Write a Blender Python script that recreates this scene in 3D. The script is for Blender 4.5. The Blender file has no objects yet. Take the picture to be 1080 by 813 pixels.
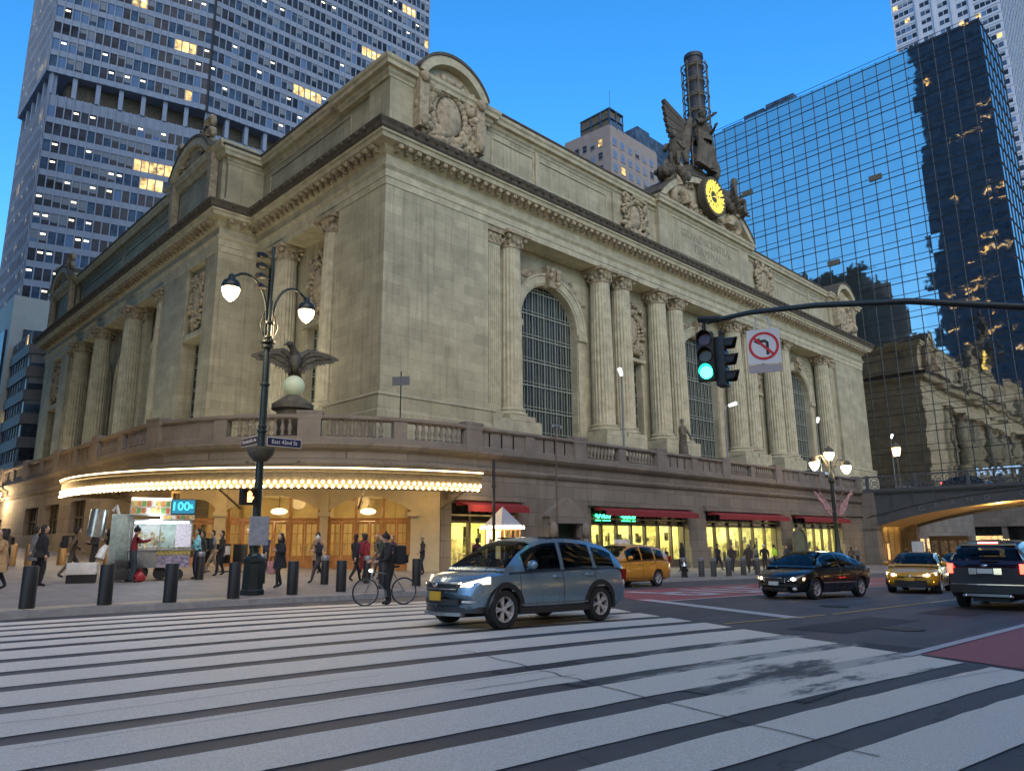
import bpy, bmesh, math, random
from mathutils import Vector, Matrix
R = math.radians
rnd = random.Random(7)
S = bpy.context.scene
C = S.collection

# ------------------------------------------------------------------ materials
def new_mat(name):
    m = bpy.data.materials.new(name); m.use_nodes = True
    nt = m.node_tree; b = nt.nodes['Principled BSDF']
    return m, nt, b
def N(nt, t, **kw):
    n = nt.nodes.new(t)
    for k, v in kw.items():
        if k in n.inputs: n.inputs[k].default_value = v
        else: setattr(n, k, v)
    return n
def mat(name, col, rough=.6, metal=0, var=.0, vscale=2.0, bump=0, bscale=20, coat=0, spec=.5, emit=None, estr=0, alpha=1, trans=0, second=None, dark=0):
    m, nt, b = new_mat(name); L = nt.links
    b.inputs['Base Color'].default_value = (*col, 1)
    b.inputs['Roughness'].default_value = rough
    b.inputs['Metallic'].default_value = metal
    b.inputs['Coat Weight'].default_value = coat
    b.inputs['Specular IOR Level'].default_value = spec
    if trans: b.inputs['Transmission Weight'].default_value = trans
    if emit:
        b.inputs['Emission Color'].default_value = (*emit, 1); b.inputs['Emission Strength'].default_value = estr
    if var or bump:
        g = N(nt, 'ShaderNodeNewGeometry')
    if var:
        n1 = N(nt, 'ShaderNodeTexNoise', Scale=vscale, Detail=8.0, Roughness=.65)
        L.new(g.outputs['Position'], n1.inputs['Vector'])
        mr = N(nt, 'ShaderNodeMapRange'); mr.inputs['From Min'].default_value = .3; mr.inputs['From Max'].default_value = .7
        L.new(n1.outputs['Fac'], mr.inputs['Value'])
        mx = N(nt, 'ShaderNodeMix', data_type='RGBA')
        a = [c*(1-var) for c in col]; bb = second or [min(1, c*(1+var)) for c in col]
        mx.inputs[6].default_value = (*a, 1); mx.inputs[7].default_value = (*bb, 1)
        L.new(mr.outputs[0], mx.inputs[0]); L.new(mx.outputs[2], b.inputs['Base Color'])
        rr = N(nt, 'ShaderNodeMapRange'); rr.inputs['To Min'].default_value = max(0, rough-.1); rr.inputs['To Max'].default_value = min(1, rough+.1)
        L.new(n1.outputs['Fac'], rr.inputs['Value']); L.new(rr.outputs[0], b.inputs['Roughness'])
    if bump:
        n2 = N(nt, 'ShaderNodeTexNoise', Scale=bscale, Detail=6.0)
        L.new(g.outputs['Position'], n2.inputs['Vector'])
        bp = N(nt, 'ShaderNodeBump', Strength=bump, Distance=.02)
        L.new(n2.outputs['Fac'], bp.inputs['Height']); L.new(bp.outputs[0], b.inputs['Normal'])
    return m
def stone(name, col, bw=1.5, bh=.62, joint=.55, streak=.25, mortar=.012, var=.12, big=.2, dirt=(.06,.05,.035), rough=.85, tone=.10, zsoot=None):
    """ashlar: courses by world height, blocks along x+y; weather streaks"""
    m, nt, b = new_mat(name); L = nt.links
    g = N(nt, 'ShaderNodeNewGeometry'); sp = N(nt, 'ShaderNodeSeparateXYZ'); L.new(g.outputs['Position'], sp.inputs[0])
    ad = N(nt, 'ShaderNodeMath', operation='ADD'); L.new(sp.outputs[0], ad.inputs[0]); L.new(sp.outputs[1], ad.inputs[1])
    cb = N(nt, 'ShaderNodeCombineXYZ'); L.new(ad.outputs[0], cb.inputs[0]); L.new(sp.outputs[2], cb.inputs[1])
    br = N(nt, 'ShaderNodeTexBrick'); L.new(cb.outputs[0], br.inputs['Vector'])
    br.inputs['Scale'].default_value = 1; br.inputs['Brick Width'].default_value = bw; br.inputs['Row Height'].default_value = bh
    br.inputs['Mortar Size'].default_value = mortar; br.inputs['Mortar Smooth'].default_value = .3; br.inputs['Bias'].default_value = 0
    br.inputs['Color1'].default_value = (*[c*(1-tone) for c in col], 1); br.inputs['Color2'].default_value = (*[min(1, c*(1+tone)) for c in col], 1)
    br.inputs['Mortar'].default_value = (*[c*joint for c in col], 1)
    # large blotches
    n1 = N(nt, 'ShaderNodeTexNoise', Scale=.35, Detail=9.0, Roughness=.7); L.new(g.outputs['Position'], n1.inputs['Vector'])
    m1 = N(nt, 'ShaderNodeMapRange'); m1.inputs['From Min'].default_value = .35; m1.inputs['From Max'].default_value = .7; m1.inputs['To Min'].default_value = 1+var; m1.inputs['To Max'].default_value = 1-big
    L.new(n1.outputs['Fac'], m1.inputs['Value'])
    # vertical streaks
    mp = N(nt, 'ShaderNodeMapping'); mp.inputs['Scale'].default_value = (3.2, 3.2, .12); L.new(g.outputs['Position'], mp.inputs[0])
    n2 = N(nt, 'ShaderNodeTexNoise', Scale=1.0, Detail=5.0); L.new(mp.outputs[0], n2.inputs['Vector'])
    m2 = N(nt, 'ShaderNodeMapRange'); m2.inputs['From Min'].default_value = .52; m2.inputs['From Max'].default_value = .78; m2.inputs['To Min'].default_value = 0; m2.inputs['To Max'].default_value = streak
    L.new(n2.outputs['Fac'], m2.inputs['Value'])
    # fine grain
    n3 = N(nt, 'ShaderNodeTexNoise', Scale=9.0, Detail=8.0, Roughness=.75); L.new(g.outputs['Position'], n3.inputs['Vector'])
    m3 = N(nt, 'ShaderNodeMapRange'); m3.inputs['To Min'].default_value = .82; m3.inputs['To Max'].default_value = 1.18; L.new(n3.outputs['Fac'], m3.inputs['Value'])
    pr = N(nt, 'ShaderNodeMath', operation='MULTIPLY'); L.new(m1.outputs[0], pr.inputs[0]); L.new(m3.outputs[0], pr.inputs[1])
    vm = N(nt, 'ShaderNodeVectorMath', operation='SCALE'); L.new(br.outputs['Color'], vm.inputs[0]); L.new(pr.outputs[0], vm.inputs['Scale'])
    mx = N(nt, 'ShaderNodeMix', data_type='RGBA'); L.new(m2.outputs[0], mx.inputs[0]); L.new(vm.outputs[0], mx.inputs[6]); mx.inputs[7].default_value = (*dirt, 1)
    L.new(mx.outputs[2], b.inputs['Base Color']); b.inputs['Roughness'].default_value = rough
    ad2 = N(nt, 'ShaderNodeMath', operation='MULTIPLY_ADD'); L.new(br.outputs['Fac'], ad2.inputs[0]); ad2.inputs[1].default_value = -1.2; L.new(n3.outputs['Fac'], ad2.inputs[2])
    bp = N(nt, 'ShaderNodeBump', Strength=.5, Distance=.03); L.new(ad2.outputs[0], bp.inputs['Height']); L.new(bp.outputs[0], b.inputs['Normal'])
    return m
def glow(name, col, s, var=0, vs=3):
    m, nt, b = new_mat(name); b.inputs['Base Color'].default_value = (*[c*.5 for c in col], 1)
    b.inputs['Emission Color'].default_value = (*col, 1); b.inputs['Emission Strength'].default_value = s
    if var:
        g = N(nt, 'ShaderNodeNewGeometry'); n = N(nt, 'ShaderNodeTexNoise', Scale=vs, Detail=6.0); nt.links.new(g.outputs['Position'], n.inputs['Vector'])
        r = N(nt, 'ShaderNodeMapRange'); r.inputs['From Min'].default_value = .35; r.inputs['From Max'].default_value = .65
        r.inputs['To Min'].default_value = s*(1-var); r.inputs['To Max'].default_value = s*(1+var); nt.links.new(n.outputs['Fac'], r.inputs['Value']); nt.links.new(r.outputs[0], b.inputs['Emission Strength'])
    return m
def mirror_glass(name, col, pw, ph, wob=.012, wav=.02, rough=.03, u='xy'):
    """reflective curtain wall glass: every pane tilts a little and is slightly wavy"""
    m, nt, b = new_mat(name); L = nt.links
    b.inputs['Base Color'].default_value = (*col, 1); b.inputs['Metallic'].default_value = 1; b.inputs['Roughness'].default_value = rough
    g = N(nt, 'ShaderNodeNewGeometry'); sp = N(nt, 'ShaderNodeSeparateXYZ'); L.new(g.outputs['Position'], sp.inputs[0])
    ad = N(nt, 'ShaderNodeMath', operation='ADD'); L.new(sp.outputs[0], ad.inputs[0]); L.new(sp.outputs[1], ad.inputs[1])
    def cell(src, p):
        d = N(nt, 'ShaderNodeMath', operation='DIVIDE'); L.new(src, d.inputs[0]); d.inputs[1].default_value = p
        f = N(nt, 'ShaderNodeMath', operation='FLOOR'); L.new(d.outputs[0], f.inputs[0]); return f.outputs[0]
    cb = N(nt, 'ShaderNodeCombineXYZ'); L.new(cell(ad.outputs[0], pw), cb.inputs[0]); L.new(cell(sp.outputs[2], ph), cb.inputs[1])
    wn = N(nt, 'ShaderNodeTexWhiteNoise'); wn.noise_dimensions = '3D'; L.new(cb.outputs[0], wn.inputs['Vector'])
    s1 = N(nt, 'ShaderNodeVectorMath', operation='SUBTRACT'); L.new(wn.outputs['Color'], s1.inputs[0]); s1.inputs[1].default_value = (.5, .5, .5)
    s2 = N(nt, 'ShaderNodeVectorMath', operation='SCALE'); L.new(s1.outputs[0], s2.inputs[0]); s2.inputs['Scale'].default_value = wob*2
    no = N(nt, 'ShaderNodeTexNoise', Scale=.9, Detail=2.0); L.new(g.outputs['Position'], no.inputs['Vector'])
    s3 = N(nt, 'ShaderNodeVectorMath', operation='SUBTRACT'); L.new(no.outputs['Color'], s3.inputs[0]); s3.inputs[1].default_value = (.5, .5, .5)
    s4 = N(nt, 'ShaderNodeVectorMath', operation='SCALE'); L.new(s3.outputs[0], s4.inputs[0]); s4.inputs['Scale'].default_value = wav*2
    a1 = N(nt, 'ShaderNodeVectorMath', operation='ADD'); L.new(s2.outputs[0], a1.inputs[0]); L.new(s4.outputs[0], a1.inputs[1])
    a2 = N(nt, 'ShaderNodeVectorMath', operation='ADD'); L.new(a1.outputs[0], a2.inputs[0]); L.new(g.outputs['Normal'], a2.inputs[1])
    nn = N(nt, 'ShaderNodeVectorMath', operation='NORMALIZE'); L.new(a2.outputs[0], nn.inputs[0]); L.new(nn.outputs[0], b.inputs['Normal'])
    return m

# ------------------------------------------------------------------ mesh builder
class MB:
    def __init__(s, T=None): s.v = []; s.f = []; s.m = []; s.T = T or Matrix.Identity(4); s.cuts = []
    def cut(s): s.cuts.append((len(s.v), len(s.f)))
    def add(s, vs, fs, m=0):
        o = len(s.v); T = s.T
        s.v += [tuple(T @ Vector(v)) for v in vs]; s.f += [tuple(i+o for i in f) for f in fs]; s.m += [m]*len(fs)
    def box(s, x0, x1, y0, y1, z0, z1, m=0):
        s.add([(x0,y0,z0),(x1,y0,z0),(x1,y1,z0),(x0,y1,z0),(x0,y0,z1),(x1,y0,z1),(x1,y1,z1),(x0,y1,z1)],
              [(0,3,2,1),(4,5,6,7),(0,1,5,4),(1,2,6,5),(2,3,7,6),(3,0,4,7)], m)
    def cbox(s, c, d, m=0): s.box(c[0]-d[0]/2, c[0]+d[0]/2, c[1]-d[1]/2, c[1]+d[1]/2, c[2]-d[2]/2, c[2]+d[2]/2, m)
    def quad(s, a, b, c, d, m=0): s.add([a,b,c,d], [(0,1,2,3)], m)
    def prism(s, poly, z0, z1, m=0):
        n = len(poly); s.add([(x,y,z0) for x,y in poly]+[(x,y,z1) for x,y in poly],
            [tuple(range(n))[::-1], tuple(range(n,2*n))]+[(i,(i+1)%n,(i+1)%n+n,i+n) for i in range(n)], m)
    def slab(s, poly, d0, d1, m=0):
        """polygon in (u,z), thickness along local y"""
        n = len(poly); s.add([(x,d0,z) for x,z in poly]+[(x,d1,z) for x,z in poly],
            [tuple(range(n)), tuple(range(n,2*n))[::-1]]+[(i,i+n,(i+1)%n+n,(i+1)%n) for i in range(n)], m)
    def lathe(s, prof, x=0, y=0, z=0, n=16, m=0, mod=None, caps=True):
        vs = []; k = len(prof)
        for j in range(n):
            a = 2*math.pi*j/n
            for i,(r,h) in enumerate(prof):
                rr = r*(mod(j,i) if mod else 1); vs.append((x+rr*math.cos(a), y+rr*math.sin(a), z+h))
        fs = []
        for j in range(n):
            j2 = (j+1) % n
            for i in range(k-1): fs.append((j*k+i, j2*k+i, j2*k+i+1, j*k+i+1))
        if caps:
            fs.append(tuple(j*k for j in range(n))[::-1]); fs.append(tuple(j*k+k-1 for j in range(n)))
        s.add(vs, fs, m)
    def tube(s, pts, r, n=8, m=0, caps=True):
        P = [Vector(p) for p in pts]; k = len(P); rs = r if isinstance(r, (list,tuple)) else [r]*k
        vs = []; up = Vector((0,0,1)); prev = None
        for i,p in enumerate(P):
            t = (P[min(i+1,k-1)]-P[max(i-1,0)])
            if t.length < 1e-9: t = Vector((0,0,1))
            t.normalize()
            if prev is None:
                a = up if abs(t.z) < .9 else Vector((1,0,0)); u = t.cross(a).normalized()
            else:
                u = (prev - t*prev.dot(t)); u = u.normalized() if u.length > 1e-6 else t.orthogonal().normalized()
            prev = u; w = t.cross(u)
            for j in range(n):
                a = 2*math.pi*j/n; q = p+(u*math.cos(a)+w*math.sin(a))*rs[i]; vs.append(tuple(q))
        fs = [(i*n+j, i*n+(j+1)%n, (i+1)*n+(j+1)%n, (i+1)*n+j) for i in range(k-1) for j in range(n)]
        if caps: fs += [tuple(range(n))[::-1], tuple(range((k-1)*n, k*n))]
        s.add(vs, fs, m)
    def cylx(s, a, b, r, n=12, m=0): s.tube([a,b], r, n, m)
    def ball(s, c, r, n=10, k=7, m=0, M=None):
        rr = r if isinstance(r,(list,tuple)) else (r,r,r); vs = [(0,0,-1)]; 
        for i in range(1,k):
            ph = -math.pi/2+math.pi*i/k
            for j in range(n):
                a = 2*math.pi*j/n; vs.append((math.cos(ph)*math.cos(a), math.cos(ph)*math.sin(a), math.sin(ph)))
        vs.append((0,0,1)); e = len(vs)-1
        vv = []
        for q in vs:
            q = Vector((q[0]*rr[0], q[1]*rr[1], q[2]*rr[2]))
            if M: q = M @ q
            vv.append((q.x+c[0], q.y+c[1], q.z+c[2]))
        fs = [(0, 1+(j+1)%n, 1+j) for j in range(n)]
        for i in range(k-2):
            for j in range(n): fs.append((1+i*n+j, 1+i*n+(j+1)%n, 1+(i+1)*n+(j+1)%n, 1+(i+1)*n+j))
        fs += [(1+(k-2)*n+j, 1+(k-2)*n+(j+1)%n, e) for j in range(n)]
        s.add(vv, fs, m)
    def sweep(s, path, prof, closed=False, m=0, cap=True):
        """path (x,y) list; prof (out,z) closed loop; out is to the left of travel"""
        n = len(path); k = len(prof); P = [Vector(p) for p in path]; vs = []
        for i in range(n):
            a = P[(i-1)%n] if (closed or i > 0) else None; b = P[(i+1)%n] if (closed or i < n-1) else None
            d1 = (P[i]-a).normalized() if a is not None else None; d2 = (b-P[i]).normalized() if b is not None else None
            if d1 is None: d1 = d2
            if d2 is None: d2 = d1
            n1 = Vector((-d1.y,d1.x)); n2 = Vector((-d2.y,d2.x)); mt = n1+n2
            mt = mt/max(.2, (1+n1.dot(n2)))
            for o,z in prof: vs.append((P[i].x+mt.x*o, P[i].y+mt.y*o, z))
        fs = []
        for i in range(n if closed else n-1):
            i2 = (i+1)%n
            for j in range(k): j2 = (j+1)%k; fs.append((i*k+j, i*k+j2, i2*k+j2, i2*k+j))
        if cap and not closed: fs += [tuple(range(k))[::-1], tuple(range((n-1)*k, n*k))]
        s.add(vs, fs, m)
    def build(s, name, mats, parent=None, smooth=False, angle=35, bevel=0, fix=True, warp=None, maxn=100):
        if s.cuts:
            # every piece between two cuts becomes an object of its own
            cs = [(0,0)]+[c for c in s.cuts if c[1] > 0]+[(len(s.v),len(s.f))]; out = []; pcs = []
            for (v0,f0),(v1,f1) in zip(cs[:-1],cs[1:]):
                if f1 > f0: pcs.append((v0,f0,v1,f1))
            if len(pcs) > maxn:
                def dist(p): q = s.v[p[0]]; return q[0]**2+q[1]**2
                pcs.sort(key=dist)
            for i,(v0,f0,v1,f1) in enumerate(pcs[:maxn]):
                c = MB(); c.v = s.v[v0:v1]; c.f = [tuple(q-v0 for q in f) for f in s.f[f0:f1]]; c.m = s.m[f0:f1]
                out.append(c.build(name, mats, parent, smooth, angle, bevel, fix, warp))
            if len(pcs) > maxn:
                c = MB()
                for (v0,f0,v1,f1) in pcs[maxn:]:
                    o = len(c.v); c.v += s.v[v0:v1]; c.f += [tuple(q-v0+o for q in f) for f in s.f[f0:f1]]; c.m += s.m[f0:f1]
                o = c.build(name+'s', mats, parent, smooth, angle, bevel, fix, warp); o['kind'] = 'stuff'; out.append(o)
            return out[0]
        me = bpy.data.meshes.new(name)
        vs = [warp(v) for v in s.v] if warp else s.v
        me.from_pydata(vs, [], s.f); 
        if not isinstance(mats,(list,tuple)): mats = [mats]
        for m_ in mats: me.materials.append(m_)
        me.polygons.foreach_set('material_index', s.m)
        if fix:
            bm = bmesh.new(); bm.from_mesh(me)
            bmesh.ops.recalc_face_normals(bm, faces=bm.faces)
            if bevel: bmesh.ops.bevel(bm, geom=[e for e in bm.edges if len(e.link_faces) == 2 and e.calc_face_angle(0) > .6], offset=bevel, segments=2, affect='EDGES', clamp_overlap=True, profile=.6)
            bm.to_mesh(me); bm.free()
        if smooth or bevel:
            me.polygons.foreach_set('use_smooth', [True]*len(me.polygons)); me.set_sharp_from_angle(angle=R(angle))
        me.update()
        o = bpy.data.objects.new(name, me); C.objects.link(o)
        if parent:
            o.parent = parent
            if parent.type == 'EMPTY' and parent.name in STATIC: o.location = -parent.location
        return o
STATIC = set()
def thing(name, label, cat, loc=(0,0,0), rz=0, group=None, static=True, rot=None):
    o = bpy.data.objects.new(name, None); C.objects.link(o); o.location = loc
    o.rotation_euler = rot or (0,0,rz); o.empty_display_size = .3
    tag(o, label, cat, group)
    if static: STATIC.add(o.name)
    return o
def tag(o, label=None, cat=None, group=None, kind=None):
    if label: o['label'] = label
    if cat: o['category'] = cat
    if group: o['group'] = group
    if kind: o['kind'] = kind
    return o
def struct(o, label=None):
    o['kind'] = 'structure'
    if label: o['label'] = label
    return o
def copy_tree(o, parent=None):
    c = o.copy(); C.objects.link(c)
    if parent: c.parent = parent
    for ch in [x for x in bpy.data.objects if x.parent == o]: copy_tree(ch, c)
    return c
def frame(origin, u, d): # local x=u, y=d(outward), z=up
    M = Matrix.Identity(4)
    u = Vector(u).normalized(); d = Vector(d).normalized()
    for i in range(3): M[i][0] = u[i]; M[i][1] = d[i]; M[i][2] = (0,0,1)[i]; M[i][3] = origin[i]
    return M
def text_mesh(name, txt, size, depth, m, M, parent=None, align='CENTER', spacing=1.0):
    cu = bpy.data.curves.new(name, 'FONT'); cu.body = txt; cu.size = size; cu.extrude = depth; cu.align_x = align; cu.align_y = 'CENTER'; cu.space_character = spacing
    cu.resolution_u = 3
    t = bpy.data.objects.new('tmp', cu); C.objects.link(t)
    dg = bpy.context.evaluated_depsgraph_get(); me = bpy.data.meshes.new_from_object(t.evaluated_get(dg))
    bpy.data.objects.remove(t); bpy.data.curves.remove(cu)
    me.transform(M); me.name = name; me.materials.clear(); me.materials.append(m)
    o = bpy.data.objects.new(name, me); C.objects.link(o)
    if parent:
        o.parent = parent
        if parent.type == 'EMPTY' and parent.name in STATIC: o.location = -parent.location
    return o
def text_frame(pos, u, outward):
    """text lies in the plane: reading direction u, up z, faces outward"""
    u = Vector(u).normalized(); n = Vector(outward).normalized(); up = n.cross(u)
    M = Matrix.Identity(4)
    for i in range(3): M[i][0] = u[i]; M[i][1] = up[i]; M[i][2] = n[i]; M[i][3] = pos[i]
    return M
def cat_interp(tab, x):
    """smooth interpolation through rows sorted by tab[i][0]"""
    if x <= tab[0][0]: return tab[0][1:]
    if x >= tab[-1][0]: return tab[-1][1:]
    for i in range(len(tab)-1):
        if tab[i][0] <= x <= tab[i+1][0]: break
    a, b = tab[i], tab[i+1]; h = b[0]-a[0]; t = (x-a[0])/h
    out = []
    for k in range(1, len(a)):
        def sl(j):
            if j <= 0 or j >= len(tab)-1:
                j0 = 0 if j <= 0 else len(tab)-2; return (tab[j0+1][k]-tab[j0][k])/(tab[j0+1][0]-tab[j0][0])
            s1 = (tab[j][k]-tab[j-1][k])/(tab[j][0]-tab[j-1][0]); s2 = (tab[j+1][k]-tab[j][k])/(tab[j+1][0]-tab[j][0])
            return 0 if s1*s2 <= 0 else 2*s1*s2/(s1+s2)
        m0, m1 = sl(i)*h, sl(i+1)*h
        out.append((2*t**3-3*t*t+1)*a[k]+(t**3-2*t*t+t)*m0+(-2*t**3+3*t*t)*b[k]+(t**3-t*t)*m1)
    return out
# ------------------------------------------------------------------ ground height
def g(x, y):
    s = 0 if x < 4 else (-0.018*(x-4)**2/16 if x < 12 else -0.018*(x-8))
    k = max(0, min(1, (30-x)/12))
    return s+(0.017+0.013*k)*max(min(y, 75)-19.7, 0)

# palette
M = {}
M['limestone'] = stone('limestone', (.318,.288,.195), 2.1, .78, joint=.66, streak=.42, var=.10, big=.34, mortar=.011, tone=.11)
M['limestone_plain'] = mat('limestone_plain', (.328,.298,.205), .85, var=.28, vscale=1.2, bump=.4, bscale=14)
M['carved'] = mat('carved_stone', (.26,.215,.145), .9, var=.45, vscale=2.2, bump=.8, bscale=10)
M['weathered'] = mat('weathered_stone', (.062,.052,.038), .9, var=.4, vscale=1.5, bump=.6, bscale=8)
M['base_stone'] = stone('base_granite', (.205,.178,.142), 1.7, .8, joint=.45, streak=.35, var=.1, big=.25, mortar=.014, tone=.13)
M['base_plain'] = mat('base_plain', (.195,.168,.138), .85, var=.22, vscale=1.0, bump=.4, bscale=14)
M['bronze_dark'] = mat('bronze_dark', (.10,.085,.06), .75, metal=0, var=.5, vscale=2.5, bump=.7, bscale=9)
M['win_glass'] = mat('window_glass', (.020,.024,.022), .25, var=.8, vscale=.5, spec=.3)
M['win_frame'] = mat('window_frame', (.21,.23,.19), .6, var=.2, vscale=6)
M['black_metal'] = mat('black_metal', (.010,.010,.011), .55, var=.3, vscale=12, bump=.15)
M['dark_green_metal'] = mat('dark_green_metal', (.012,.02,.018), .4, var=.3, vscale=9)
M['grey_metal'] = mat('grey_metal', (.25,.26,.27), .45, metal=.6, var=.2, vscale=8)
M['steel'] = mat('brushed_steel', (.55,.57,.58), .25, metal=1, var=.2, vscale=10)
M['chrome'] = mat('chrome', (.7,.7,.72), .12, metal=1)
M['white'] = mat('white_panel', (.62,.62,.60), .6, var=.15, vscale=5)
M['red_awning'] = mat('red_canvas', (.22,.018,.02), .85, var=.25, vscale=4)
M['rubber'] = mat('tyre_rubber', (.018,.018,.019), .8, var=.3, vscale=20)
M['car_glass'] = mat('car_glass', (.006,.008,.010), .04, spec=.55)
M['black_plastic'] = mat('black_plastic', (.02,.02,.022), .55, var=.2, vscale=15)
M['warm'] = glow('warm_bulb', (1,.66,.26), 9)
M['warm_soft'] = glow('warm_panel', (1,.70,.32), 1.6, .3, 2)
M['gold'] = mat('gilded_clock', (.75,.55,.10), .35, metal=.7, var=.2, vscale=6, emit=(1,.8,.15), estr=.35)
M['wood'] = mat('oak_doors', (.42,.20,.06), .45, var=.25, vscale=5, coat=.2)
M['cream'] = mat('cream_paint', (.62,.50,.27), .7, var=.12, vscale=3)
# ================================================================== GROUND
def asphalt():
    m, nt, b = new_mat('asphalt'); L = nt.links; gN = N(nt,'ShaderNodeNewGeometry')
    a = N(nt,'ShaderNodeTexNoise', Scale=110.0, Detail=6.0, Roughness=.85); L.new(gN.outputs['Position'], a.inputs['Vector'])
    c = N(nt,'ShaderNodeTexNoise', Scale=.35, Detail=8.0, Roughness=.65); L.new(gN.outputs['Position'], c.inputs['Vector'])
    mp = N(nt,'ShaderNodeMapping'); mp.inputs['Scale'].default_value=(.12,2.2,1); L.new(gN.outputs['Position'], mp.inputs[0])
    d = N(nt,'ShaderNodeTexNoise', Scale=1.0, Detail=4.0); L.new(mp.outputs[0], d.inputs['Vector'])
    m1 = N(nt,'ShaderNodeMapRange'); m1.inputs['To Min'].default_value=.1; m1.inputs['To Max'].default_value=2.0; L.new(a.outputs['Fac'], m1.inputs['Value'])
    m2 = N(nt,'ShaderNodeMapRange'); m2.inputs['From Min'].default_value=.3; m2.inputs['From Max'].default_value=.7; m2.inputs['To Min'].default_value=.7; m2.inputs['To Max'].default_value=1.3; L.new(c.outputs['Fac'], m2.inputs['Value'])
    m3 = N(nt,'ShaderNodeMapRange'); m3.inputs['From Min'].default_value=.35; m3.inputs['From Max'].default_value=.65; m3.inputs['To Min'].default_value=.85; m3.inputs['To Max'].default_value=1.2; L.new(d.outputs['Fac'], m3.inputs['Value'])
    p = N(nt,'ShaderNodeMath', operation='MULTIPLY'); L.new(m1.outputs[0],p.inputs[0]); L.new(m2.outputs[0],p.inputs[1])
    q = N(nt,'ShaderNodeMath', operation='MULTIPLY'); L.new(p.outputs[0],q.inputs[0]); L.new(m3.outputs[0],q.inputs[1])
    s = N(nt,'ShaderNodeVectorMath', operation='SCALE'); s.inputs[0].default_value=(.072,.068,.069); L.new(q.outputs[0], s.inputs['Scale'])
    L.new(s.outputs[0], b.inputs['Base Color'])
    # oil and tyre darkening
    o1 = N(nt,'ShaderNodeTexNoise', Scale=1.1, Detail=5.0, Roughness=.6); L.new(gN.outputs['Position'], o1.inputs['Vector'])
    o2 = N(nt,'ShaderNodeMapRange'); o2.inputs['From Min'].default_value=.58; o2.inputs['From Max'].default_value=.72; o2.inputs['To Min'].default_value=1; o2.inputs['To Max'].default_value=.5; L.new(o1.outputs['Fac'], o2.inputs['Value'])
    q2 = N(nt,'ShaderNodeMath', operation='MULTIPLY'); L.new(q.outputs[0],q2.inputs[0]); L.new(o2.outputs[0],q2.inputs[1]); L.new(q2.outputs[0], s.inputs['Scale'])
    # cracks
    v = N(nt,'ShaderNodeTexVoronoi', Scale=.22); v.feature='DISTANCE_TO_EDGE'
    w = N(nt,'ShaderNodeTexNoise', Scale=1.5, Detail=4.0); L.new(gN.outputs['Position'], w.inputs['Vector'])
    va = N(nt,'ShaderNodeVectorMath', operation='ADD'); L.new(gN.outputs['Position'], va.inputs[0]); L.new(w.outputs['Color'], va.inputs[1]); L.new(va.outputs[0], v.inputs['Vector'])
    cr = N(nt,'ShaderNodeMapRange'); cr.inputs['From Max'].default_value=.006; cr.inputs['To Min'].default_value=.45; cr.inputs['To Max'].default_value=1; L.new(v.outputs['Distance'], cr.inputs['Value'])
    s2 = N(nt,'ShaderNodeVectorMath', operation='SCALE'); L.new(s.outputs[0], s2.inputs[0]); L.new(cr.outputs[0], s2.inputs['Scale']); L.new(s2.outputs[0], b.inputs['Base Color'])
    rr = N(nt,'ShaderNodeMapRange'); rr.inputs['To Min'].default_value=.45; rr.inputs['To Max'].default_value=.75; L.new(c.outputs['Fac'], rr.inputs['Value']); L.new(rr.outputs[0], b.inputs['Roughness'])
    bp = N(nt,'ShaderNodeBump', Strength=.6, Distance=.012); L.new(a.outputs['Fac'], bp.inputs['Height']); L.new(bp.outputs[0], b.inputs['Normal'])
    return m
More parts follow.
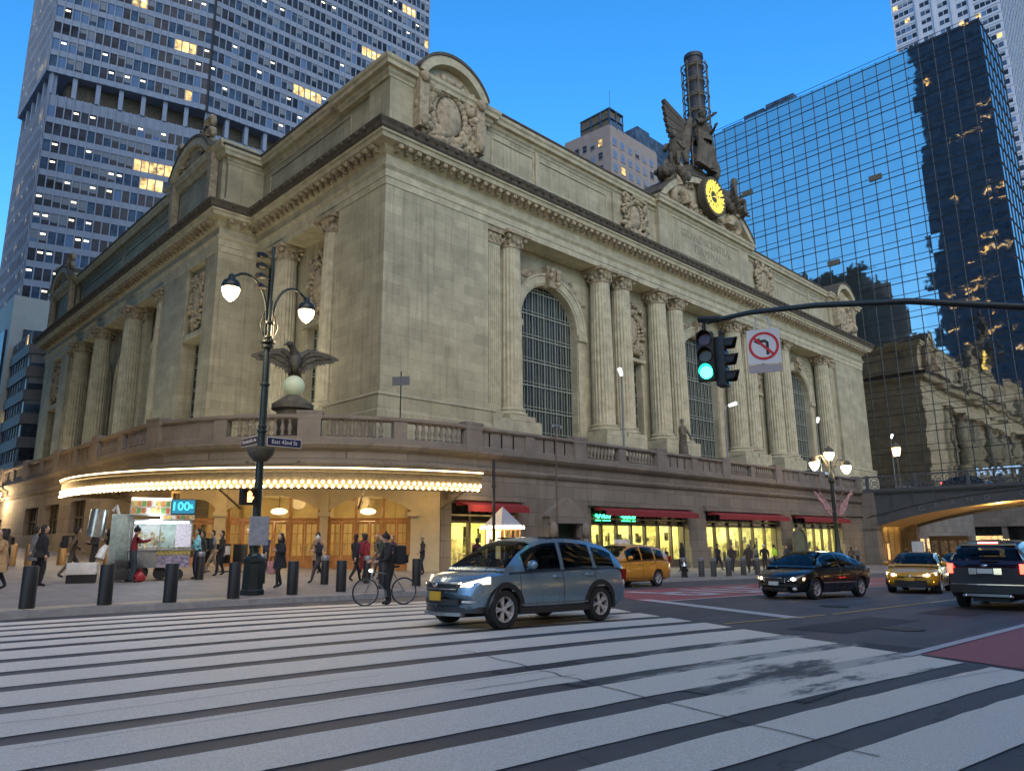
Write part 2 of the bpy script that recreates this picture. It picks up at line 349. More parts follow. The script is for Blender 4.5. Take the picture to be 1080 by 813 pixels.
def paint(name, col, wear=.5, worn=(.055,.055,.06), wx=(10,4), amp=0):
    m, nt, b = new_mat(name); L = nt.links; gN = N(nt,'ShaderNodeNewGeometry')
    a = N(nt,'ShaderNodeTexNoise', Scale=70.0, Detail=8.0, Roughness=.8); L.new(gN.outputs['Position'], a.inputs['Vector'])
    mp = N(nt,'ShaderNodeMapping'); mp.inputs['Scale'].default_value=(.5,1.6,1); mp.inputs['Rotation'].default_value=(0,0,R(6)); L.new(gN.outputs['Position'], mp.inputs[0])
    c = N(nt,'ShaderNodeTexNoise', Scale=1.0, Detail=9.0, Roughness=.7); L.new(mp.outputs[0], c.inputs['Vector'])
    # distance falloff: worn patch near (wx)
    sb = N(nt,'ShaderNodeVectorMath', operation='SUBTRACT'); L.new(gN.outputs['Position'], sb.inputs[0]); sb.inputs[1].default_value=(wx[0],wx[1],0)
    sc = N(nt,'ShaderNodeVectorMath', operation='MULTIPLY'); L.new(sb.outputs[0], sc.inputs[0]); sc.inputs[1].default_value=(.34,.62,0)
    ln = N(nt,'ShaderNodeVectorMath', operation='LENGTH'); L.new(sc.outputs[0], ln.inputs[0])
    f = N(nt,'ShaderNodeMapRange'); f.inputs['To Min'].default_value=amp; f.inputs['To Max'].default_value=0; L.new(ln.outputs['Value'], f.inputs['Value'])
    s1 = N(nt,'ShaderNodeMath', operation='MULTIPLY_ADD'); L.new(a.outputs['Fac'], s1.inputs[0]); s1.inputs[1].default_value=.45; L.new(c.outputs['Fac'], s1.inputs[2])
    s2 = N(nt,'ShaderNodeMath', operation='ADD'); L.new(s1.outputs[0], s2.inputs[0]); L.new(f.outputs[0], s2.inputs[1])
    k = N(nt,'ShaderNodeMapRange'); k.inputs['From Min'].default_value=.98-wear*.2; k.inputs['From Max'].default_value=1.06-wear*.2; L.new(s2.outputs[0], k.inputs['Value'])
    t = N(nt,'ShaderNodeMapRange'); t.inputs['From Min'].default_value=.33; t.inputs['From Max'].default_value=.62; t.inputs['To Min'].default_value=.50; t.inputs['To Max'].default_value=1.16; L.new(a.outputs['Fac'], t.inputs['Value'])
    vs = N(nt,'ShaderNodeVectorMath', operation='SCALE'); vs.inputs[0].default_value=col; L.new(t.outputs[0], vs.inputs['Scale'])
    mx = N(nt,'ShaderNodeMix', data_type='RGBA'); L.new(k.outputs[0], mx.inputs[0]); L.new(vs.outputs[0], mx.inputs[6]); mx.inputs[7].default_value=(*worn,1)
    L.new(mx.outputs[2], b.inputs['Base Color']); b.inputs['Roughness'].default_value=.6
    bp = N(nt,'ShaderNodeBump', Strength=.4, Distance=.006); L.new(a.outputs['Fac'], bp.inputs['Height']); L.new(bp.outputs[0], b.inputs['Normal'])
    return m
M['asphalt'] = asphalt()
M['white_paint'] = paint('white_road_paint', (.76,.69,.58), .30, wx=(8.9,4.1), amp=.30)
M['line_paint'] = paint('line_paint', (.50,.50,.50), .7)
M['red_paint'] = paint('red_lane_paint', (.34,.085,.085), .40, worn=(.07,.05,.055))
M['yellow_paint'] = paint('yellow_paint', (.50,.36,.12), .7)
def pave():
    m, nt, b = new_mat('sidewalk_concrete'); L = nt.links; gN = N(nt,'ShaderNodeNewGeometry')
    br = N(nt,'ShaderNodeTexBrick'); L.new(gN.outputs['Position'], br.inputs['Vector']); br.offset = 0
    br.inputs['Scale'].default_value=1; br.inputs['Brick Width'].default_value=1.5; br.inputs['Row Height'].default_value=1.5; br.inputs['Mortar Size'].default_value=.012
    br.inputs['Color1'].default_value=(.20,.185,.175,1); br.inputs['Color2'].default_value=(.245,.225,.21,1); br.inputs['Mortar'].default_value=(.09,.085,.08,1)
    a = N(nt,'ShaderNodeTexNoise', Scale=1.1, Detail=9.0, Roughness=.75); L.new(gN.outputs['Position'], a.inputs['Vector'])
    t = N(nt,'ShaderNodeMapRange'); t.inputs['From Min'].default_value=.3; t.inputs['From Max'].default_value=.7; t.inputs['To Min'].default_value=.72; t.inputs['To Max'].default_value=1.15; L.new(a.outputs['Fac'], t.inputs['Value'])
    vs = N(nt,'ShaderNodeVectorMath', operation='SCALE'); L.new(br.outputs['Color'], vs.inputs[0]); L.new(t.outputs[0], vs.inputs['Scale']); L.new(vs.outputs[0], b.inputs['Base Color'])
    b.inputs['Roughness'].default_value=.65
    n2 = N(nt,'ShaderNodeTexNoise', Scale=60.0, Detail=5.0); L.new(gN.outputs['Position'], n2.inputs['Vector'])
    bp = N(nt,'ShaderNodeBump', Strength=.3, Distance=.01); L.new(n2.outputs['Fac'], bp.inputs['Height']); L.new(bp.outputs[0], b.inputs['Normal'])
    return m
M['sidewalk'] = pave()
M['kerb'] = mat('kerb_granite', (.33,.32,.305), .7, var=.2, vscale=5, bump=.3)
M['tactile'] = mat('tactile_strip', (.42,.36,.26), .7, var=.2, vscale=6)
def grid_sheet(name, xs, ys, fz, m, inside=None):
    b = MB(); ny = len(ys)
    b.v = [(x,y,fz(x,y)) for x in xs for y in ys]
    for i in range(len(xs)-1):
        for j in range(ny-1):
            if inside and not inside((xs[i]+xs[i+1])/2,(ys[j]+ys[j+1])/2): continue
            b.f.append((i*ny+j,(i+1)*ny+j,(i+1)*ny+j+1,i*ny+j+1)); b.m.append(0)
    o = b.build(name, m, smooth=True, angle=60, fix=False); return o
def rng(a, b, s):
    n = max(1, round((b-a)/s)); return [a+(b-a)*i/n for i in range(n+1)]
xs = [-3000,-800,-200,-60]+rng(-30,60,1.0)+rng(62,180,4)+[260,500,1200,3000]
ys = [-3000,-800,-200,-60]+rng(-20,40,1.0)+rng(42,180,4)+[260,500,1200,3000]
def gg(x, y): return g(min(max(x,-60),180), min(max(y,-20),180))
struct(grid_sheet('road', xs, ys, gg, M['asphalt']))
# sidewalk around the station: raised 0.15 m, kerb line with rounded corner
def kerb_y(x):
    return 19.0 + (0 if x < 12 else min(1.9, (x-12)*.16))
kp = [(-60,17.6+1.2)] + [(x, kerb_y(x)) for x in rng(-40,80,2.0)] + [(90,20.9),(180,20.9)]
kp = [(x, 18.95 if x < 12 else kerb_y(x)) for x,_ in kp]
sw = MB()
rows = [0,.16,.17,1,2.5,5,8,12,16,22,30,40,60,90,130]
k = len(rows)
for (x,y) in kp:
    for i,r_ in enumerate(rows):
        yy = y+r_; sw.v.append((x,yy,gg(x,yy)+.15))
for i in range(len(kp)-1):
    for j in range(k-1):
        sw.f.append((i*k+j,(i+1)*k+j,(i+1)*k+j+1,i*k+j+1)); sw.m.append(1 if j==0 else 0)
n0 = len(sw.v)
for (x,y) in kp: sw.v.append((x,y-.01,gg(x,y)-.05))
for i in range(len(kp)-1): sw.f.append((n0+i,n0+i+1,(i+1)*k,i*k)); sw.m.append(1)
struct(sw.build('sidewalk_station', [M['sidewalk'],M['kerb']], smooth=True, angle=30, fix=False))
# opposite sidewalk behind the camera
sw = MB(); sw.box(-60,180,-16,-3.2,-.4,.14)
for i,v in enumerate(sw.v): sw.v[i] = (v[0],v[1],v[2]+g(v[0],0))
struct(sw.build('sidewalk_opposite', M['sidewalk']))
# tactile strip at the ramp
t = MB()
for i in range(8):
    x0=1.2+i*.95; t.add([(x,y,gg(x,y)+.158) for x,y in [(x0,19.15),(x0+.93,19.15),(x0+.93,19.95),(x0,19.95)]],[(0,1,2,3)])
struct(t.build('tactile_paving', M['tactile'], fix=False))
# crosswalk: gaps between stripes at c = y + 0.11 x
G = [-2.0,-.85,.2,1.2,2.2,3.24,4.16,5.17,6.25,7.42,8.77,10.02,11.2,12.42,13.73,14.8,15.76,16.8,17.75,18.75]
def xr(y): return 9.75+.45*y
cw = MB()
for a,b_ in zip(G[:-1],G[1:]):
    c0,c1 = a+.17,b_-.17
    segs=[]
    yl = lambda c,x: c-.11*x
    xe0 = (9.75+.45*c0)/(1+.45*.11); xe1=(9.75+.45*c1)/(1+.45*.11)
    n=60
    for i in range(n+1):
        t_=i/n
        for c,xe in ((c0,xe0),(c1,xe1)):
            x=-14+(xe+14)*t_; y=yl(c,x)+rnd.uniform(-.014,.014); x+=rnd.uniform(-.05,.05) if i==n else 0
            if y>18.9: y=18.9
            segs.append((x,y,gg(x,y)+.008))
    o=len(cw.v); cw.v+=segs
    for i in range(n): cw.f.append((o+2*i,o+2*i+2,o+2*i+3,o+2*i+1)); cw.m.append(0)
struct(cw.build('crosswalk_stripes', M['white_paint'], fix=False))
gp = MB()
for gc,xa,xb_ in ((5.17,6.9,11.6),(6.25,6.4,12.2),(7.42,8.6,12.6)):
    n=24; o=len(gp.v)
    for i in range(n+1):
        x=xa+(xb_-xa)*i/n
        for s2 in (-.175,.175): y=gc+s2-.11*x; gp.v.append((x,y,gg(x,y)+.0075))
    for i in range(n): gp.f.append((o+2*i,o+2*i+2,o+2*i+3,o+2*i+1)); gp.m.append(0)
struct(gp.build('worn_paint_remnants', paint('worn_white_paint', (.50,.47,.42), 1.45, wx=(6.2,5.5), amp=.10), fix=False))
def strip(b, pts, w, up=.011, m=0):
    P=[Vector(p) for p in pts]; vs=[]
    for i,p in enumerate(P):
        d=(P[min(i+1,len(P)-1)]-P[max(i-1,0)]).normalized(); n_=Vector((-d.y,d.x))*w/2
        for s_ in (1,-1): q=p+n_*s_; vs.append((q.x,q.y,gg(q.x,q.y)+up))
    o=len(b.v); b.v+=vs
    for i in range(len(P)-1): b.f.append((o+2*i,o+2*i+1,o+2*i+3,o+2*i+2)); b.m.append(m)
def dense(a,b_,n=12): return [(a[0]+(b_[0]-a[0])*i/n, a[1]+(b_[1]-a[1])*i/n) for i in range(n+1)]
lm = MB()
strip(lm, dense((18.75,13.6),(16.0,7.6)), .5)
strip(lm, dense((18.6,12.7),(60,12.2),30), .16, .014)
strip(lm, dense((11.2,3.85),(70,3.55),40), .16, .016)
x=24
while x<70: strip(lm, dense((x,7.4),(x+2.6,7.4),3), .13); x+=7
# bus lane lettering as bars
for (x0,x1,y0,y1) in [(21.6,22.3,13.6,16.6),(21.6,23.8,13.6,14.1),(21.6,23.8,15.0,15.5),(23.2,23.8,13.6,15.5),(24.6,25.2,13.4,16.4),(24.6,26.6,13.4,13.9),(26.1,26.6,13.4,16.4),(27.6,28.1,13.3,16.3),(27.6,29.6,13.3,13.8),(27.6,29.6,15.8,16.3),(33,33.5,13.4,16.4),(33,35,13.4,13.9),(34.5,35,13.4,16.4),(36,36.4,13.4,16.4),(37.4,37.8,13.4,16.4)]:
    strip(lm, dense((x0,(y0+y1)/2),(x1,(y0+y1)/2),3), y1-y0, .016)
for (x0,x1,y0,y1) in [(16.6,17.2,.9,2.9),(18.0,19.4,2.4,2.9)]:
    strip(lm, dense((x0,(y0+y1)/2),(x1,(y0+y1)/2),3), y1-y0, .018)
struct(lm.build('lane_markings', M['line_paint'], fix=False))
yl_ = MB(); strip(yl_, dense((13.6,7.95),(17.3,7.55),6), .1); strip(yl_, dense((17.6,7.5),(60,7.15),20), .1,.012)
struct(yl_.build('centre_line', M['yellow_paint'], fix=False))
rl = MB()
def sheet(b, x0,x1,y0,y1, up, fx0=None):
    nx=max(2,int((x1-x0)/.7)); ny=6; o=len(b.v)
    for i in range(nx+1):
        for j in range(ny+1):
            y=y0+(y1-y0)*j/ny; xa=fx0(y) if fx0 else x0; x=xa+(x1-xa)*i/nx; b.v.append((x,y,gg(x,y)+up))
    for i in range(nx):
        for j in range(ny): b.f.append((o+i*(ny+1)+j,o+(i+1)*(ny+1)+j,o+(i+1)*(ny+1)+j+1,o+i*(ny+1)+j+1)); b.m.append(0)
sheet(rl,10,90,-.2,3.75,.008,lambda y:9.95+.45*y)
sheet(rl,18,90,12.75,17.3,.008,lambda y:9.95+.62*y)
struct(rl.build('red_bus_lane', M['red_paint'], fix=False))
def manhole(x,y,r_,lab):
    z=g(x,y)+.012; o=thing('manhole_cover',lab,'manhole cover',(x,y,z)); b=MB(); b.lathe([(0,0),(r_,0),(r_,.006),(r_*.93,.008),(0,.008)],x,y,z,32); b.build('cover',mat('cast_iron',(.035,.033,.032),.5,metal=.4,var=.5,vscale=20),o)
    b=MB()
    for i in range(7):
        for j in range(7):
            u,v=(i-3)*r_*.26,(j-3)*r_*.26
            if u*u+v*v<(r_*.82)**2: b.box(x+u-.03,x+u+.03,y+v-.03,y+v+.03,z+.008,z+.012)
    b.build('raised_pattern',M['cast'],o)
M['cast']=mat('cast_iron_worn',(.09,.085,.08),.4,metal=.5)
manhole(15.2,5.2,.38,'round iron manhole cover in the asphalt right of the crosswalk near the camera')
manhole(20.3,8.6,.38,'round iron manhole cover in the asphalt in front of the black saloon')
pt_=MB(); 
def patch_(x0,x1,y0,y1):
    sheet(pt_,x0,x1,y0,y1,.0065)
patch_(7.2,12.4,3.4,4.9); patch_(13.6,17.5,5.6,6.7); patch_(19.5,24,5.2,6.4); patch_(6.3,7.6,5.2,7.7); patch_(-2,2.2,15.6,16.9)
struct(pt_.build('asphalt_patches', mat('patch_asphalt',(.030,.030,.033),.7,var=.4,vscale=7,bump=.5,bscale=60), fix=False))

sm_=MB()
def jag(a,b,n,amp,sd):
    r_=random.Random(sd); P=dense(a,b,n); return [(x+r_.uniform(-amp,amp),y+r_.uniform(-amp,amp)) for x,y in P]
strip(sm_, jag((7.25,8.4),(5.75,2.2),26,.03,1), .018, .016); strip(sm_, jag((5.3,6.15),(6.85,5.98),10,.02,2), .014, .016)
strip(sm_, jag((-3,8.4),(5.2,7.55),30,.03,3), .010, .016); strip(sm_, jag((1.5,6.9),(7,6.35),20,.02,4), .009, .016); strip(sm_, jag((6.3,3.6),(12.5,2.2),24,.02,5), .009, .016)
struct(sm_.build('road_seams', mat('tar_seam',(.04,.04,.043),.7), fix=False))
M['inscr']=mat('inscription_shadow',(.22,.20,.15),.9)
# ================================================================== THE STATION
GC = thing('station_building', 'huge limestone railway station with fluted columns, arched windows, heavy cornice and gilded clock', 'railway station', (29,43,6))
FS = frame((0,43,0),(1,0,0),(0,-1,0))           # south front: u = x
F29 = frame((29,0,0),(0,1,0),(-1,0,0))          # west side, corner part: u = y
F25 = frame((25.4,0,0),(0,1,0),(-1,0,0))        # west side, projecting part
CX = 74.8; XE = 120.6
def arch_pts(uc, r, zs, n=20, a0=0, a1=180):
    return [(uc+r*math.cos(R(a0+(a1-a0)*i/n)), zs+r*math.sin(R(a0+(a1-a0)*i/n))) for i in range(n+1)]
def arch_wall(b, u0,u1,z0,z1,uc,r,zs,d,depth,zb=None,m=0):
    zb = zb if zb is not None else z0
    n=20; A = arch_pts(uc,r,zs,n)   # right to left
    b.add([(u0,d,z0),(uc-r,d,z0),(uc-r,d,zs),(u0,d,zs)],[(0,1,2,3)],m); b.add([(uc+r,d,z0),(u1,d,z0),(u1,d,zs),(uc+r,d,zs)],[(0,1,2,3)],m)
    top=[]
    for i,(u,z) in enumerate(A):
        t=i/n
        # outer point around rectangle
        a=R(180*t)
        if abs(math.cos(a))*(z1-zs) > math.sin(a)*(u1-uc if u>=uc else uc-u0): 
            uo = u1 if u>uc else u0; zo = zs+math.tan(a)*(uo-uc) if abs(math.cos(a))>1e-6 else z1
            zo = min(z1, zo)
        else:
            zo=z1; uo = uc+(z1-zs)/math.tan(a) if abs(math.sin(a))>1e-6 and abs(math.cos(a))>1e-6 else uc
            uo=min(u1,max(u0,uo))
        top.append((uo,zo))
    for i in range(n):
        p,q=A[i],A[i+1]; P_,Q=top[i],top[i+1]
        vs=[(p[0],d,p[1]),(P_[0],d,P_[1])]
        if (P_[0]==u1 and Q[1]==z1 and P_[1]!=z1): vs.append((u1,d,z1))
        if (P_[1]==z1 and Q[0]==u0 and Q[1]!=z1): vs.append((u0,d,z1))
        vs += [(Q[0],d,Q[1]),(q[0],d,q[1])]
        b.add(vs,[tuple(range(len(vs)))],m)
    for i in range(n):
        p,q=A[i],A[i+1]; b.add([(p[0],d,p[1]),(q[0],d,q[1]),(q[0],d-depth,q[1]),(p[0],d-depth,p[1])],[(0,1,2,3)],m)
    for u in (uc-r,uc+r): b.add([(u,d,zb),(u,d,zs),(u,d-depth,zs),(u,d-depth,zb)],[(0,1,2,3)],m)
def archivolt(b, uc, r0, r1, zs, d0, d1, zb, m=0):
    n=24
    prof=[(r0,d0),(r0,d1*.7+d0*.3),(r0+.18,d1*.75+d0*.25),(r0+.2,d1),(r1-.25,d1),(r1-.2,d1+.1),(r1,d1+.12),(r1,d0)]
    vs=[];k=len(prof)
    A=[0]+[180*i/n for i in range(n+1)]+[180]
    for idx,a in enumerate(A):
        for (rr,dd) in prof:
            if idx==0: vs.append((uc+rr,dd,zb))
            elif idx==len(A)-1: vs.append((uc-rr,dd,zb))
            else: vs.append((uc+rr*math.cos(R(a)),dd,zs+rr*math.sin(R(a))))
    fs=[(i*k+j,i*k+(j+1)%k,(i+1)*k+(j+1)%k,(i+1)*k+j) for i in range(len(A)-1) for j in range(k)]
    b.add(vs,fs,m)
def arched_window(Fr, uc, r, z0, zs, d, label=None, nv=10):
    """window > glass, grille"""
    b=MB(Fr); b.slab([(uc-r,z0),(uc+r,z0)]+arch_pts(uc,r,zs,20), d-.12, d-.02)
    w=b.build('arched_window', M['win_glass'], GC)
    fb=MB(Fr)
    for i in range(nv+1):
        u=uc-r+2*r*i/nv; h=zs+math.sqrt(max(0,r*r-(u-uc)**2)); wd=.08 if i%2 else .05
        if i in (0,nv): u += .07*(1 if i==0 else -1)
        fb.box(u-wd/2,u+wd/2,d,d+.10,z0,h)
        if i<nv:
            u2=u+r/nv; h2=zs+math.sqrt(max(0,r*r-(u2-uc)**2)); fb.box(u2-.018,u2+.018,d-.01,d+.05,z0,h2)
    z=z0+.2
    while z<zs+r-.3:
        hw=r if z<zs else math.sqrt(max(0,r*r-(z-zs)**2))
        fb.box(uc-hw,uc+hw,d+.02,d+.14,z-.05,z+.05); fb.box(uc-hw,uc+hw,d+.02,d+.12,z+.28,z+.34)
        z+=2.25
    fb.build('window_grille', M['win_frame'], w)
    # rear glimpses: lit fittings inside
    return w
def rect_window(Fr,u0,u1,z0,z1,d):
    b=MB(Fr); b.box(u0,u1,d-.12,d-.02,z0,z1); w=b.build('narrow_window',M['win_glass'],GC)
    fb=MB(Fr); n=5
    for i in range(n+1): u=u0+(u1-u0)*i/n; fb.box(u-.035,u+.035,d,d+.08,z0,z1)
    z=z0+.15
    while z<z1: fb.box(u0,u1,d+.01,d+.1,z-.035,z+.035); fb.box(u0,u1,d+.01,d+.09,z+.2,z+.25); z+=1.15
    fb.build('window_grille',M['win_frame'],w)
def relief(b,Fr,uc,zc,w,h,d,seed,shield=True,n=70,m=0):
    r_=random.Random(seed); b.T=Fr
    if shield:
        b.ball((uc,d+.1,zc),(w*.20,.35,h*.27),14,8,m)
        for i in range(26):
            a=2*math.pi*i/26; b.ball((uc+math.cos(a)*w*.26,d+.15,zc+math.sin(a)*h*.33),(w*.05,.22,w*.06),6,5,m)
    for i in range(n):
        a=r_.uniform(0,6.283); q=r_.uniform(.30,.5); u=uc+math.cos(a)*w*q*1.0; z=zc+math.sin(a)*h*q
        s_=r_.uniform(.045,.10)*min(w,h)
        Mx=Matrix.Rotation(r_.uniform(0,3.1),4,'Y')
        b.ball((u,d+r_.uniform(.05,.3),z),(s_*r_.uniform(.6,1.6),s_*r_.uniform(.5,1.1),s_*.7),7,5,m,Mx)
    # scrolls and swags
    for sx in (-1,1):
        for (a,b2,rr) in ((.42,.38,.09),(.38,-.36,.10),(.45,0,.07)):
            pts=[]
            for i in range(14):
                t=i/13*4.6; q=rr*w*(1-i/16); pts.append((uc+sx*(w*a-math.cos(t)*q),d+.25,zc+h*b2+math.sin(t)*q))
            b.tube(pts,[.10*w*(.9-.04*i)*.6 for i in range(14)],6,m)
# --- body, plinth
b=MB(); FOOT=[(XE,130),(XE,43),(29,43),(29,64.5),(25.4,64.5),(25.4,127),(29,127),(29,130)]
b.prism([(33.6,47.6),(XE-1.3,47.6),(XE-1.3,129),(33.6,129)],5,37.2)
b.prism([(28.2,66.2),(32,66.2),(32,125.5),(28.2,125.5)],5,37.2)
b.T=FS
b.box(29,39.4,-4,0,6,28.05); b.box(110.2,XE,-6,0,6,28.05)          # corner piers
b.box(39.4,110.2,-4,-2.02,26.6,28.05)
b.T=F29
b.box(47.0,49.6,-4,0,6,28.04); b.box(49.6,64.5,-4,-2.0,6,11.0)
b.T=F25
b.box(64.5,67.2,-5,0,6,28.05); b.box(71.6,78.0,-5,0,6,28.05); b.box(67.2,71.6,-5,0,20.6,21.2); b.box(67.2,71.6,-5,-.5,6,11.2); b.box(67.2,71.6,-3,-.6,21.2,28.05)
b.box(113.6,117.6,-5,0,6,28.05); b.box(122,127,-5,0,6,28.05); b.box(117.6,122,-5,0,20.6,21.2); b.box(117.6,122,-5,-.5,6,11.2); b.box(117.6,122,-3,-.6,21.2,28.05)
b.T=Matrix.Identity(4)
wall=b.build('outer_wall',M['limestone'],GC)
# east side
b=MB(frame((XE,0,0),(0,1,0),(1,0,0))); b.box(49.0,130,-4,0,6,28.05); b.build('east_wall',M['limestone'],GC)
# arch walls south
b=MB(FS); RW=3.85; ZS=21.3
for uc,u0,u1 in ((CX-25.8,39.4,CX-17.8),(CX,CX-8.1,CX+8.1),(CX+25.8,CX+17.8,110.2)):
    b.cut()
    arch_wall(b,u0,u1,6,26.6,uc,RW,ZS,-2,1.0)
for s_ in (-1,1):
    b.cut(); c=CX+s_*13.0; a0,a1=c-4.9,c+4.9
    b.box(a0,c-1.35,-3,-2,6,26.6); b.box(c+1.35,a1,-3,-2,6,26.6); b.box(c-1.35,c+1.35,-3,-2.2,20.3,26.6); b.box(c-1.35,c+1.35,-3,-2.0,6,9.5)
b.build('bay_wall',M['limestone'],GC)
b=MB(FS)
for uc in (CX-25.8,CX,CX+25.8): b.cut(); archivolt(b,uc,RW+.02,RW+1.15,ZS,-2.1,-1.75,ZS-.2)
for uc in (CX-25.8,CX,CX+25.8):                                       # impost blocks, jambs
    b.cut()
    for s_ in (-1,1): b.box(uc+s_*(RW+.6)-.62,uc+s_*(RW+.6)+.62,-2.1,-1.62,ZS-.75,ZS-.2); b.box(uc+s_*(RW+.6)-.5,uc+s_*(RW+.6)+.5,-2.1,-1.85,11.2,ZS-.75)
for s_ in (-1,1):
    b.cut(); c=CX+s_*13.0; b.box(c-1.9,c+1.9,-2.1,-1.6,20.0,20.35); b.box(c-1.65,c-1.36,-2.1,-1.8,10.9,20.0); b.box(c+1.36,c+1.65,-2.1,-1.8,10.9,20.0)
b.build('arch_surround',M['limestone_plain'],GC)
b=MB(FS)
for uc in (CX-25.8,CX,CX+25.8):
    b.cut(); b.slab([(uc-.55,ZS+RW-.25),(uc+.55,ZS+RW-.25),(uc+.9,ZS+RW+1.75),(uc-.9,ZS+RW+1.75)],-2.1,-1.3)
    for i in range(12): b.ball((uc+rnd.uniform(-.7,.7),-1.25+rnd.uniform(0,.25),ZS+RW+rnd.uniform(.1,1.7)),(.28,.2,.28),7,5)
    for s_ in (-1,1):                                                # carved spandrels
        for i in range(16):
            t=rnd.random(); b.ball((uc+s_*(1.6+t*3.4),-1.95,26.3-rnd.random()*(.5+t*2.0)),(.4,.14,.25),6,5)
for s_ in (-1,1): b.cut(); relief(b,FS,CX+s_*13.0,23.4,3.9,5.6,-1.95,5+s_,n=80)
b.cut(); relief(b,F29,55.6,23.6,3.6,6.4,-1.9,11,n=80)
b.cut(); relief(b,F25,69.4,24.5,3.6,5.8,-.45,12,n=80); b.cut(); relief(b,F25,119.8,24.5,3.6,5.8,-.45,14,n=60)
b.T=Matrix.Identity(4); b.build('carved_relief',M['carved'],GC,smooth=True,angle=80)
for uc in (CX-25.8,CX,CX+25.8): arched_window(FS,uc,RW,8.5,ZS,-2.75)
for s_ in (-1,1): rect_window(FS,CX+s_*13.0-1.35,CX+s_*13.0+1.35,9.5,20.0,-2.6)
# west corner part: recess with niche window between two columns
b=MB(F29); b.box(49.6,54.1,-3,-2,11,28.05); b.box(57.1,64.5,-3,-2,11,28.05); b.box(54.1,57.1,-3,-2.02,20,28.05)
b.box(53.6,54.1,-2,-1.75,11,20); b.box(57.1,57.6,-2,-1.75,11,20); b.box(53.3,57.9,-2,-1.6,20,20.4)
# west projecting part: three arches behind columns
for uc,r_,u0,u1 in ((83.2,2.7,78.0,88.2),(93.9,3.2,88.2,99.6),(104.1,3.0,99.6,108.6)): b.cut(); arch_wall(b,u0,u1,6,28.05,uc,r_,21.0,1.6,1.4)
b.cut(); b.box(108.6,113.6,.2,1.6,6,28.05)
b.build('bay_wall',M['limestone'],GC)
rect_window(F29,54.1,57.1,11,20,-2.5); rect_window(F25,67.2,71.6,11.2,20.6,-1.4); rect_window(F25,117.6,122,11.2,20.6,-1.4)
b=MB(F29)
for uc,r_ in ((83.2,2.7),(93.9,3.2),(104.1,3.0)):
    b.cut(); archivolt(b,uc,r_+.02,r_+.9,21.0,1.5,1.9,11)
    b.slab([(uc-.5,21+r_-.2),(uc+.5,21+r_-.2),(uc+.8,21+r_+1.4),(uc-.8,21+r_+1.4)],1.5,2.4)
b.build('arch_surround',M['limestone_plain'],GC)
for uc,r_ in ((83.2,2.7),(93.9,3.2),(104.1,3.0)): arched_window(F29,uc,r_,10.9,21.0,.6,nv=8)
# plinth courses
PF=[(XE,130),(XE,43),(29,43),(29,64.5),(25.4,64.5),(25.4,127),(29,127),(29,130)]
plp=[(-.5,6),(.55,6),(.55,10.6),(.42,10.75),(.42,11.7),(.5,11.78),(.36,12.0),(0.003,12.05),(-.5,12.0)]
b=MB(); b.sweep([(XE,130),(XE,43),(110.2,43),(110.2,44.5)],plp); b.cut(); b.sweep([(39.4,44.5),(39.4,43)]+PF[2:],plp)
# the plinth runs across recesses too; cut look by boxes of stylobate under the columns
b.build('plinth',M['limestone'],GC)
b=MB(FS)
b.box(39.4,45.0,-2.1,.62,9.5,11.35); b.cut(); b.box(104.6,110.2,-2.1,.62,9.5,11.35)
for s_ in (-1,1):
    b.cut(); b.box(CX+s_*17.85-3.2,CX+s_*17.85+3.2,-2.1,.62,9.5,11.35); b.cut(); b.box(CX+s_*8.1-3.2,CX+s_*8.1+3.2,-2.1,.62,9.5,11.35)
b.build('stylobate',M['limestone_plain'],GC)
# --- columns (column > base, capital)
def col_shaft():
    b=MB(); n=80
    prof=[(1.10,0),(1.10,.3),(1.09,4),(1.05,9),(.98,13.6),(.97,14.25)]
    def mod(j,i): return .925 if (j%4 in (1,2)) and 0<i<5 else 1.0
    b.lathe(prof,n=n,mod=mod); return b
def make_column(F_,u,d):
    p=F_@Vector((u,d,0))
    s_=col_shaft(); s_.v=[(x,y,z+12.45) for x,y,z in s_.v]
    c=s_.build('column',M['limestone_plain'],GC,smooth=True,angle=40)
    bb=MB(); bb.box(-1.5,1.5,-1.5,1.5,11.3,11.75); bb.lathe([(1.45,11.75),(1.52,11.9),(1.45,12.05),(1.25,12.12),(1.28,12.2),(1.34,12.3),(1.28,12.4),(1.12,12.46)],n=32)
    bs=bb.build('column_base',M['limestone_plain'],c,smooth=True,angle=40)
    k_=MB(); k_.lathe([(1.0,26.6),(1.08,26.7),(1.0,26.8),(1.02,27.1),(1.12,27.4),(1.35,27.7)],n=24)
    for j in range(16):
        a=j*math.pi/8; k_.ball((1.12*math.cos(a),1.12*math.sin(a),27.1+(j%2)*.2),(.16,.16,.28),6,5)
    for j in range(4):
        a=j*math.pi/2+math.pi/4; k_.ball((1.42*math.cos(a),1.42*math.sin(a),27.55),(.26,.26,.24),8,6)
    k_.box(-1.42,1.42,-1.42,1.42,27.72,28.0)
    k_.build('capital',M['carved'],c,smooth=True,angle=50)
    return c
col0=make_column(FS,0,0)
def place_col(c,F_,u,d):
    p=F_@Vector((u,d,0)); base=Vector(GC.location); c.location=(p.x-base.x,p.y-base.y,-base.z)
spots=[(FS,CX+s_*o,-.85) for o in (6.4,9.75,16.2,19.5,32.1) for s_ in (-1,1)]+[(F29,51.4,-.9),(F29,60.0,-.9),(F25,88.2,-.4),(F25,99.6,-.4),(F25,108.6,-.4),(F25,79.6,-1.0),(F25,112.6,-1.0)]
for i,(F_,u,d) in enumerate(spots):
    c=col0 if i==0 else copy_tree(col0,GC)
    place_col(c,F_,u,d)
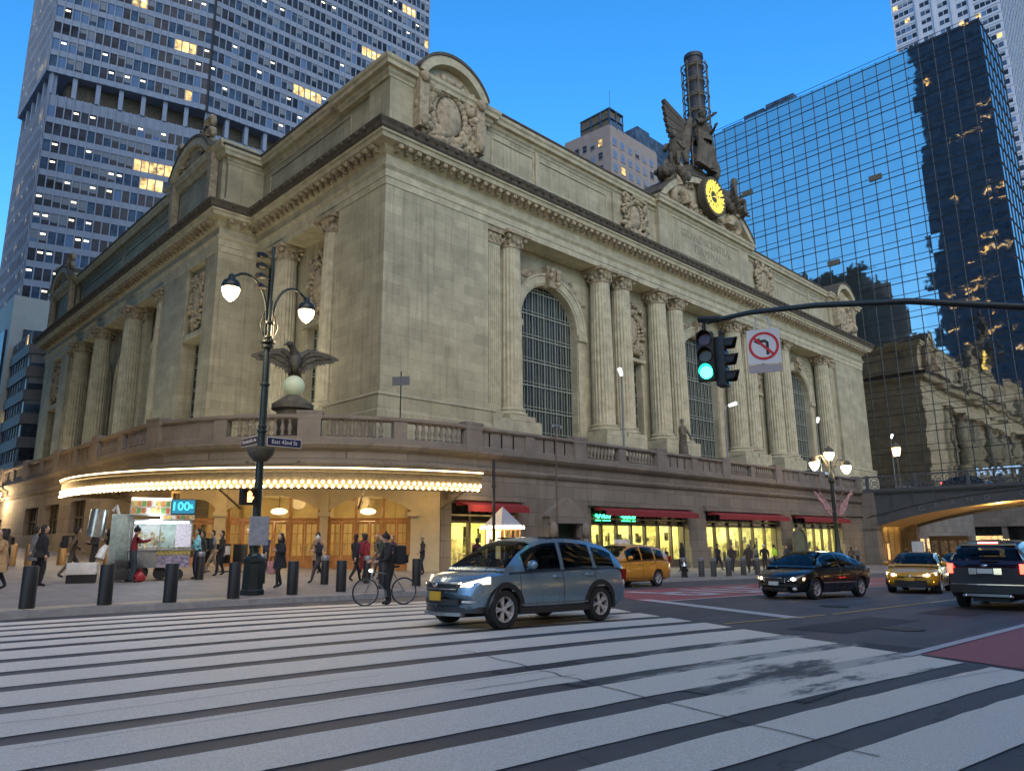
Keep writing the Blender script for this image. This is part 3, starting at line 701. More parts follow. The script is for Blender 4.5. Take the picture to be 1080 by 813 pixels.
# pilasters beside the outer columns
def pilaster(F_,u,d):
    b=MB(F_); b.box(u-.75,u+.75,d-.6,d,12.1,26.6)
    for i in range(6): b.box(u-.66+i*.235,u-.58+i*.235,d,d+.05,12.6,26.3)
    b.box(u-.95,u+.95,d-.6,d+.15,11.3,12.1)
    p=b.build('pilaster',M['limestone_plain'],GC)
    k_=MB(F_); k_.box(u-.8,u+.8,d-.6,d+.1,26.6,27.5); k_.box(u-1.0,u+1.0,d-.6,d+.3,27.55,28.0)
    for i in range(7): k_.ball((u-.8+i*.27,d+.14,27.0+(i%2)*.25),(.15,.14,.26),6,5)
    k_.build('capital',M['carved'],p)
pilaster(FS,40.4,-.35); pilaster(FS,109.3,-.35); pilaster(F25,87.0,-1.2)
# --- entablature
ent=[(-2.5,28.0),(0.06,28.0),(.06,28.55),(.12,28.58),(.12,29.15),(.32,29.4),(.34,29.5),(.1,29.56),(.1,30.35),(.28,30.5),(.42,30.62),(.5,30.95),(1.15,31.0),(1.2,31.0),(1.3,31.32),(1.42,31.34),(1.46,31.5),(-2.5,31.5)]
b=MB(); b.sweep(PF,ent); b.build('entablature',M['limestone_plain'],GC)
crown=[(-2.4,31.505),(1.48,31.505),(1.6,31.62),(1.66,31.85),(1.84,32.1),(1.84,32.2),(-2.4,32.45)]
b=MB(); b.sweep(PF,crown)
def along(path,step,fn,off0=.4):
    for i in range(len(path)-1):
        a,c=Vector(path[i]),Vector(path[i+1]); L_=(c-a).length; d=(c-a)/L_; n=int((L_-2*off0)/step)
        for j in range(n+1):
            p=a+d*(off0+(L_-2*off0)*j/max(1,n)); fn(p,d)
def lion(p,d):
    n_=Vector((-d.y,d.x)); q=p+n_*1.8; b.ball((q.x,q.y,31.95),.17,6,4)
along(PF[1:7],1.0,lion)
b.build('cornice_crown',M['weathered'],GC)
b=MB()
def modil(p,d):
    n_=Vector((-d.y,d.x)); Mx=Matrix.Identity(4)
    for i in range(2): Mx[i][0]=d[i]; Mx[i][1]=n_[i]; Mx[i][3]=p[i]
    b.cut(); b.T=Mx; b.box(-.19,.19,.3,1.12,30.68,30.99); b.box(-.15,.15,.3,.8,30.5,30.68); b.ball((0,.95,30.72),(.17,.2,.13),6,4)
along(PF[1:7],.86,modil,.55); b.T=Matrix.Identity(4)
b.build('modillion_course',M['carved'],GC)
# --- attic
AP=[(XE-.5,130),(XE-.5,43.5),(29.5,43.5),(29.5,65.0),(25.9,65.0),(25.9,126.5),(29.5,126.5),(29.5,130)]
b=MB(); b.sweep(AP,[(-1.5,32.2),(.35,32.2),(.35,33.35),(.2,33.5),(0,33.55),(0,37.2),(-1.5,37.2)])
b.T=FS
b.box(29.2,39.3,-3,-.1,32.3,37.3); b.box(110.3,XE-.2,-3,-.1,32.3,37.3); b.box(CX-17.5,CX+17.5,-2.5,-.28,32.3,37.25); b.box(CX-10,CX+10,-2.5,.25,32.3,38.6)
b.T=F25; b.box(70.5,121,-2.5,-.28,32.3,37.25) if False else None
b.box(65.4,77.5,-3,-.1,32.3,39.0)
b.box(114.0,126.2,-3,-.1,32.3,39.0)
b.T=Matrix.Identity(4); b.build('attic_wall',M['limestone'],GC)
b=MB(FS)
def panel(u0,u1,z0,z1,d):
    b.cut()
    for (a,c,e,f) in ((u0,u1,z0,z0+.12),(u0,u1,z1-.12,z1),(u0,u0+.12,z0+.12,z1-.12),(u1-.12,u1,z0+.12,z1-.12)): b.box(a,c,d,d+.09,e,f)
for u0,u1 in ((40.2,45.6),(46.2,56.4),(CX+18.4,CX+28.6),(CX+29.2,CX+34.8)): panel(u0,u1,33.9,36.6,-.5)
b.box(45.7,46.1,-.5,-.3,33.6,37.2); b.box(CX+28.7,CX+29.1,-.5,-.3,33.6,37.2)
panel(CX-7.6,CX+7.6,33.5,37.6,.25)
b.T=F29; panel(49,63.5,33.9,36.6,-.5)
b.T=F25; panel(79,94.8,33.9,36.6,-.5); panel(95.4,112.5,33.9,36.6,-.5)
b.T=Matrix.Identity(4); b.build('attic_panel',M['limestone_plain'],GC)
AC=[(-1.6,37.15),(.05,37.15),(.1,37.35),(.25,37.5),(.3,37.75),(.62,37.8),(.66,38.1),(.8,38.25),(.85,38.5),(-1.6,38.62)]
b=MB(); b.sweep(AP,AC); b.T=FS; 
b.T=Matrix.Identity(4)
for poly in ([(28.9,39.6),(43.4,46)],):
    pass
b.sweep([(39.6,47),(39.6,43.1),(29.1,43.1),(29.1,50.2),(31,50.2)],[(o,z+.004) for o,z in AC])
b.cut(); b.sweep([(XE-.1,50),(XE-.1,43.1),(110.1,43.1),(110.1,47)],[(o,z+.004) for o,z in AC])
b.build('attic_cornice',M['limestone_plain'],GC)
b=MB()
b.sweep(AP,[(-1.5,38.63),(.8,38.52),(.92,38.62),(.92,38.75),(-1.5,38.95)])
b.build('roof_edge',M['weathered'],GC)
b=MB(); b.prism([(30.6,45),(XE-2,45),(XE-2,129),(30.6,129)],37.3,38.0); b.prism([(27.2,66.5),(30.6,66.5),(30.6,125),(27.2,125)],37.3,37.9); b.build('roof',M['weathered'],GC)
# segmental pediments over corner aedicules
def seg_ped(F_,u0,u1,d,z0,rise,depth=2.5,name='segmental_pediment'):
    uc=(u0+u1)/2; w=(u1-u0)/2; rad=(w*w+rise*rise)/(2*rise); zc=z0+rise-rad; a=math.asin(w/rad); n=18
    pts=[(uc+rad*math.sin(-a+2*a*i/n),zc+rad*math.cos(-a+2*a*i/n)) for i in range(n+1)]
    inn=[(uc+(rad-.75)*math.sin(-a*.93+2*a*.93*i/n),zc+(rad-.75)*math.cos(-a*.93+2*a*.93*i/n)) for i in range(n+1)]
    b=MB(F_)
    o=[(p[0],d+.9,p[1]) for p in pts]+[(p[0],d+.9,p[1]) for p in inn]+[(p[0],d-depth,p[1]) for p in pts]+[(p[0],d-depth,p[1]) for p in inn]
    k_=n+1; fs=[]
    for i in range(n): fs+=[(i,i+1,k_+i+1,k_+i),(i,2*k_+i,2*k_+i+1,i+1),(k_+i,k_+i+1,3*k_+i+1,3*k_+i),(2*k_+i,3*k_+i,3*k_+i+1,2*k_+i+1)]
    fs+=[(0,k_,3*k_,2*k_),(n,2*k_+n,3*k_+n,k_+n)]
    b.add(o,fs); 
    b.slab([(u0+.3,z0+.003)]+[(p[0],p[1]) for p in inn][0:0]+[(uc+(rad-.7)*math.sin(-a*.9+2*a*.9*i/n),zc+(rad-.7)*math.cos(-a*.9+2*a*.9*i/n)) for i in range(n+1)]+[(u1-.3,z0+.003)],d-depth+.05,d+.15)
    pd=b.build(name,M['limestone_plain'],GC)
    c=MB(F_); o=[(p[0],d+1.0,p[1]+.02) for p in pts]+[(p[0],d-depth-.1,p[1]+.02) for p in pts]+[(uc+(p[0]-uc)*1.01,d+1.0,p[1]+.28) for p in pts]+[(uc+(p[0]-uc)*1.01,d-depth-.1,p[1]+.28) for p in pts]
    fs=[]
    for i in range(n): fs+=[(i,i+1,k_+i+1,k_+i),(2*k_+i,3*k_+i,3*k_+i+1,2*k_+i+1),(i,2*k_+i,2*k_+i+1,i+1),(k_+i,k_+i+1,3*k_+i+1,3*k_+i)]
    fs+=[(0,k_,3*k_,2*k_),(n,2*k_+n,3*k_+n,k_+n)]
    c.add(o,fs); c.build('lead_capping',M['weathered'],pd)
    return pd
for (u0,u1) in ((31.2,38.6),(XE-9.6,XE-2.2)):
    seg_ped(FS,u0,u1,.1,38.4,2.4,3.2)
b=MB()
relief(b,FS,34.9,35.9,6.6,6.6,.05,21,n=130); b.cut(); relief(b,FS,XE-5.9,35.9,6.6,6.6,.05,22,n=110)
b.cut(); relief(b,FS,CX-14.2,35.2,4.4,5.0,-.1,23,n=90); b.cut(); relief(b,FS,CX+14.2,35.2,4.4,5.0,-.1,24,n=90)
b.T=FS
for uu in (31.9,37.9,XE-2.9,XE-8.9): b.cut(); b.box(uu-.45,uu+.45,-.1,.75,33.6,38.2); b.ball((uu,.8,38.0),(.5,.4,.5),8,6); b.ball((uu,.7,34.2),(.4,.4,.6),8,6)
b.T=Matrix.Identity(4); b.build('carved_relief',M['carved'],GC,smooth=True,angle=80)
# west pavilions: broken pediment with carving
for u0,u1,sd in ((66.4,76.6,31),(114.8,125.4,32)):
    seg_ped(F25,u0,u1,.1,39.0,2.6,3.0)
    b=MB(); relief(b,F25,(u0+u1)/2,40.8,9.5,3.4,.2,sd,n=110)
    b.T=F25
    for uu in (u0+.2,u1-.2): b.box(uu-.4,uu+.4,0,.7,33.6,38.9)
    b.T=Matrix.Identity(4); b.build('carved_relief',M['carved'],GC,smooth=True,angle=80)
b=MB(); b.sweep([(28.5,65.0),(25.5,65.0),(25.5,77.9),(28,77.9)],[(o,z+.55) for o,z in AC]); b.cut(); b.sweep([(28.5,113.7),(25.5,113.7),(25.5,126.5),(28,126.5)],[(o,z+.55) for o,z in AC])
b.cut(); b.sweep([(CX+10,45),(CX+10,42.8),(CX-10,42.8),(CX-10,45)],[(o,z+.45) for o,z in AC])
b.build('attic_cornice',M['limestone_plain'],GC)
# inscription
text_mesh('inscription','GRAND  CENTRAL\nTERMINAL',1.35,.03,M['inscr'],text_frame((CX,42.74,35.55),(1,0,0),(0,-1,0)),GC)
# --- central pediment with clock
pdm=seg_ped(FS,CX-10.6,CX+10.6,.1,39.1,4.9,3.2,'clock_pediment')
b=MB(); relief(b,FS,CX,41.4,17,4.4,.2,41,shield=False,n=190); b.T=Matrix.Identity(4)
b.build('carved_relief',M['carved'],GC,smooth=True,angle=80)
b=MB(FS)
def ring(b,uc,zc,r0,r1,d0,d1,n=36,m=0):
    vs=[];
    for i in range(n):
        a=2*math.pi*i/n
        for rr,dd in ((r0,d0),(r0,d1),(r1,d1),(r1,d0)): vs.append((uc+rr*math.cos(a),dd,zc+rr*math.sin(a)))
    b.add(vs,[(4*i+j,4*i+(j+1)%4,4*((i+1)%n)+(j+1)%4,4*((i+1)%n)+j) for i in range(n) for j in range(4)],m)
CZ=41.9; FSC=frame((0,42.3,0),(1,0,0),(0,-1,0))@Matrix.Translation((CX,0,CZ))@Matrix.Diagonal((.76,1,.76,1))@Matrix.Translation((-CX,0,-CZ)) if True else None; b=MB(FSC)
CZ=41.9
ring(b,CX,CZ,2.75,3.25,.1,1.0)
clk=b.build('clock',M['weathered'],GC)
b=MB(FSC); b.slab([(CX+2.5*math.cos(R(i*10)),CZ+2.5*math.sin(R(i*10))) for i in range(36)],.3,.78); b.build('clock_face',mat('clock_blue',(.02,.03,.02),.4),clk)
b=MB(FSC)
ring(b,CX,CZ,1.0,1.12,.8,.92); ring(b,CX,CZ,1.75,1.86,.8,.9)
for i in range(12):
    b.cut(); a=R(i*30); c_,s_=math.cos(a),math.sin(a); ring(b,CX+2.18*c_,CZ+2.18*s_,.26,.42,.8,1.0,10)
    for w in (-.1,0,.1):
        ca,sa=math.cos(a+w),math.sin(a+w); b.tube([(CX+1.15*ca,.88,CZ+1.15*sa),(CX+1.75*ca,.88,CZ+1.75*sa)],.05,5)
for i in range(24):
    b.cut(); a=R(i*15+7.5); b.slab([(CX+2.5*math.cos(a-.07),CZ+2.5*math.sin(a-.07)),(CX+2.85*math.cos(a),CZ+2.85*math.sin(a)),(CX+2.5*math.cos(a+.07),CZ+2.5*math.sin(a+.07))],.85,1.05)
b.build('clock_numerals',M['gold'],clk)
b=MB(FSC)
for a,l,w in ((R(-25),1.9,.09),(R(200),1.3,.12)): b.slab([(CX-w*math.sin(a),CZ+w*math.cos(a)),(CX+w*math.sin(a),CZ-w*math.cos(a)),(CX+l*math.cos(a),CZ+l*math.sin(a))],1.0,1.05)
b.build('clock_hands',M['gold'],clk)
M['weather_grey']=M['weathered']
# ================================================================== TERRACE BUILDING (street level base)
TB = thing('terrace_base', 'street level stone base of the station with curved corner, balustrade, shops and lit entrance canopy', 'base building', (20,31,0))
def arc(r, a0, a1, n, cx=25.5, cy=42.4): return [(cx+r*math.cos(R(a0+(a1-a0)*i/n)), cy+r*math.sin(R(a0+(a1-a0)*i/n))) for i in range(n+1)]
PATH = [(80,30),(60,30),(40,30)]+arc(12.4,270,180,26)+[(13.1,60),(13.1,90),(13.1,130)]
b=MB()
b.sweep(PATH,[(-1.2,4.25),(0,4.25),(0,5.15),(.12,5.2),(.22,5.35),(.22,5.45),(0.03,5.5),(.03,5.95),(.3,6.1),(.42,6.25),(.42,6.35),(-1.2,6.35)])
b.build('upper_wall',M['base_stone'],TB)
b=MB(); b.prism([(80,31.1),(26,31.1)]+arc(11.3,268,182,10)+[(14.2,130),(30,130),(30,44),(80,44)],6.05,6.3); b.prism([(120,31),(80,31),(80,44),(120,44)],6.05,6.3)
b.build('terrace_deck',M['asphalt'],TB)
# balustrade: rails, pedestals, baluster panels
b=MB(); b.sweep(PATH,[(-.12,6.36),(.26,6.36),(.26,6.62),(.14,6.68),(-.12,6.68)]); b.sweep(PATH,[(-.16,7.5),(.2,7.5),(.28,7.58),(.28,7.72),(-.2,7.76)])
b.build('balustrade_rail',M['base_plain'],TB)
def path_at(s):
    P=[Vector(p) for p in PATH]
    for i in range(len(P)-1):
        L_=(P[i+1]-P[i]).length
        if s<=L_: d=(P[i+1]-P[i])/L_; return P[i]+d*s,d
        s-=L_
    return P[-1],(P[-1]-P[-2]).normalized()
def loc_T(p,d,z=0):
    n_=Vector((-d.y,d.x)); Mx=Matrix.Identity(4)
    for i in range(2): Mx[i][0]=d[i]; Mx[i][1]=n_[i]; Mx[i][3]=p[i]
    Mx[2][3]=z; return Mx
bal=[(.05,6.68),(.11,6.72),(.11,6.78),(.06,6.84),(.12,7.0),(.125,7.08),(.07,7.28),(.055,7.36),(.10,7.42),(.10,7.5)]
tot=sum((Vector(PATH[i+1])-Vector(PATH[i])).length for i in range(len(PATH)-1))
s_=1.0; k_=0
sol=MB(); 
while s_<tot-3:
    seg=4.4
    p,d=path_at(s_); solT=loc_T(p,d); sol.T=solT
    sol.cut(); big=(k_%2==0); w=.55 if big else .35
    sol.box(-w,w,-.2,.34 if big else .25,6.37,7.5); 
    if big: sol.box(-w-.08,w+.08,-.26,.38,7.76,7.9); sol.box(-w-.06,w+.06,-.2,.36,7.5,7.76)
    # panel between this pedestal and next: open balusters in the middle, solid ends
    op = (k_%4 in (0,1)) if not (44<s_<50) else False
    if 50<s_<66: op=True
    n=8; bp=MB()
    if op:
        for i in range(n):
            p2,d2=path_at(s_+.95+(seg-1.9)*i/(n-1)); bp.cut(); bp.T=Matrix.Identity(4); bp.lathe(bal,p2.x-(-d2.y)*-.06,p2.y+d2.x*.06,0,8)
        bp.build('baluster',M['base_plain'],TB,smooth=True,angle=60)
    else:
        for i in range(4):
            p2,d2=path_at(s_+.35+(seg-.7)*(i+.5)/4); sol.T=loc_T(p2,d2); sol.box(-(seg-.7)/8-.05,(seg-.7)/8+.05,-.05,.12,6.68,7.5)
    s_+=seg; k_+=1
sol.T=Matrix.Identity(4); sol.build('pedestal',M['base_plain'],TB)
# lower wall pieces, street front y = 30
FR=frame((0,30,0),(1,0,0),(0,-1,0)); FWs=frame((13.1,0,0),(0,1,0),(-1,0,0))
b=MB(FR)
for u0,u1 in ((24.2,24.9),(29.8,31.9),(35.3,36.2),(47.2,49.6),(61.5,63.9),(74.3,80)): b.cut(); b.box(u0,u1,-1.2,0,-2,4.25)
for u0,u1 in ((24.9,29.8),(36.2,47.2),(49.6,61.5),(63.9,74.3)): b.box(u0,u1,-1.2,0,3.72,4.25)
b.box(31.9,35.3,-1.2,-.003,2.6,4.25)
for u0,u1 in ((47.2,49.6),(61.5,63.9),(74.3,76.5)): b.box(u0-.15,u1+.15,0,.22,-2,1.1); 
b.T=FWs
for y0,y1 in ((44,50.5),(53.7,56.5),(60,62),(66,74),(76,130)): b.cut(); b.box(y0,y1,-1.2,0,-1,4.25)
for y0,y1 in ((50.5,53.7),(56.5,60),(62,66)): b.box(y0,y1,-1.2,-.0,-1,2.3); b.box(y0,y1,-1.2,-.5,2.3,4.25)
b.box(74,76,-1.2,0,3.7,4.25)
b.T=Matrix.Identity(4)
b.sweep(arc(12.4,205,180,6)+[(13.1,44)],[(-1.2,-1),(0,-1),(0,4.25),(-1.2,4.25)])
b.sweep([(80,30),(74.3,30)],[(0.0,3.8),(.18,3.85),(.18,4.05),(0,4.1)])
for u0,u1 in ((24.6,30.1),(35.9,47.6),(49.3,61.8),(63.6,74.6)): b.T=FR; b.box(u0,u1,0,.35,3.72,3.95); b.box(u0,u1,.0,.2,3.95,4.1)
b.T=Matrix.Identity(4); b.build('lower_wall',M['base_stone'],TB)
for y0,y1 in ((50.5,53.7),(56.5,60),(62,66)):
    b=MB(FWs); b.box(y0,y1,-.5,-.4,2.3,4.25); w=b.build('wall_window',M['win_glass'],TB)
    fb=MB(FWs); 
    for i in range(5): u=y0+(y1-y0)*i/4; fb.box(u-.05,u+.05,-.4,-.32,2.3,4.25)
    fb.box(y0,y1,-.39,-.3,3.2,3.3); fb.build('window_frame',M['bronze_dark'],w)
# small stone portal with pediment
b=MB(FR)
for s2 in (-1,1):
    u=33.6+s2*1.45; b.box(u-.28,u+.28,0,.35,-.6,2.6); b.ball((u,.5,2.2),(.3,.3,.5),8,6); b.ball((u,.45,1.4),(.22,.25,.4),8,6)
b.box(31.9,35.3,0,.5,2.6,2.95); b.slab([(31.75,2.96),(35.45,2.96),(35.45,3.1),(33.6,4.15),(31.75,3.1)],0,.5)
b.build('portal_surround',M['base_plain'],TB,smooth=True,angle=40)
b=MB(FR); b.box(32.4,34.8,-.6,-.5,-.7,2.6); b.build('portal_door',mat('green_door',(.02,.06,.045),.5,var=.3),TB)
# --- shops
M['shop_wall']=mat('shop_wall',(.62,.54,.30),.8,var=.75,vscale=1.6)
M['shop_floor']=mat('shop_floor',(.3,.26,.2),.5)
M['shop_light']=glow('shop_light',(1,.88,.42),9)
M['shop_goods']=mat('shop_goods',(.30,.22,.12),.6,var=.9,vscale=3.5,second=(.65,.58,.34))
M['clear']=None
def clear_glass(name,col=(.9,.95,.93)):
    m,nt,b=new_mat(name); nt.nodes.remove(b); o=nt.nodes['Material Output']
    t=N(nt,'ShaderNodeBsdfTransparent'); t.inputs[0].default_value=(*col,1); gl=N(nt,'ShaderNodeBsdfGlossy'); gl.inputs['Roughness'].default_value=.02
    lw=N(nt,'ShaderNodeLayerWeight'); pw=N(nt,'ShaderNodeMath',operation='POWER'); nt.links.new(lw.outputs['Facing'],pw.inputs[0]); pw.inputs[1].default_value=4; f=N(nt,'ShaderNodeMath',operation='MULTIPLY_ADD'); nt.links.new(pw.outputs[0],f.inputs[0]); f.inputs[1].default_value=.5; f.inputs[2].default_value=.03; mx=N(nt,'ShaderNodeMixShader'); nt.links.new(f.outputs[0],mx.inputs[0]); nt.links.new(t.outputs[0],mx.inputs[1]); nt.links.new(gl.outputs[0],mx.inputs[2]); nt.links.new(mx.outputs[0],o.inputs[0]); return m
M['clear']=clear_glass('clear_glass')
M['mullion']=mat('bronze_mullion',(.09,.07,.05),.5,var=.3,vscale=8)
M['neon']=glow('green_neon',(.05,1,.35),2.5)
def shop(u0,u1,n,sd,neon=False,doorgap=None):
    r_=random.Random(sd); zb=g((u0+u1)/2,30)+.15
    b=MB(FR); b.box(u0,u1,-3.6,-3.5,zb,3.7); b.box(u0,u0+.04,-3.5,-.9,zb,3.7); b.box(u1-.04,u1,-3.5,-.9,zb,3.7); b.box(u0,u1,-3.5,-.3,2.92,3.0)
    rm=b.build('shop_room',M['shop_wall'],TB)
    b=MB(FR); b.box(u0,u1,-3.5,-.3,zb-.3,zb+.02); b.build('shop_floor',M['shop_floor'],rm)
    b=MB(FR)
    for i in range(int((u1-u0)/1.5)): b.cut(); b.box(u0+.6+i*1.5,u0+1.5+i*1.5,-2.6,-1.4,2.86,2.915)
    b.build('ceiling_light',M['shop_light'],rm)
    b=MB(FR)
    for i in list(range(int((u1-u0)/1.1)))*2:
        b.cut(); u=u0+.3+i*1.1+r_.uniform(0,.3); h=r_.uniform(.9,2.3)
        if r_.random()<.75:
            b.box(u,u+r_.uniform(.25,.8),-3.3,-2.7,zb,zb+h)
        if r_.random()<.5: b.box(u+.2,u+.2+r_.uniform(.2,.5),-1.5,-1.1,zb+.5,zb+r_.uniform(.9,1.6))
        if r_.random()<.6: b.box(u,u+r_.uniform(.06,.5),-1.0,-.95,zb+r_.uniform(1.2,1.9),zb+r_.uniform(2.0,2.4))
    b.build('shop_goods',M['shop_goods'],rm)
    fr=MB(FR)
    fr.box(u0,u1,-.7,-.4,zb-.3,zb+.55 if sd!=1 else zb+.1); fr.box(u0,u1,-.62,-.45,2.55,2.68); fr.box(u0,u1,-.62,-.45,3.6,3.72)
    for i in range(n+1):
        u=u0+(u1-u0)*i/n; fr.box(u-.08,u+.08,-.65,-.42,zb,3.6)
    fr.build('shopfront_frame',M['mullion'],TB)
    b=MB(FR); b.box(u0,u1,-.56,-.54,zb,2.55); b.build('shop_window',M['clear'],TB)
    b=MB(FR); b.box(u0,u1,-.60,-.54,2.68,3.6); b.build('transom_panel',M['win_glass'],TB)
    # awning: slightly raked canvas box with scalloped edge
    a0,a1=(u0+.3,u1-.1)
    b=MB(FR); b.slab([(0,0)],0,0) if False else None
    vs=[]; nn=int((a1-a0)/.25)
    prof=[(-.02,3.72),(.95,3.28)]
    for i in range(nn+1):
        u=a0+(a1-a0)*i/nn; z=.0
        vs+= [(u,.01,3.70),(u,.98,3.42),(u,1.0,3.08+(.03 if i%2 else 0))]
    b.add(vs,[(3*i+j,3*i+j+1,3*i+j+4,3*i+j+3) for i in range(nn) for j in range(2)])
    b.add([(a0,.01,3.70),(a0,.98,3.42),(a0,.01,3.42)],[(0,1,2)]); b.add([(a1,.01,3.70),(a1,.98,3.42),(a1,.01,3.42)],[(0,1,2)])
    b.build('awning',M['red_awning'],TB)
    if neon:
        for uu in neon:
            c=MB(FR); pts=[]
            for i in range(26):
                t=i/25; pts.append((uu+t*1.5,-.45,3.1+.16*math.sin(t*26)*(1-.3*t)))
            c.tube(pts,.045,6); c.tube([(uu,-.45,2.86),(uu+1.5,-.45,2.86)],.03,6); c.build('neon_sign',M['neon'],TB)
shop(24.9,29.8,3,1); shop(36.2,47.2,7,2,neon=(37.2,39.9)); shop(49.6,61.5,6,3); shop(63.9,74.3,6,4)
# --- main entrance
EA=Vector((14.0,36.6)); EB=Vector((24.2,30.0)); EU=(EB-EA).normalized()
FE=frame((EA.x,EA.y,0),(EU.x,EU.y,0),(EU.y,-EU.x,0))
M['portal_stone']=mat('entrance_stone',(.46,.40,.27),.75,var=.14,vscale=1.5,bump=.3)
b=MB(FE)
def segbay(b,u0,u1,zs,zt,z1,d0,d1):
    n=12; uc=(u0+u1)/2; w=(u1-u0)/2; h=zt-zs; rad=(w*w+h*h)/(2*h); zc=zt-rad; a=math.asin(w/rad)
    A=[(uc+rad*math.sin(-a+2*a*i/n),zc+rad*math.cos(-a+2*a*i/n)) for i in range(n+1)]
    b.slab([(u0,z1)]+A+[(u1,z1)],d0,d1); return A
b.box(-.45,1.25 if False else -.4,-1,0,-.5,4.2)
b.box(1.2,1.72,-1.0,.12,-.5,4.25); b.box(6.14,6.52,-1.0,.12,-.5,4.25); b.box(10.62,12.1,-1.2,.0,-.5,4.25)
A1=segbay(b,-.4,1.2,3.2,3.65,4.25,-.6,0); A2=segbay(b,1.72,6.14,3.15,3.85,4.25,-.6,0); A3=segbay(b,6.52,10.62,3.15,3.85,4.25,-.6,0)
for u in (1.46,6.33,10.75): b.box(u-.32,u+.32,-.1,.25,2.85,3.05); b.box(u-.28,u+.28,-.1,.18,-.5,.9)
b.build('entrance_wall',M['portal_stone'],TB)
def doorset(u0,u1,nd,zs,zt):
    zb=.2; b=MB(FE); uc=(u0+u1)/2
    # transom frame following the arch
    n=12; w=(u1-u0)/2; h=zt-zs; rad=(w*w+h*h)/(2*h); zc=zt-rad
    b.box(u0,u1,-.55,-.35,2.62,2.78)
    for i in range(nd+1):
        u=u0+(u1-u0)*i/nd; u=min(max(u,u0+.06),u1-.06); zz=zc+math.sqrt(max(0,rad*rad-(u-uc)**2)); b.box(u-.07,u+.07,-.55,-.33,zb-.3,zz)
    b.build('door_frame',M['wood'],TB)
    t=MB(FE); A=[(uc+rad*math.sin(-math.asin(w/rad)+2*math.asin(w/rad)*i/n),zc+rad*math.cos(-math.asin(w/rad)+2*math.asin(w/rad)*i/n)) for i in range(n+1)]
    t.slab([(u0,2.78)]+A+[(u1,2.78)],-.47,-.45); t.build('transom_window',M['clear'],TB)
    dw=(u1-u0)/nd
    for i in range(nd):
        a=u0+dw*i+.08; c=a+dw-.16; m_=(a+c)/2
        for (e,f) in ((a,m_-.01),(m_+.01,c)):
            b=MB(FE); b.box(e,f,-.5,-.42,zb-.1,zb+.75); b.box(e,e+.09,-.5,-.42,zb+.75,2.6); b.box(f-.09,f,-.5,-.42,zb+.75,2.6); b.box(e+.09,f-.09,-.5,-.42,2.48,2.6)
            b.box((e+f)/2-.02,(e+f)/2+.02,-.49,-.43,zb+.75,2.48)
            for zz in (1.5,2.0): b.box(e+.09,f-.09,-.49,-.43,zz,zz+.04)
            d=b.build('entrance_door',M['wood'],TB); q=MB(FE); q.box(e+.09,f-.09,-.47,-.46,zb+.75,2.48); q.build('door_glass',M['clear'],d)
            hx=f-.14 if e==a else e+.14
            q=MB(FE); q.tube([(hx,-.36,1.1),(hx,-.36,1.5)],.02,6); q.build('door_handle',M['steel'],d)
doorset(1.72,6.14,3,3.15,3.85); doorset(6.52,10.62,3,3.15,3.85); doorset(-.4,1.2,1,3.2,3.65)
# lobby behind the doors
M['lobby']=mat('lobby_stone',(.60,.48,.28),.7,var=.12,vscale=1)
b=MB(FE); b.box(-1.0,12,-6.1,-6,-.2,4.2); b.box(-1.1,-1,-6,-1.0,-.2,4.2); b.box(11.9,12.0,-6,-1.2,-.2,4.2); b.box(-1,12,-6,-.7,4.0,4.1)
for u in (2.0,4.0,6.3,8.6,10.4): b.box(u-.3,u+.3,-6,-5.6,-.2,4)
for u in (3,5.2,7.4,9.5): b.box(u-.6,u+.6,-6,-5.9,.2,2.5,)
M['lobbyg']=glow('lobby_globe',(1,.72,.36),3.2)
lb=b.build('lobby',M['lobby'],TB)
b=MB(FE); b.box(-1,12,-6,-.3,-.1,.16); b.build('lobby_floor',M['shop_floor'],lb)
for u in (3.9,8.5):
    b=MB(FE); b.tube([(u,-2.6,3.35),(u,-2.6,4.0)],.02,6,1); b.ball((u,-2.6,3.2),(.42,.42,.16),14,7,0); b.build('lobby_lamp',[M['lobbyg'],M['bronze_dark']],lb)
# --- canopy (marquee) with bulbs
CP = arc(15.2,278,170,40); CI = arc(12.4,272,180,20)
b=MB(); outer=arc(15.2,266,172,40); inner=arc(12.3,266,172,40)
n=len(outer)
vs=[(x,y,4.32) for x,y in outer]+[(x,y,4.32) for x,y in inner]+[(x,y,4.55) for x,y in outer]+[(x,y,4.75) for x,y in inner]
fs=[]
for i in range(n-1): fs+=[(i,i+1,n+i+1,n+i),(2*n+i,3*n+i,3*n+i+1,2*n+i+1)]
b.add(vs,fs)
cn=b.build('entrance_canopy',M['cream'],TB,fix=False)
b=MB(); b.sweep(outer,[(-.1,3.98),(0,3.9),(.1,3.98),(.12,4.66),(.2,4.7),(.2,4.82),(-.1,4.82)]); b.build('canopy_fascia',mat('canopy_bronze',(.20,.15,.08),.5,metal=.3,var=.3,vscale=6),cn)
b=MB(); b.sweep(arc(15.2,266,172,60),[(.19,4.83),(.23,4.83),(.23,4.87),(.19,4.87)]); b.build('rim_light',glow('rim_light',(1,.75,.4),5),cn)
b=MB(); b.sweep([outer[0],(inner[0][0],inner[0][1])],[(-.05,4.0),(.05,4.0),(.05,4.8),(-.05,4.8)]); b.sweep([(inner[-1][0]-.0,inner[-1][1]),outer[-1]],[(-.05,4.0),(.05,4.0),(.05,4.8),(-.05,4.8)])
for i in range(1,16):
    a=266-94*i/16; p=(25.5+12.5*math.cos(R(a)),42.4+12.5*math.sin(R(a))); q=(25.5+15.05*math.cos(R(a)),42.4+15.05*math.sin(R(a)))
    b.cut(); b.tube([(p[0],p[1],4.27),(q[0],q[1],4.27)],.06,6)
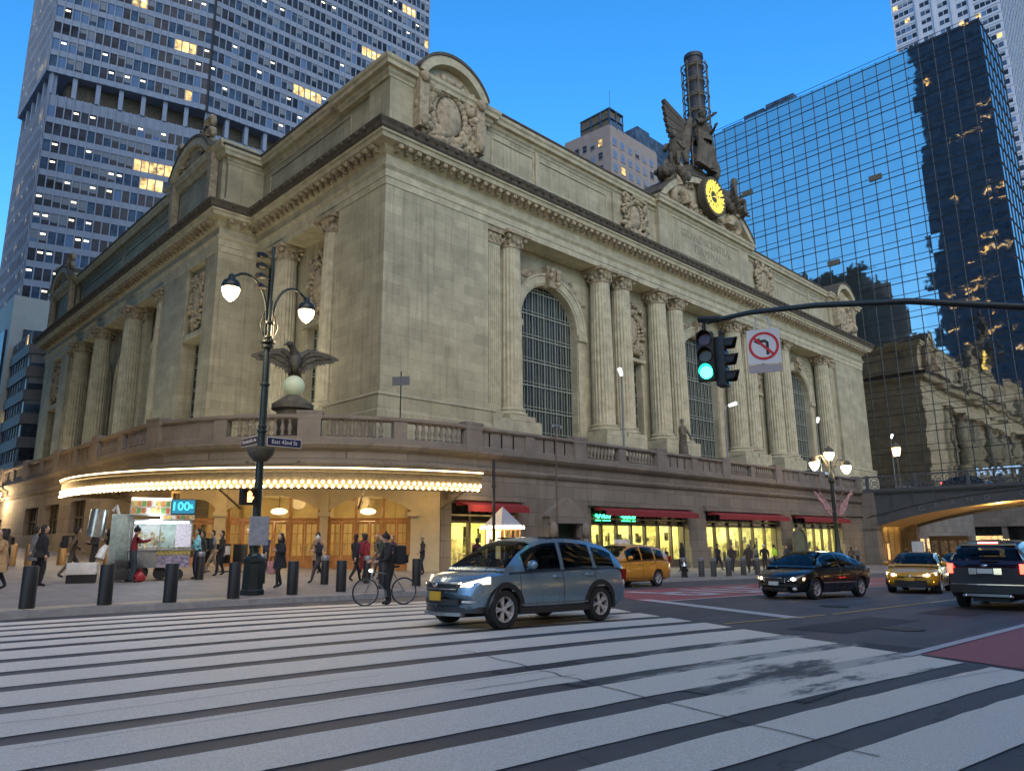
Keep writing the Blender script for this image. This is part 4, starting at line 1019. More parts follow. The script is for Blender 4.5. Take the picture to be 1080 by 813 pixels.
for a in (264,244,218,192):
    p=(25.5+12.4*math.cos(R(a)),42.4+12.4*math.sin(R(a))); q=(25.5+15.0*math.cos(R(a)),42.4+15.0*math.sin(R(a)))
    b.cut(); b.tube([(p[0],p[1],3.2),(q[0],q[1],4.15)],.05,6); 
b.build('canopy_bracket',M['bronze_dark'],cn)
sock=MB(); bulbs=[]
for row,(rr,zz,ph) in enumerate(((15.36,4.22,0),(15.36,4.02,.5))):
    nb=84
    for i in range(nb):
        a=265.5-93*(i+ph)/nb; bulbs.append((25.5+rr*math.cos(R(a)),42.4+rr*math.sin(R(a)),zz,a))
bulbs.sort(key=lambda q:(q[0])**2+(q[1])**2)
def bulb_mesh(b,q): b.ball((q[0],q[1],q[2]),(.055,.055,.07),8,6)
b0=MB(); b0.ball((0,0,0),(.056,.056,.07),8,6); M['bulb']=glow('marquee_bulb',(1,.78,.42),14)
bo=b0.build('light_bulb',M['bulb'],cn,smooth=True,angle=90)
bo.location=Vector(bulbs[0][:3])
for q in bulbs[1:100]:
    c=bo.copy(); C.objects.link(c); c.location=Vector(q[:3])
rest=MB()
for q in bulbs[100:]: rest.ball((q[0],q[1],q[2]),(.056,.056,.07),8,6)
ro=rest.build('light_bulbs',M['bulb'],cn); ro['kind']='stuff'
# wall lanterns
def lantern(x,y,z,parent,s=1):
    b=MB(); b.lathe([(.02,.55),(.1,.5),(.26,.38),(.28,.34),(.06,.34)],x,y,z,8); b.lathe([(.12,-.32),(.16,-.3),(.05,-.4)],x,y,z,8); b.tube([(x,y,z-.4),(x+.2,y,z-.6),(x+.55,y,z-.2)],.03,6)
    o=b.build('wall_lantern',M['black_metal'],parent); q=MB(); q.lathe([(.13,-.3),(.25,.33)],x,y,z,8); q.build('lantern_glass',M['warm_soft'],o); return o
wl=lantern(12.45,72.9,5.5,TB)
b=MB(FWs); b.box(74,76,-.5,-.4,-.5,3.7); b.build('side_door',M['bronze_dark'],TB)

# ================================================================== VIADUCT BRIDGE
M['bridge']=mat('grey_bridge_paint',(.075,.080,.082),.6,var=.22,vscale=1.2,bump=.2)
BR = thing('arch_bridge','grey steel arch bridge carrying the raised road across the street beside the station','bridge',(86,8,0))
FB=frame((80,0,0),(0,1,0),(-1,0,0))
# arch spandrel panel, u = y from 29.6 down to -14
def archz(u):  # lower edge
    t=(u-7.5)/22; t=max(-1,min(1,t)); return 5.25-2.6*t*t*(.62+.38*t*t)
def girder(name,x,side):
    F_=frame((x,0,0),(0,1,0),(-1 if side<0 else 1,0,0))
    b=MB(F_); us=[-14.5+44*i/44 for i in range(45)]
    b.slab([(u,archz(u)+.02) for u in us]+[(29.5,6.3),(-14.5,6.3)],-.25,0)
    o=b.build(name,M['bridge'],BR)
    b=MB(F_)
    for i in range(44):
        u0,u1=us[i],us[i+1]; z0,z1=archz(u0),archz(u1)
        b.add([(u0,-.3,z0),(u1,-.3,z1),(u1,-.3,z1+1.05),(u0,-.3,z0+1.05),(u0,.16,z0),(u1,.16,z1),(u1,.16,z1+1.05),(u0,.16,z0+1.05)],[(0,3,2,1),(4,5,6,7),(0,1,5,4),(2,3,7,6)])
        b.add([(u0,.16,z0-.04),(u1,.16,z1-.04),(u1,.3,z1-.04),(u0,.3,z0-.04),(u0,.16,z0+.08),(u1,.16,z1+.08),(u1,.3,z1+.08),(u0,.3,z0+.08)],[(0,3,2,1),(4,5,6,7),(0,1,5,4),(2,3,7,6)])
        b.add([(u0,.16,z0+.97),(u1,.16,z1+.97),(u1,.3,z1+.97),(u0,.3,z0+.97),(u0,.16,z0+1.08),(u1,.16,z1+1.08),(u1,.3,z1+1.08),(u0,.3,z0+1.08)],[(0,3,2,1),(4,5,6,7),(0,1,5,4),(2,3,7,6)])
    b.build('arch_rib',M['bridge'],o)
    b=MB(F_)
    for i in range(22):
        u=29.0-i*2.0; z=archz(u)+1.05
        if z<6.2: b.box(u-.05,u+.05,0,.12,z,6.3)
    b.box(-14.5,29.6,0,.35,6.3,6.5); b.box(-14.5,29.6,0,.25,6.15,6.3)
    b.build('stiffener',M['bridge'],o)
    return o
gw=girder('side_girder',80,-1); girder('side_girder',92,1)
# letters following the rib
M['letter_grey']=mat('bridge_letter',(.16,.17,.17),.6)
txt='GRAND CENTRAL TERMINAL'
for i,ch in enumerate(txt):
    if ch==' ': continue
    u=24.3-i*1.42; z=archz(u)+.5; sl=(archz(u+.3)-archz(u-.3))/.6
    Mt=text_frame((79.82,u,z),(0,-1,-sl),(-1,0,0))
    if i<100: text_mesh('letter',ch,.72,.05,M['letter_grey'],Mt,gw)
b=MB(); b.box(80.3,91.7,-14.5,29.9,6.05,6.32)
for i in range(12): b.box(80.3,91.7,-13+i*3.7,-12.7+i*3.7,5.7,6.05)
b.build('deck',M['asphalt'],BR)
b=MB()
n=30
for i in range(n):
    u0=-14.5+44*i/n; u1=-14.5+44*(i+1)/n
    b.add([(80.3,u0,archz(u0)+.25),(91.7,u0,archz(u0)+.25),(91.7,u1,archz(u1)+.25),(80.3,u1,archz(u1)+.25)],[(0,1,2,3)])
b.build('soffit',M['cream'],BR,fix=False)
def railing(x,out):
    F_=frame((x,0,0),(0,1,0),(out,0,0)); b=MB(F_); b.box(-14.5,29.7,-.05,.1,7.75,7.9); b.box(-14.5,29.7,-.03,.06,6.5,6.6)
    u=-14
    while u<29.5:
        for s2 in (-1,1):
            pts=[(u+.5+.42*math.cos(t*.5)*1.0,.02,7.17+.5*math.sin(t*.5)*s2) for t in range(7)]; b.tube(pts,.03,5)
        b.tube([(u,.02,6.6),(u+1,.02,7.75)],.025,5); b.tube([(u+1,.02,6.6),(u,.02,7.75)],.025,5)
        ring(b,u+.5,7.17,.16,.22,0,.05,10)
        u+=1.0
    r_=b.build('railing',M['bridge'],BR)
    b=MB(F_); 
    for i in range(9): b.cut(); u=29.2-i*4.6; b.box(u-.14,u+.14,-.1,.2,6.5,7.98)
    b.build('railing_post',M['bridge'],r_)
railing(80,-1); railing(92,1)
b=MB(); 
for x0,x1 in ((79.7,80.9),(91.1,92.3)):
    b.cut(); b.box(x0,x1,28.6,30.2,-2.5,6.5); b.box(x0-.15,x1+.15,28.4,30.2,-2.5,-.4); b.box(x0-.12,x1+.12,28.45,30.2,2.6,2.9)
b.build('pier',M['base_stone'],BR)
# wall under the bridge with wooden doors; continuing base to the east
M['warm_dim']=glow('warm_dim',(1,.62,.25),.45,.6,3)
UB = thing('underpass_entrance','warmly lit yellow entrance wall with wooden doors under the bridge','entrance',(86,31,0))
b=MB(FR); b.box(80.5,92,-1.5,-.5,-2.5,6.0); 
for i in range(7): b.box(81+i*1.7,81.3+i*1.7,-.5,-.3,-2.5,5.9)
b.build('entrance_wall',M['cream'],UB)
for i in range(4):
    b=MB(FR); u=81.7+i*1.7; b.box(u,u+1.0,-.48,-.38,-1.4,1.3); d=b.build('entrance_door',M['wood'],UB); b=MB(FR); b.box(u+.2,u+.8,-.38,-.36,-.6,1.1); b.build('door_glass',M['warm_dim'],d)
EBs = thing('east_base','grey stone street base of the station east of the bridge','base building',(105,31,0))
b=MB(FR); b.box(92.4,120,-1.2,0,-2.8,6.4); b.box(92.4,120,0,.3,6.1,6.4); b.box(92.4,120,-.4,.1,6.4,7.7)
b.build('wall',M['base_stone'],EBs)
for i in range(5):
    b=MB(FR); b.box(94+i*5,98+i*5,0.01,.05,-1.2,1.6); b.build('shop_window',M['warm_dim'],EBs)
# ================================================================== TOWERS AND FAR BUILDINGS
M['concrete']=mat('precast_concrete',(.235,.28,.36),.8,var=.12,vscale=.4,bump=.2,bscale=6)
M['tw_dark']=mat('tower_glass_dark',(.022,.032,.05),.3,var=.9,vscale=.35,spec=.2)
M['tw_mid']=mat('tower_glass_mid',(.05,.09,.15),.55,var=.6,vscale=.5,spec=.06)
M['tw_sky_tint']=mat('tower_glass_sky_tint',(.11,.19,.33),.5,spec=.08)  # blue sky reflection put into the pane colour
M['tw_lit']=glow('office_light',(1,.62,.22),.42,.95,.9)
M['tw_lit2']=glow('office_light_bright',(1,.60,.18),.8,.7,.7)
M['tw_white']=glow('office_tube_light',(1,.85,.55),2.2)
WM=[M['tw_dark'],M['tw_mid'],M['tw_sky_tint'],M['tw_lit'],M['tw_lit2'],M['tw_white'],mat('window_blind',(.17,.20,.24),.7)]
def face_T(p,q):
    """p->q left to right seen from outside"""
    p,q=Vector(p),Vector(q); u=(q-p).normalized(); d=Vector((u.y,-u.x)); return frame((p.x,p.y,0),(u.x,u.y,0),(d.x,d.y,0)),(q-p).length
CAM=Vector((0,0,1.5))
def emit_windows(parent, wins, mats, name='window', maxn=100, near=True):
    """wins: (T,u0,u1,z0,z1,d,mi); 100 that show largest become objects, the rest one part"""
    def key(w):
        c=w[0]@Vector(((w[1]+w[2])/2,w[5],(w[3]+w[4])/2)); return (c-CAM).length
    if near: wins.sort(key=key)
    def addw(b,w):
        hb=(w[1]*7.13+w[3]*3.71)%1.0
        if hb<.3 and w[6]<3 and (w[4]-w[3])>1.5: b.T=w[0]; b.box(w[1]+.02,w[2]-.02,w[5],w[5]+.02,w[4]-(w[4]-w[3])*(.15+2.2*hb),w[4],6)
        b.T=w[0]; b.box(w[1],w[2],w[5]-.06,w[5],w[3],w[4],w[6])
        if len(w)>7 and w[7]: b.box(w[1]+.1*(w[2]-w[1]),w[1]+.75*(w[2]-w[1]),w[5],w[5]+.03,w[4]-.32*(w[4]-w[3]),w[4]-.2*(w[4]-w[3]),5)
    for w in wins[:maxn]:
        b=MB(); addw(b,w); b.build(name,mats,parent,fix=False)
    if len(wins)>maxn:
        b=MB()
        for w in wins[maxn:]: addw(b,w)
        o=b.build(name+'s',mats,parent,fix=False); o['kind']='stuff'
def tower_faces(parent, poly, z0, z1, fh, pitch, wallm, r_, fin=.28, fd=.35, sill=1.5, lit=.05, faces=None, wins=None, band=None):
    b=MB(); b.prism(poly,z0,z1)
    core=b.build('wall',wallm,parent)
    fb=MB(); n=len(poly); wins=[] if wins is None else wins
    for i in range(n):
        if faces is not None and i not in faces: continue
        T,L_=face_T(poly[i],poly[(i+1)%n]); fb.T=T; k_=max(1,round(L_/pitch)); w=L_/k_; nf=int((z1-z0)/fh)
        for j in range(k_+1):
            u=w*j; 
            fb.box(max(0,u-fin/2),min(L_,u+fin/2),0,fd,z0,z1)
        for f in range(nf):
            z=z0+f*fh; fb.box(0,L_,0,fd*.6,z,z+sill)
            tone=r_.random()
            run=0
            for j in range(k_):
                q=r_.random()
                if run>0: mi=3 if r_.random()<.8 else 4; run-=1
                elif q<lit*.16: run=r_.randint(0,4); mi=3
                else: mi = 0 if r_.random()<.42+tone*.25 else (1 if r_.random()<.75 else 2)
                wins.append((T,w*j+fin/2,w*(j+1)-fin/2,z+sill,z+fh,.06,mi,(mi<3 and r_.random()<lit*1.1) or (mi==3 and r_.random()<.3)))
    fb.build('facade_grid',wallm,parent)
    return wins
rt=random.Random(3)
# 1. the long precast office slab behind the station (octagonal plan)
MT=thing('office_tower','tall grey precast concrete office tower with a dark open plant floor, behind the station roof','skyscraper',(75,180,0))
P8=[(27.1,167.8),(57.3,159.5),(118.6,155.8),(121,172),(121,200),(110,210),(57,208),(26.9,193)]
def inset(P,k):
    c=Vector((sum(p[0] for p in P)/len(P),sum(p[1] for p in P)/len(P))); return [((Vector(p)-c)*(1-k/(Vector(p)-c).length)+c)[:] for p in P]
w=[]; Pl=inset(P8,.9)
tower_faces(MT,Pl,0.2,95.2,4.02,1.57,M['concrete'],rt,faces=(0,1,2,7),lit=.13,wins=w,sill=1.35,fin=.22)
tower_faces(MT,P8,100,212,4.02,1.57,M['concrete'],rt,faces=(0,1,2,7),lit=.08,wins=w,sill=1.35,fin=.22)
emit_windows(MT,w,WM)
b=MB(); b.prism(inset(P8,4.5),95.2,100.01); b.build('plant_floor',M['bronze_dark'],MT)
b=MB()
for i in (0,1,2,7):
    T,L_=face_T(Pl[i],Pl[(i+1)%8]); b.T=T; k_=round(L_/4.72)
    for j in range(k_+1): b.cut(); u=L_*j/k_; b.box(max(.01,u-.45),min(L_-.01,u+.45),-1.2,.3,95.2,100)
b.build('plant_floor_column',M['concrete'],MT)
b=MB(); b.tube([(57.35,159.2,100),(57.35,159.2,212)],.28,6); b.build('expansion_joint',M['black_metal'],MT)
b=MB(); b.prism(inset(P8,1.5),212,216); b.build('roof',M['concrete'],MT)
# 2. mirrored glass hotel slab
HY=thing('glass_hotel_tower','mirrored glass slab tower with a fine grid of mullions right of the station','hotel tower',(142,60,0))
M['hyglass']=mirror_glass('mirror_glass',(.70,.65,.60),2.42,3.3,.009,.010,.03)
M['hyglass2']=mirror_glass('mirror_glass_side',(.66,.63,.60),2.42,3.3,.006,.01,.03)
b=MB(); b.quad((135,22.8,6),(135,77,6),(135,77,89),(135,22.8,89)); b.build('mirror_facade',M['hyglass'],HY,fix=False)
b=MB(); b.quad((135,22.8,6),(150,22.8,6),(150,22.8,89),(135,22.8,89)); b.build('mirror_facade',M['hyglass2'],HY,fix=False)
b=MB(); b.prism([(135.05,22.85),(150,22.85),(150,77),(135.05,77)],-3,88.9); b.build('core',M['black_metal'],HY)
b=MB()
u=22.8
while u<77.1: b.box(134.88,135.02,u-.05,u+.05,6,89.05); u+=2.42
z=6.0
while z<89: 
    b.box(134.9,135.015,22.8,77,z-.05,z+.05); b.box(134.92,135.012,22.8,77,z+1.1-.035,z+1.1+.035); z+=3.3
x=135.0
while x<150: b.box(x-.05,x+.05,22.68,22.8,6,89.05); x+=2.42
z=6.0
while z<89: b.box(134.9,150,22.7,22.795,z-.05,z+.05); z+=3.3
b.build('mullion_grid',M['black_metal'],HY)
b=MB()
for (y0,y1,z1,xx) in ((70.5,75.5,92.6,142),(65.3,70.0,93.4,142),(58.5,64.8,93.8,142)): b.cut(); b.box(xx,xx+6,y0,y1,88.9,z1+1.2)
b.build('roof_plant',M['tw_mid'],HY)
b=MB(); 
for (y,z) in ((66,72),(71,71),(41,66),(50,52)): b.cut(); b.box(134.8,134.87,y,y+2.2,z,z+1.0)
b.build('open_vent',M['bronze_dark'],HY)
text_mesh('hotel_sign','HYATT',1.9,.05,glow('blue_white_sign',(.35,.55,.8),.35),text_frame((134.6,29.4,11.8),(0,-1,0),(-1,0,0)),HY)
b=MB(frame((135,0,0),(0,1,0),(-1,0,0)))
for i in range(16): b.box(20+i*4.6,20.7+i*4.6,0,1.0,-3,6)
b.box(18,95,-.5,1.2,3.4,6.2)
b.build('street_base',M['base_stone'],HY)
for i in range(15):
    b=MB(frame((135,0,0),(0,1,0),(-1,0,0))); b.box(20.7+i*4.6,24.6+i*4.6,.1,.2,-1.6,2.0); b.build('shop_window',M['warm_dim'] if i%3!=1 else M['win_glass'],HY)
    b=MB(frame((135,0,0),(0,1,0),(-1,0,0))); b.box(20.7+i*4.6,24.6+i*4.6,.1,.25,2.3,3.3); b.build('shop_fascia',M['win_glass'] if i%4 else M['bronze_dark'],HY)
# 3. white banded tower far right
WT=thing('white_tower','pale white banded high rise tower behind the mirrored glass slab','skyscraper',(290,50,0))
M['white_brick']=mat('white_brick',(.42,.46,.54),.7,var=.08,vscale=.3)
Pw=[(265,70.5),(265,38.3),(330,38.3),(330,70.5)]
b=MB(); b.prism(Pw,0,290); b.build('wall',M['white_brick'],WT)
wins=[]; ribs=MB()
T,L_=face_T(Pw[0],Pw[1]); ribs.T=T
cols=[(.5,7.2,4),(9,12.2,2),(14.4,17.6,2),(20,23.2,2),(25,31.6,4)]
for f in range(84):
    z=2+f*3.4
    for (a,c,n_) in cols:
        for j in range(n_):
            u0=a+(c-a)*j/n_; mi=0 if rt.random()<.6 else (1 if rt.random()<.7 else 2)
            if rt.random()<.06: mi=3
            wins.append((T,u0+.12,a+(c-a)*(j+1)/n_-.12,z+1.0,z+2.7,.05,mi))
    ribs.box(0,7.6,.0,.18,z,z+.35); ribs.box(24.6,L_,.0,.18,z,z+.35)
for u in (8.1,13.3,18.8,24.1): ribs.box(u-.45,u+.45,0,.5,0,290)
T2,L2=face_T(Pw[1],Pw[2]); ribs.T=T2
for f in range(84):
    z=2+f*3.4; ribs.box(0,L2,0,.18,z,z+.35)
    for j in range(20): wins.append((T2,1+j*3.1,2.8+j*3.1,z+1.0,z+2.7,.05,0 if rt.random()<.6 else 1))
ribs.build('facade_bands',M['white_brick'],WT)
emit_windows(WT,wins,WM)
# 4. grey brick building behind the roof line
SB=thing('brick_office_building','grey brown brick office block with a rooftop frame, seen above the station roof','building',(142,108,0))
M['grey_brick']=mat('grey_brick',(.23,.20,.19),.85,var=.12,vscale=.6)
Ps=[(131.8,114.5),(133,100.6),(153,100.6),(153,114.5)]
b=MB(); b.prism(Ps,0,102); b.prism([(131.9,114.4),(133.1,100.7),(152.9,100.7),(152.9,114.4)],102,102.6); b.build('wall',M['grey_brick'],SB)
wins=[];tr=MB()
for i,(pt,wd,off) in enumerate(((2.35,1.2,1.0),(3.1,1.5,1.0))):
    T,L_=face_T(Ps[i],Ps[i+1]); tr.T=T
    for f in range(14):
        z=51+f*3.5+.2
        for j in range(int((L_-.5)/pt)):
            mi=0 if rt.random()<(.7 if i==0 else .2) else 2
            if rt.random()<.07: mi=3
            u0=off+j*pt; wins.append((T,u0,u0+wd,z+.8,z+2.7,.03,mi)); tr.box(u0-.05,u0+wd+.05,0,.14,z+.62,z+.78)
            tr.box(u0,u0+wd,.03,.08,z+1.7,z+1.78)
tr.build('window_sills',M['grey_brick'],SB)
emit_windows(SB,wins,WM)
b=MB(); 
for x_ in (133.3,136,138.6):
    for y_ in (100.8,103.6,106.6,110): b.box(x_-.15,x_+.15,y_-.15,y_+.15,102,107.2)
for z_ in (104.5,107): b.box(133.1,138.8,100.6,110.2,z_,z_+.3)
b.box(133.5,138.6,100.9,106.4,102.6,104.2)
b.tube([(133.6,100.8,107),(133.6,100.8,112)],.06,5); b.tube([(138,104,107),(138,104,110)],.05,5)
b.build('roof_frame',M['tw_mid'],SB)
b=MB(); b.box(133.4,138.3,101.1,110,102.6,107.0); b.build('water_tank_screen',M['bronze_dark'],SB)
DB=thing('dark_rear_building','small dark setback building top beside the grey brick block','building',(172,125,0))
b=MB(); b.box(160,186,112,130,0,118); b.box(164,170,114,120,118,121); b.box(173,181,114,120,118,120); b.build('wall',M['tw_mid'],DB)
# 5. chimney stack with cage
CH=thing('chimney_stack','tall dark round exhaust stack inside a steel ladder cage rising behind the statue','chimney',(174,100,0))
b=MB(); X_,Y_=174,100; b.lathe([(2.55,0),(2.55,140.2),(2.8,140.4),(2.8,141.6),(2.1,142)],X_,Y_,0,28); b.build('stack',mat('stack_steel',(.020,.024,.034),.6,metal=.1,var=.4,vscale=.8),CH,smooth=True,angle=40)
b=MB()
for i in range(8):
    a=i*math.pi/4; b.tube([(X_+3.8*math.cos(a),Y_+3.8*math.sin(a),60),(X_+3.8*math.cos(a),Y_+3.8*math.sin(a),138.5)],.17,5)
z=64
while z<139:
    b.tube([(X_+3.8*math.cos(R(t*20)),Y_+3.8*math.sin(R(t*20)),z) for t in range(19)],.22,5)
    for i in range(8): a=i*math.pi/4; b.tube([(X_+2.5*math.cos(a),Y_+2.5*math.sin(a),z),(X_+3.8*math.cos(a),Y_+3.8*math.sin(a),z)],.10,4); b.tube([(X_+3.8*math.cos(a),Y_+3.8*math.sin(a),z-1.4),(X_+2.6*math.cos(a),Y_+2.6*math.sin(a),z)],.08,4)
    b.lathe([(2.6,z-.5),(2.85,z-.2),(2.85,z+.2),(2.6,z+.5)],X_,Y_,0,20); z+=4.9
b.build('cage',M['bronze_dark'],CH)
# 6. low office building and podium on the left beyond the station
LB=thing('street_office_block','blue grey office block with ribbon windows at the far left beyond the station','building',(30,160,0))
M['blue_panel']=mat('blue_grey_panel',(.125,.128,.14),.7,var=.12,vscale=.5)
w=[]
Pb=[(25,215),(25,136),(29.5,134.5),(34,140),(34,215)]
b=MB(); b.prism(Pb,2,35); b.build('wall',M['blue_panel'],LB)
fb=MB()
for i in (0,1):
    T,L_=face_T(Pb[i],Pb[i+1]); fb.T=T; k_=max(2,round(L_/1.9))
    for f in range(7):
        z=9+f*3.8; fb.box(0,L_,0,.35,z,z+1.7)
        for j in range(k_):
            mi=0 if rt.random()<.7 else 1
            if rt.random()<.05: mi=3
            w.append((T,L_*j/k_+.15,L_*(j+1)/k_-.15,z+1.7,z+3.8,.05,mi)); fb.box(L_*j/k_-.12 if j else 0,L_*j/k_+.12,0,.2,z+1.7,z+3.8)
fb.build('spandrel_bands',M['blue_panel'],LB); emit_windows(LB,w,WM)
T,L_=face_T(Pb[0],Pb[1]); b=MB(T)
for j in range(16): b.cut(); b.box(.5+j*4.9,4.4+j*4.9,.02,.1,2.5,8)
b.build('lit_ground_floor',M['warm_soft'],LB)
PD=thing('tower_podium','pale stepped podium at the foot of the concrete office tower','building',(35,158,0))
b=MB(); b.prism([(24,230),(24,150),(60,150),(60,158)],0,45); b.build('wall',mat('podium_stone',(.36,.38,.36),.8,var=.1,vscale=.4),PD)
b=MB()
for j in range(9): b.cut(); b.box(23.6,24.0,152+j*7,155.5+j*7,20,39-1.2*j*.0)
for j in range(7): b.cut(); b.box(26+j*4.6,28.4+j*4.6,149.7,150,20,39)
b.build('tall_window',M['tw_dark'],PD)
# 7. neighbours out of the frame that the mirrored slab and the cars reflect
OV=thing('dark_glass_skyscraper','very tall dark skyscraper with scattered lit offices west of the station','skyscraper',(-33,48,0))
P_=[(-60,22),(-6,22),(-6,70.5),(-60,70.5)]
b=MB(); b.prism(P_,0,330); b.build('wall',mat('dark_blue_cladding',(.05,.07,.11),.6,var=.4,vscale=.3),OV)
T,L_=face_T((-6,22),(-6,70.5)); w=[]; fb=MB(T)
for f in range(76):
    z=4+f*4.2; fb.box(0,L_,0,.3,z,z+.9); run=0
    dens=.42 if rt.random()<.3 else .06
    for j in range(24):
        if run<=0 and rt.random()<dens*.35: run=rt.randint(1,4)
        if run>0: run-=1; w.append((T,j*2.02+.2,j*2.02+1.85,z+1.6,z+2.3,.08,3 if rt.random()<.7 else 4,rt.random()<.5))
fb.build('spandrel_bands',M['tw_mid'],OV); emit_windows(OV,w,WM,maxn=40)
NB=thing('dark_masonry_building','dark masonry office building north west of the station','building',(-25,118,0))
b=MB(); b.box(-45,-6,92,150,0,92); b.box(-40,-12,96,140,92,104); b.build('wall',M['bronze_dark'],NB)
# ---- sculptural group, chimney done; crowned later in p6

SBk=thing('street_opposite_block','low stone office block across the street behind the viewpoint','building',(30,-30,0))
b=MB(); b.box(-45,120,-45,-16.5,-3,30); b.build('wall',M['grey_brick'],SBk)
w=[]; T,L_=face_T((120,-16.5),(-45,-16.5)); fb=MB(T)
for f in range(8):
    z=2+f*3.5
    for j in range(int(L_/3.2)):
        w.append((T,j*3.2+.6,j*3.2+2.4,z,z+2.2,.05,(3 if rt.random()<.3 else 0) if f else (4 if rt.random()<.5 else 3))) 
        fb.box(j*3.2+.5,j*3.2+2.5,0,.2,z-.2,z)
fb.build('window_sills',M['grey_brick'],SBk); emit_windows(SBk,w,WM,maxn=20)
# ================================================================== PEOPLE
SKIN={}
def skin_mat(t):
    if t not in SKIN: SKIN[t]=mat('skin',[(.48,.30,.21),(.32,.19,.12),(.14,.08,.05)][t],.55)
    return SKIN[t]
CL={}
def cloth(name,c):
    k_=(name,)+tuple(c)
    if k_ not in CL: CL[k_]=mat(name,c,.9,var=.3,vscale=9,bump=.3,bscale=40)
    return CL[k_]
def head_mesh(b,c,r,fwd,m,yaw=0):
    """head with nose, brow, chin, ears; fwd = yaw angle"""
    n,k_=16,12; o=Matrix.Rotation(fwd,3,'Z')
    vs=[];fs=[]
    def pt(a,ph):
        x=math.cos(ph)*math.cos(a); y=math.cos(ph)*math.sin(a); z=math.sin(ph)
        X=x*.98*r; Y=y*.80*r; Z=z*1.22*r
        if z<0: X*=1-.12*(-z); Y*=1-.28*(-z)        # jaw narrows
        f=max(0,x)
        X+= r*.22*math.exp(-((a if a<3.2 else a-6.283)/.22)**2)*math.exp(-((z+.12)/.17)**2)   # nose
        X-= r*.07*math.exp(-((abs(a if a<3.2 else a-6.283)-.42)/.2)**2)*math.exp(-((z-.08)/.12)**2) # eye sockets
        X+= r*.07*math.exp(-((a if a<3.2 else a-6.283)/.3)**2)*math.exp(-((z+.5)/.09)**2)     # lips
        X+= r*.06*math.exp(-((a if a<3.2 else a-6.283)/.35)**2)*math.exp(-((z+.8)/.13)**2)    # chin
        return X,Y,Z
    for i in range(k_+1):
        ph=-math.pi/2+math.pi*i/k_
        for j in range(n): vs.append(pt(2*math.pi*j/n,ph))
    for i in range(k_):
        for j in range(n): fs.append((i*n+j,i*n+(j+1)%n,(i+1)*n+(j+1)%n,(i+1)*n+j))
    vv=[(o@Vector(v))+Vector(c) for v in vs]; b.add([tuple(v) for v in vv],fs,m)
    for s_ in (-1,1):
        e=o@Vector((-.02*r,s_*.80*r,-.02*r)); b.ball((c[0]+e.x,c[1]+e.y,c[2]+e.z),(.16*r,.10*r,.26*r),6,5,m)
def hand(b,w,d,side,s,m,curl=.5):
    """palm, four unequal bent fingers, thumb; w wrist, d direction of forearm"""
    d=Vector(d).normalized(); w=Vector(w); a=Vector((0,1,0)) if abs(d.y)<.8 else Vector((1,0,0)); u=d.cross(a).normalized(); v=d.cross(u).normalized()
    b.tube([w-d*.03*s,w+d*.03*s,w+d*.085*s],[.028*s,.036*s,.032*s],8,m)
    for i,l in enumerate((.062,.074,.068,.052)):
        p=w+d*.08*s+u*(.026-.0175*i)*s; q=p+(d*.6-v*curl*.3)*l*s; e=q+(d*.25-v*curl*.7)*l*s*.8; b.tube([p-d*.02*s,p,q,e],[.0105*s,.0105*s,.0095*s,.007*s],5,m)
    p=w+d*.03*s+u*.03*s; b.tube([p,p+(u*.7+d*.6)*.035*s,p+(u*.5+d*.9-v*.3)*.065*s],[.013*s,.011*s,.008*s],5,m)
def body_mesh(name,J,Rr,edges,mats,matof,heads=None,hands=None,sub=1):
    me=bpy.data.meshes.new('sk'); me.from_pydata(J,edges,[])
    o=bpy.data.objects.new('sk',me); C.objects.link(o)
    md=o.modifiers.new('s','SKIN'); md.use_smooth_shade=True; md.branch_smoothing=.6
    lay=me.skin_vertices[0].data
    for i,r_ in enumerate(Rr): lay[i].radius=(r_,r_) if not isinstance(r_,tuple) else r_; lay[i].use_root=(i==0)
    ss=o.modifiers.new('b','SUBSURF'); ss.levels=sub; ss.render_levels=sub
    dg=bpy.context.evaluated_depsgraph_get(); ev=bpy.data.meshes.new_from_object(o.evaluated_get(dg))
    bpy.data.objects.remove(o); bpy.data.meshes.remove(me)
    b=MB(); b.v=[tuple(v.co) for v in ev.vertices]; b.f=[tuple(p.vertices) for p in ev.polygons]
    for p in ev.polygons:
        c=p.center; best=None
        for k_,(i,j) in enumerate(edges):
            A,B=Vector(J[i]),Vector(J[j]); AB=B-A; t=max(0,min(1,(c-A).dot(AB)/max(1e-9,AB.length_squared))); dd=(c-(A+AB*t)).length
            if best is None or dd<best[0]: best=(dd,k_,t)
        b.m.append(matof(best[1],best[2]))
    bpy.data.meshes.remove(ev)
    if heads: head_mesh(b,*heads)
    for h in hands or []: hand(b,*h)
    return b
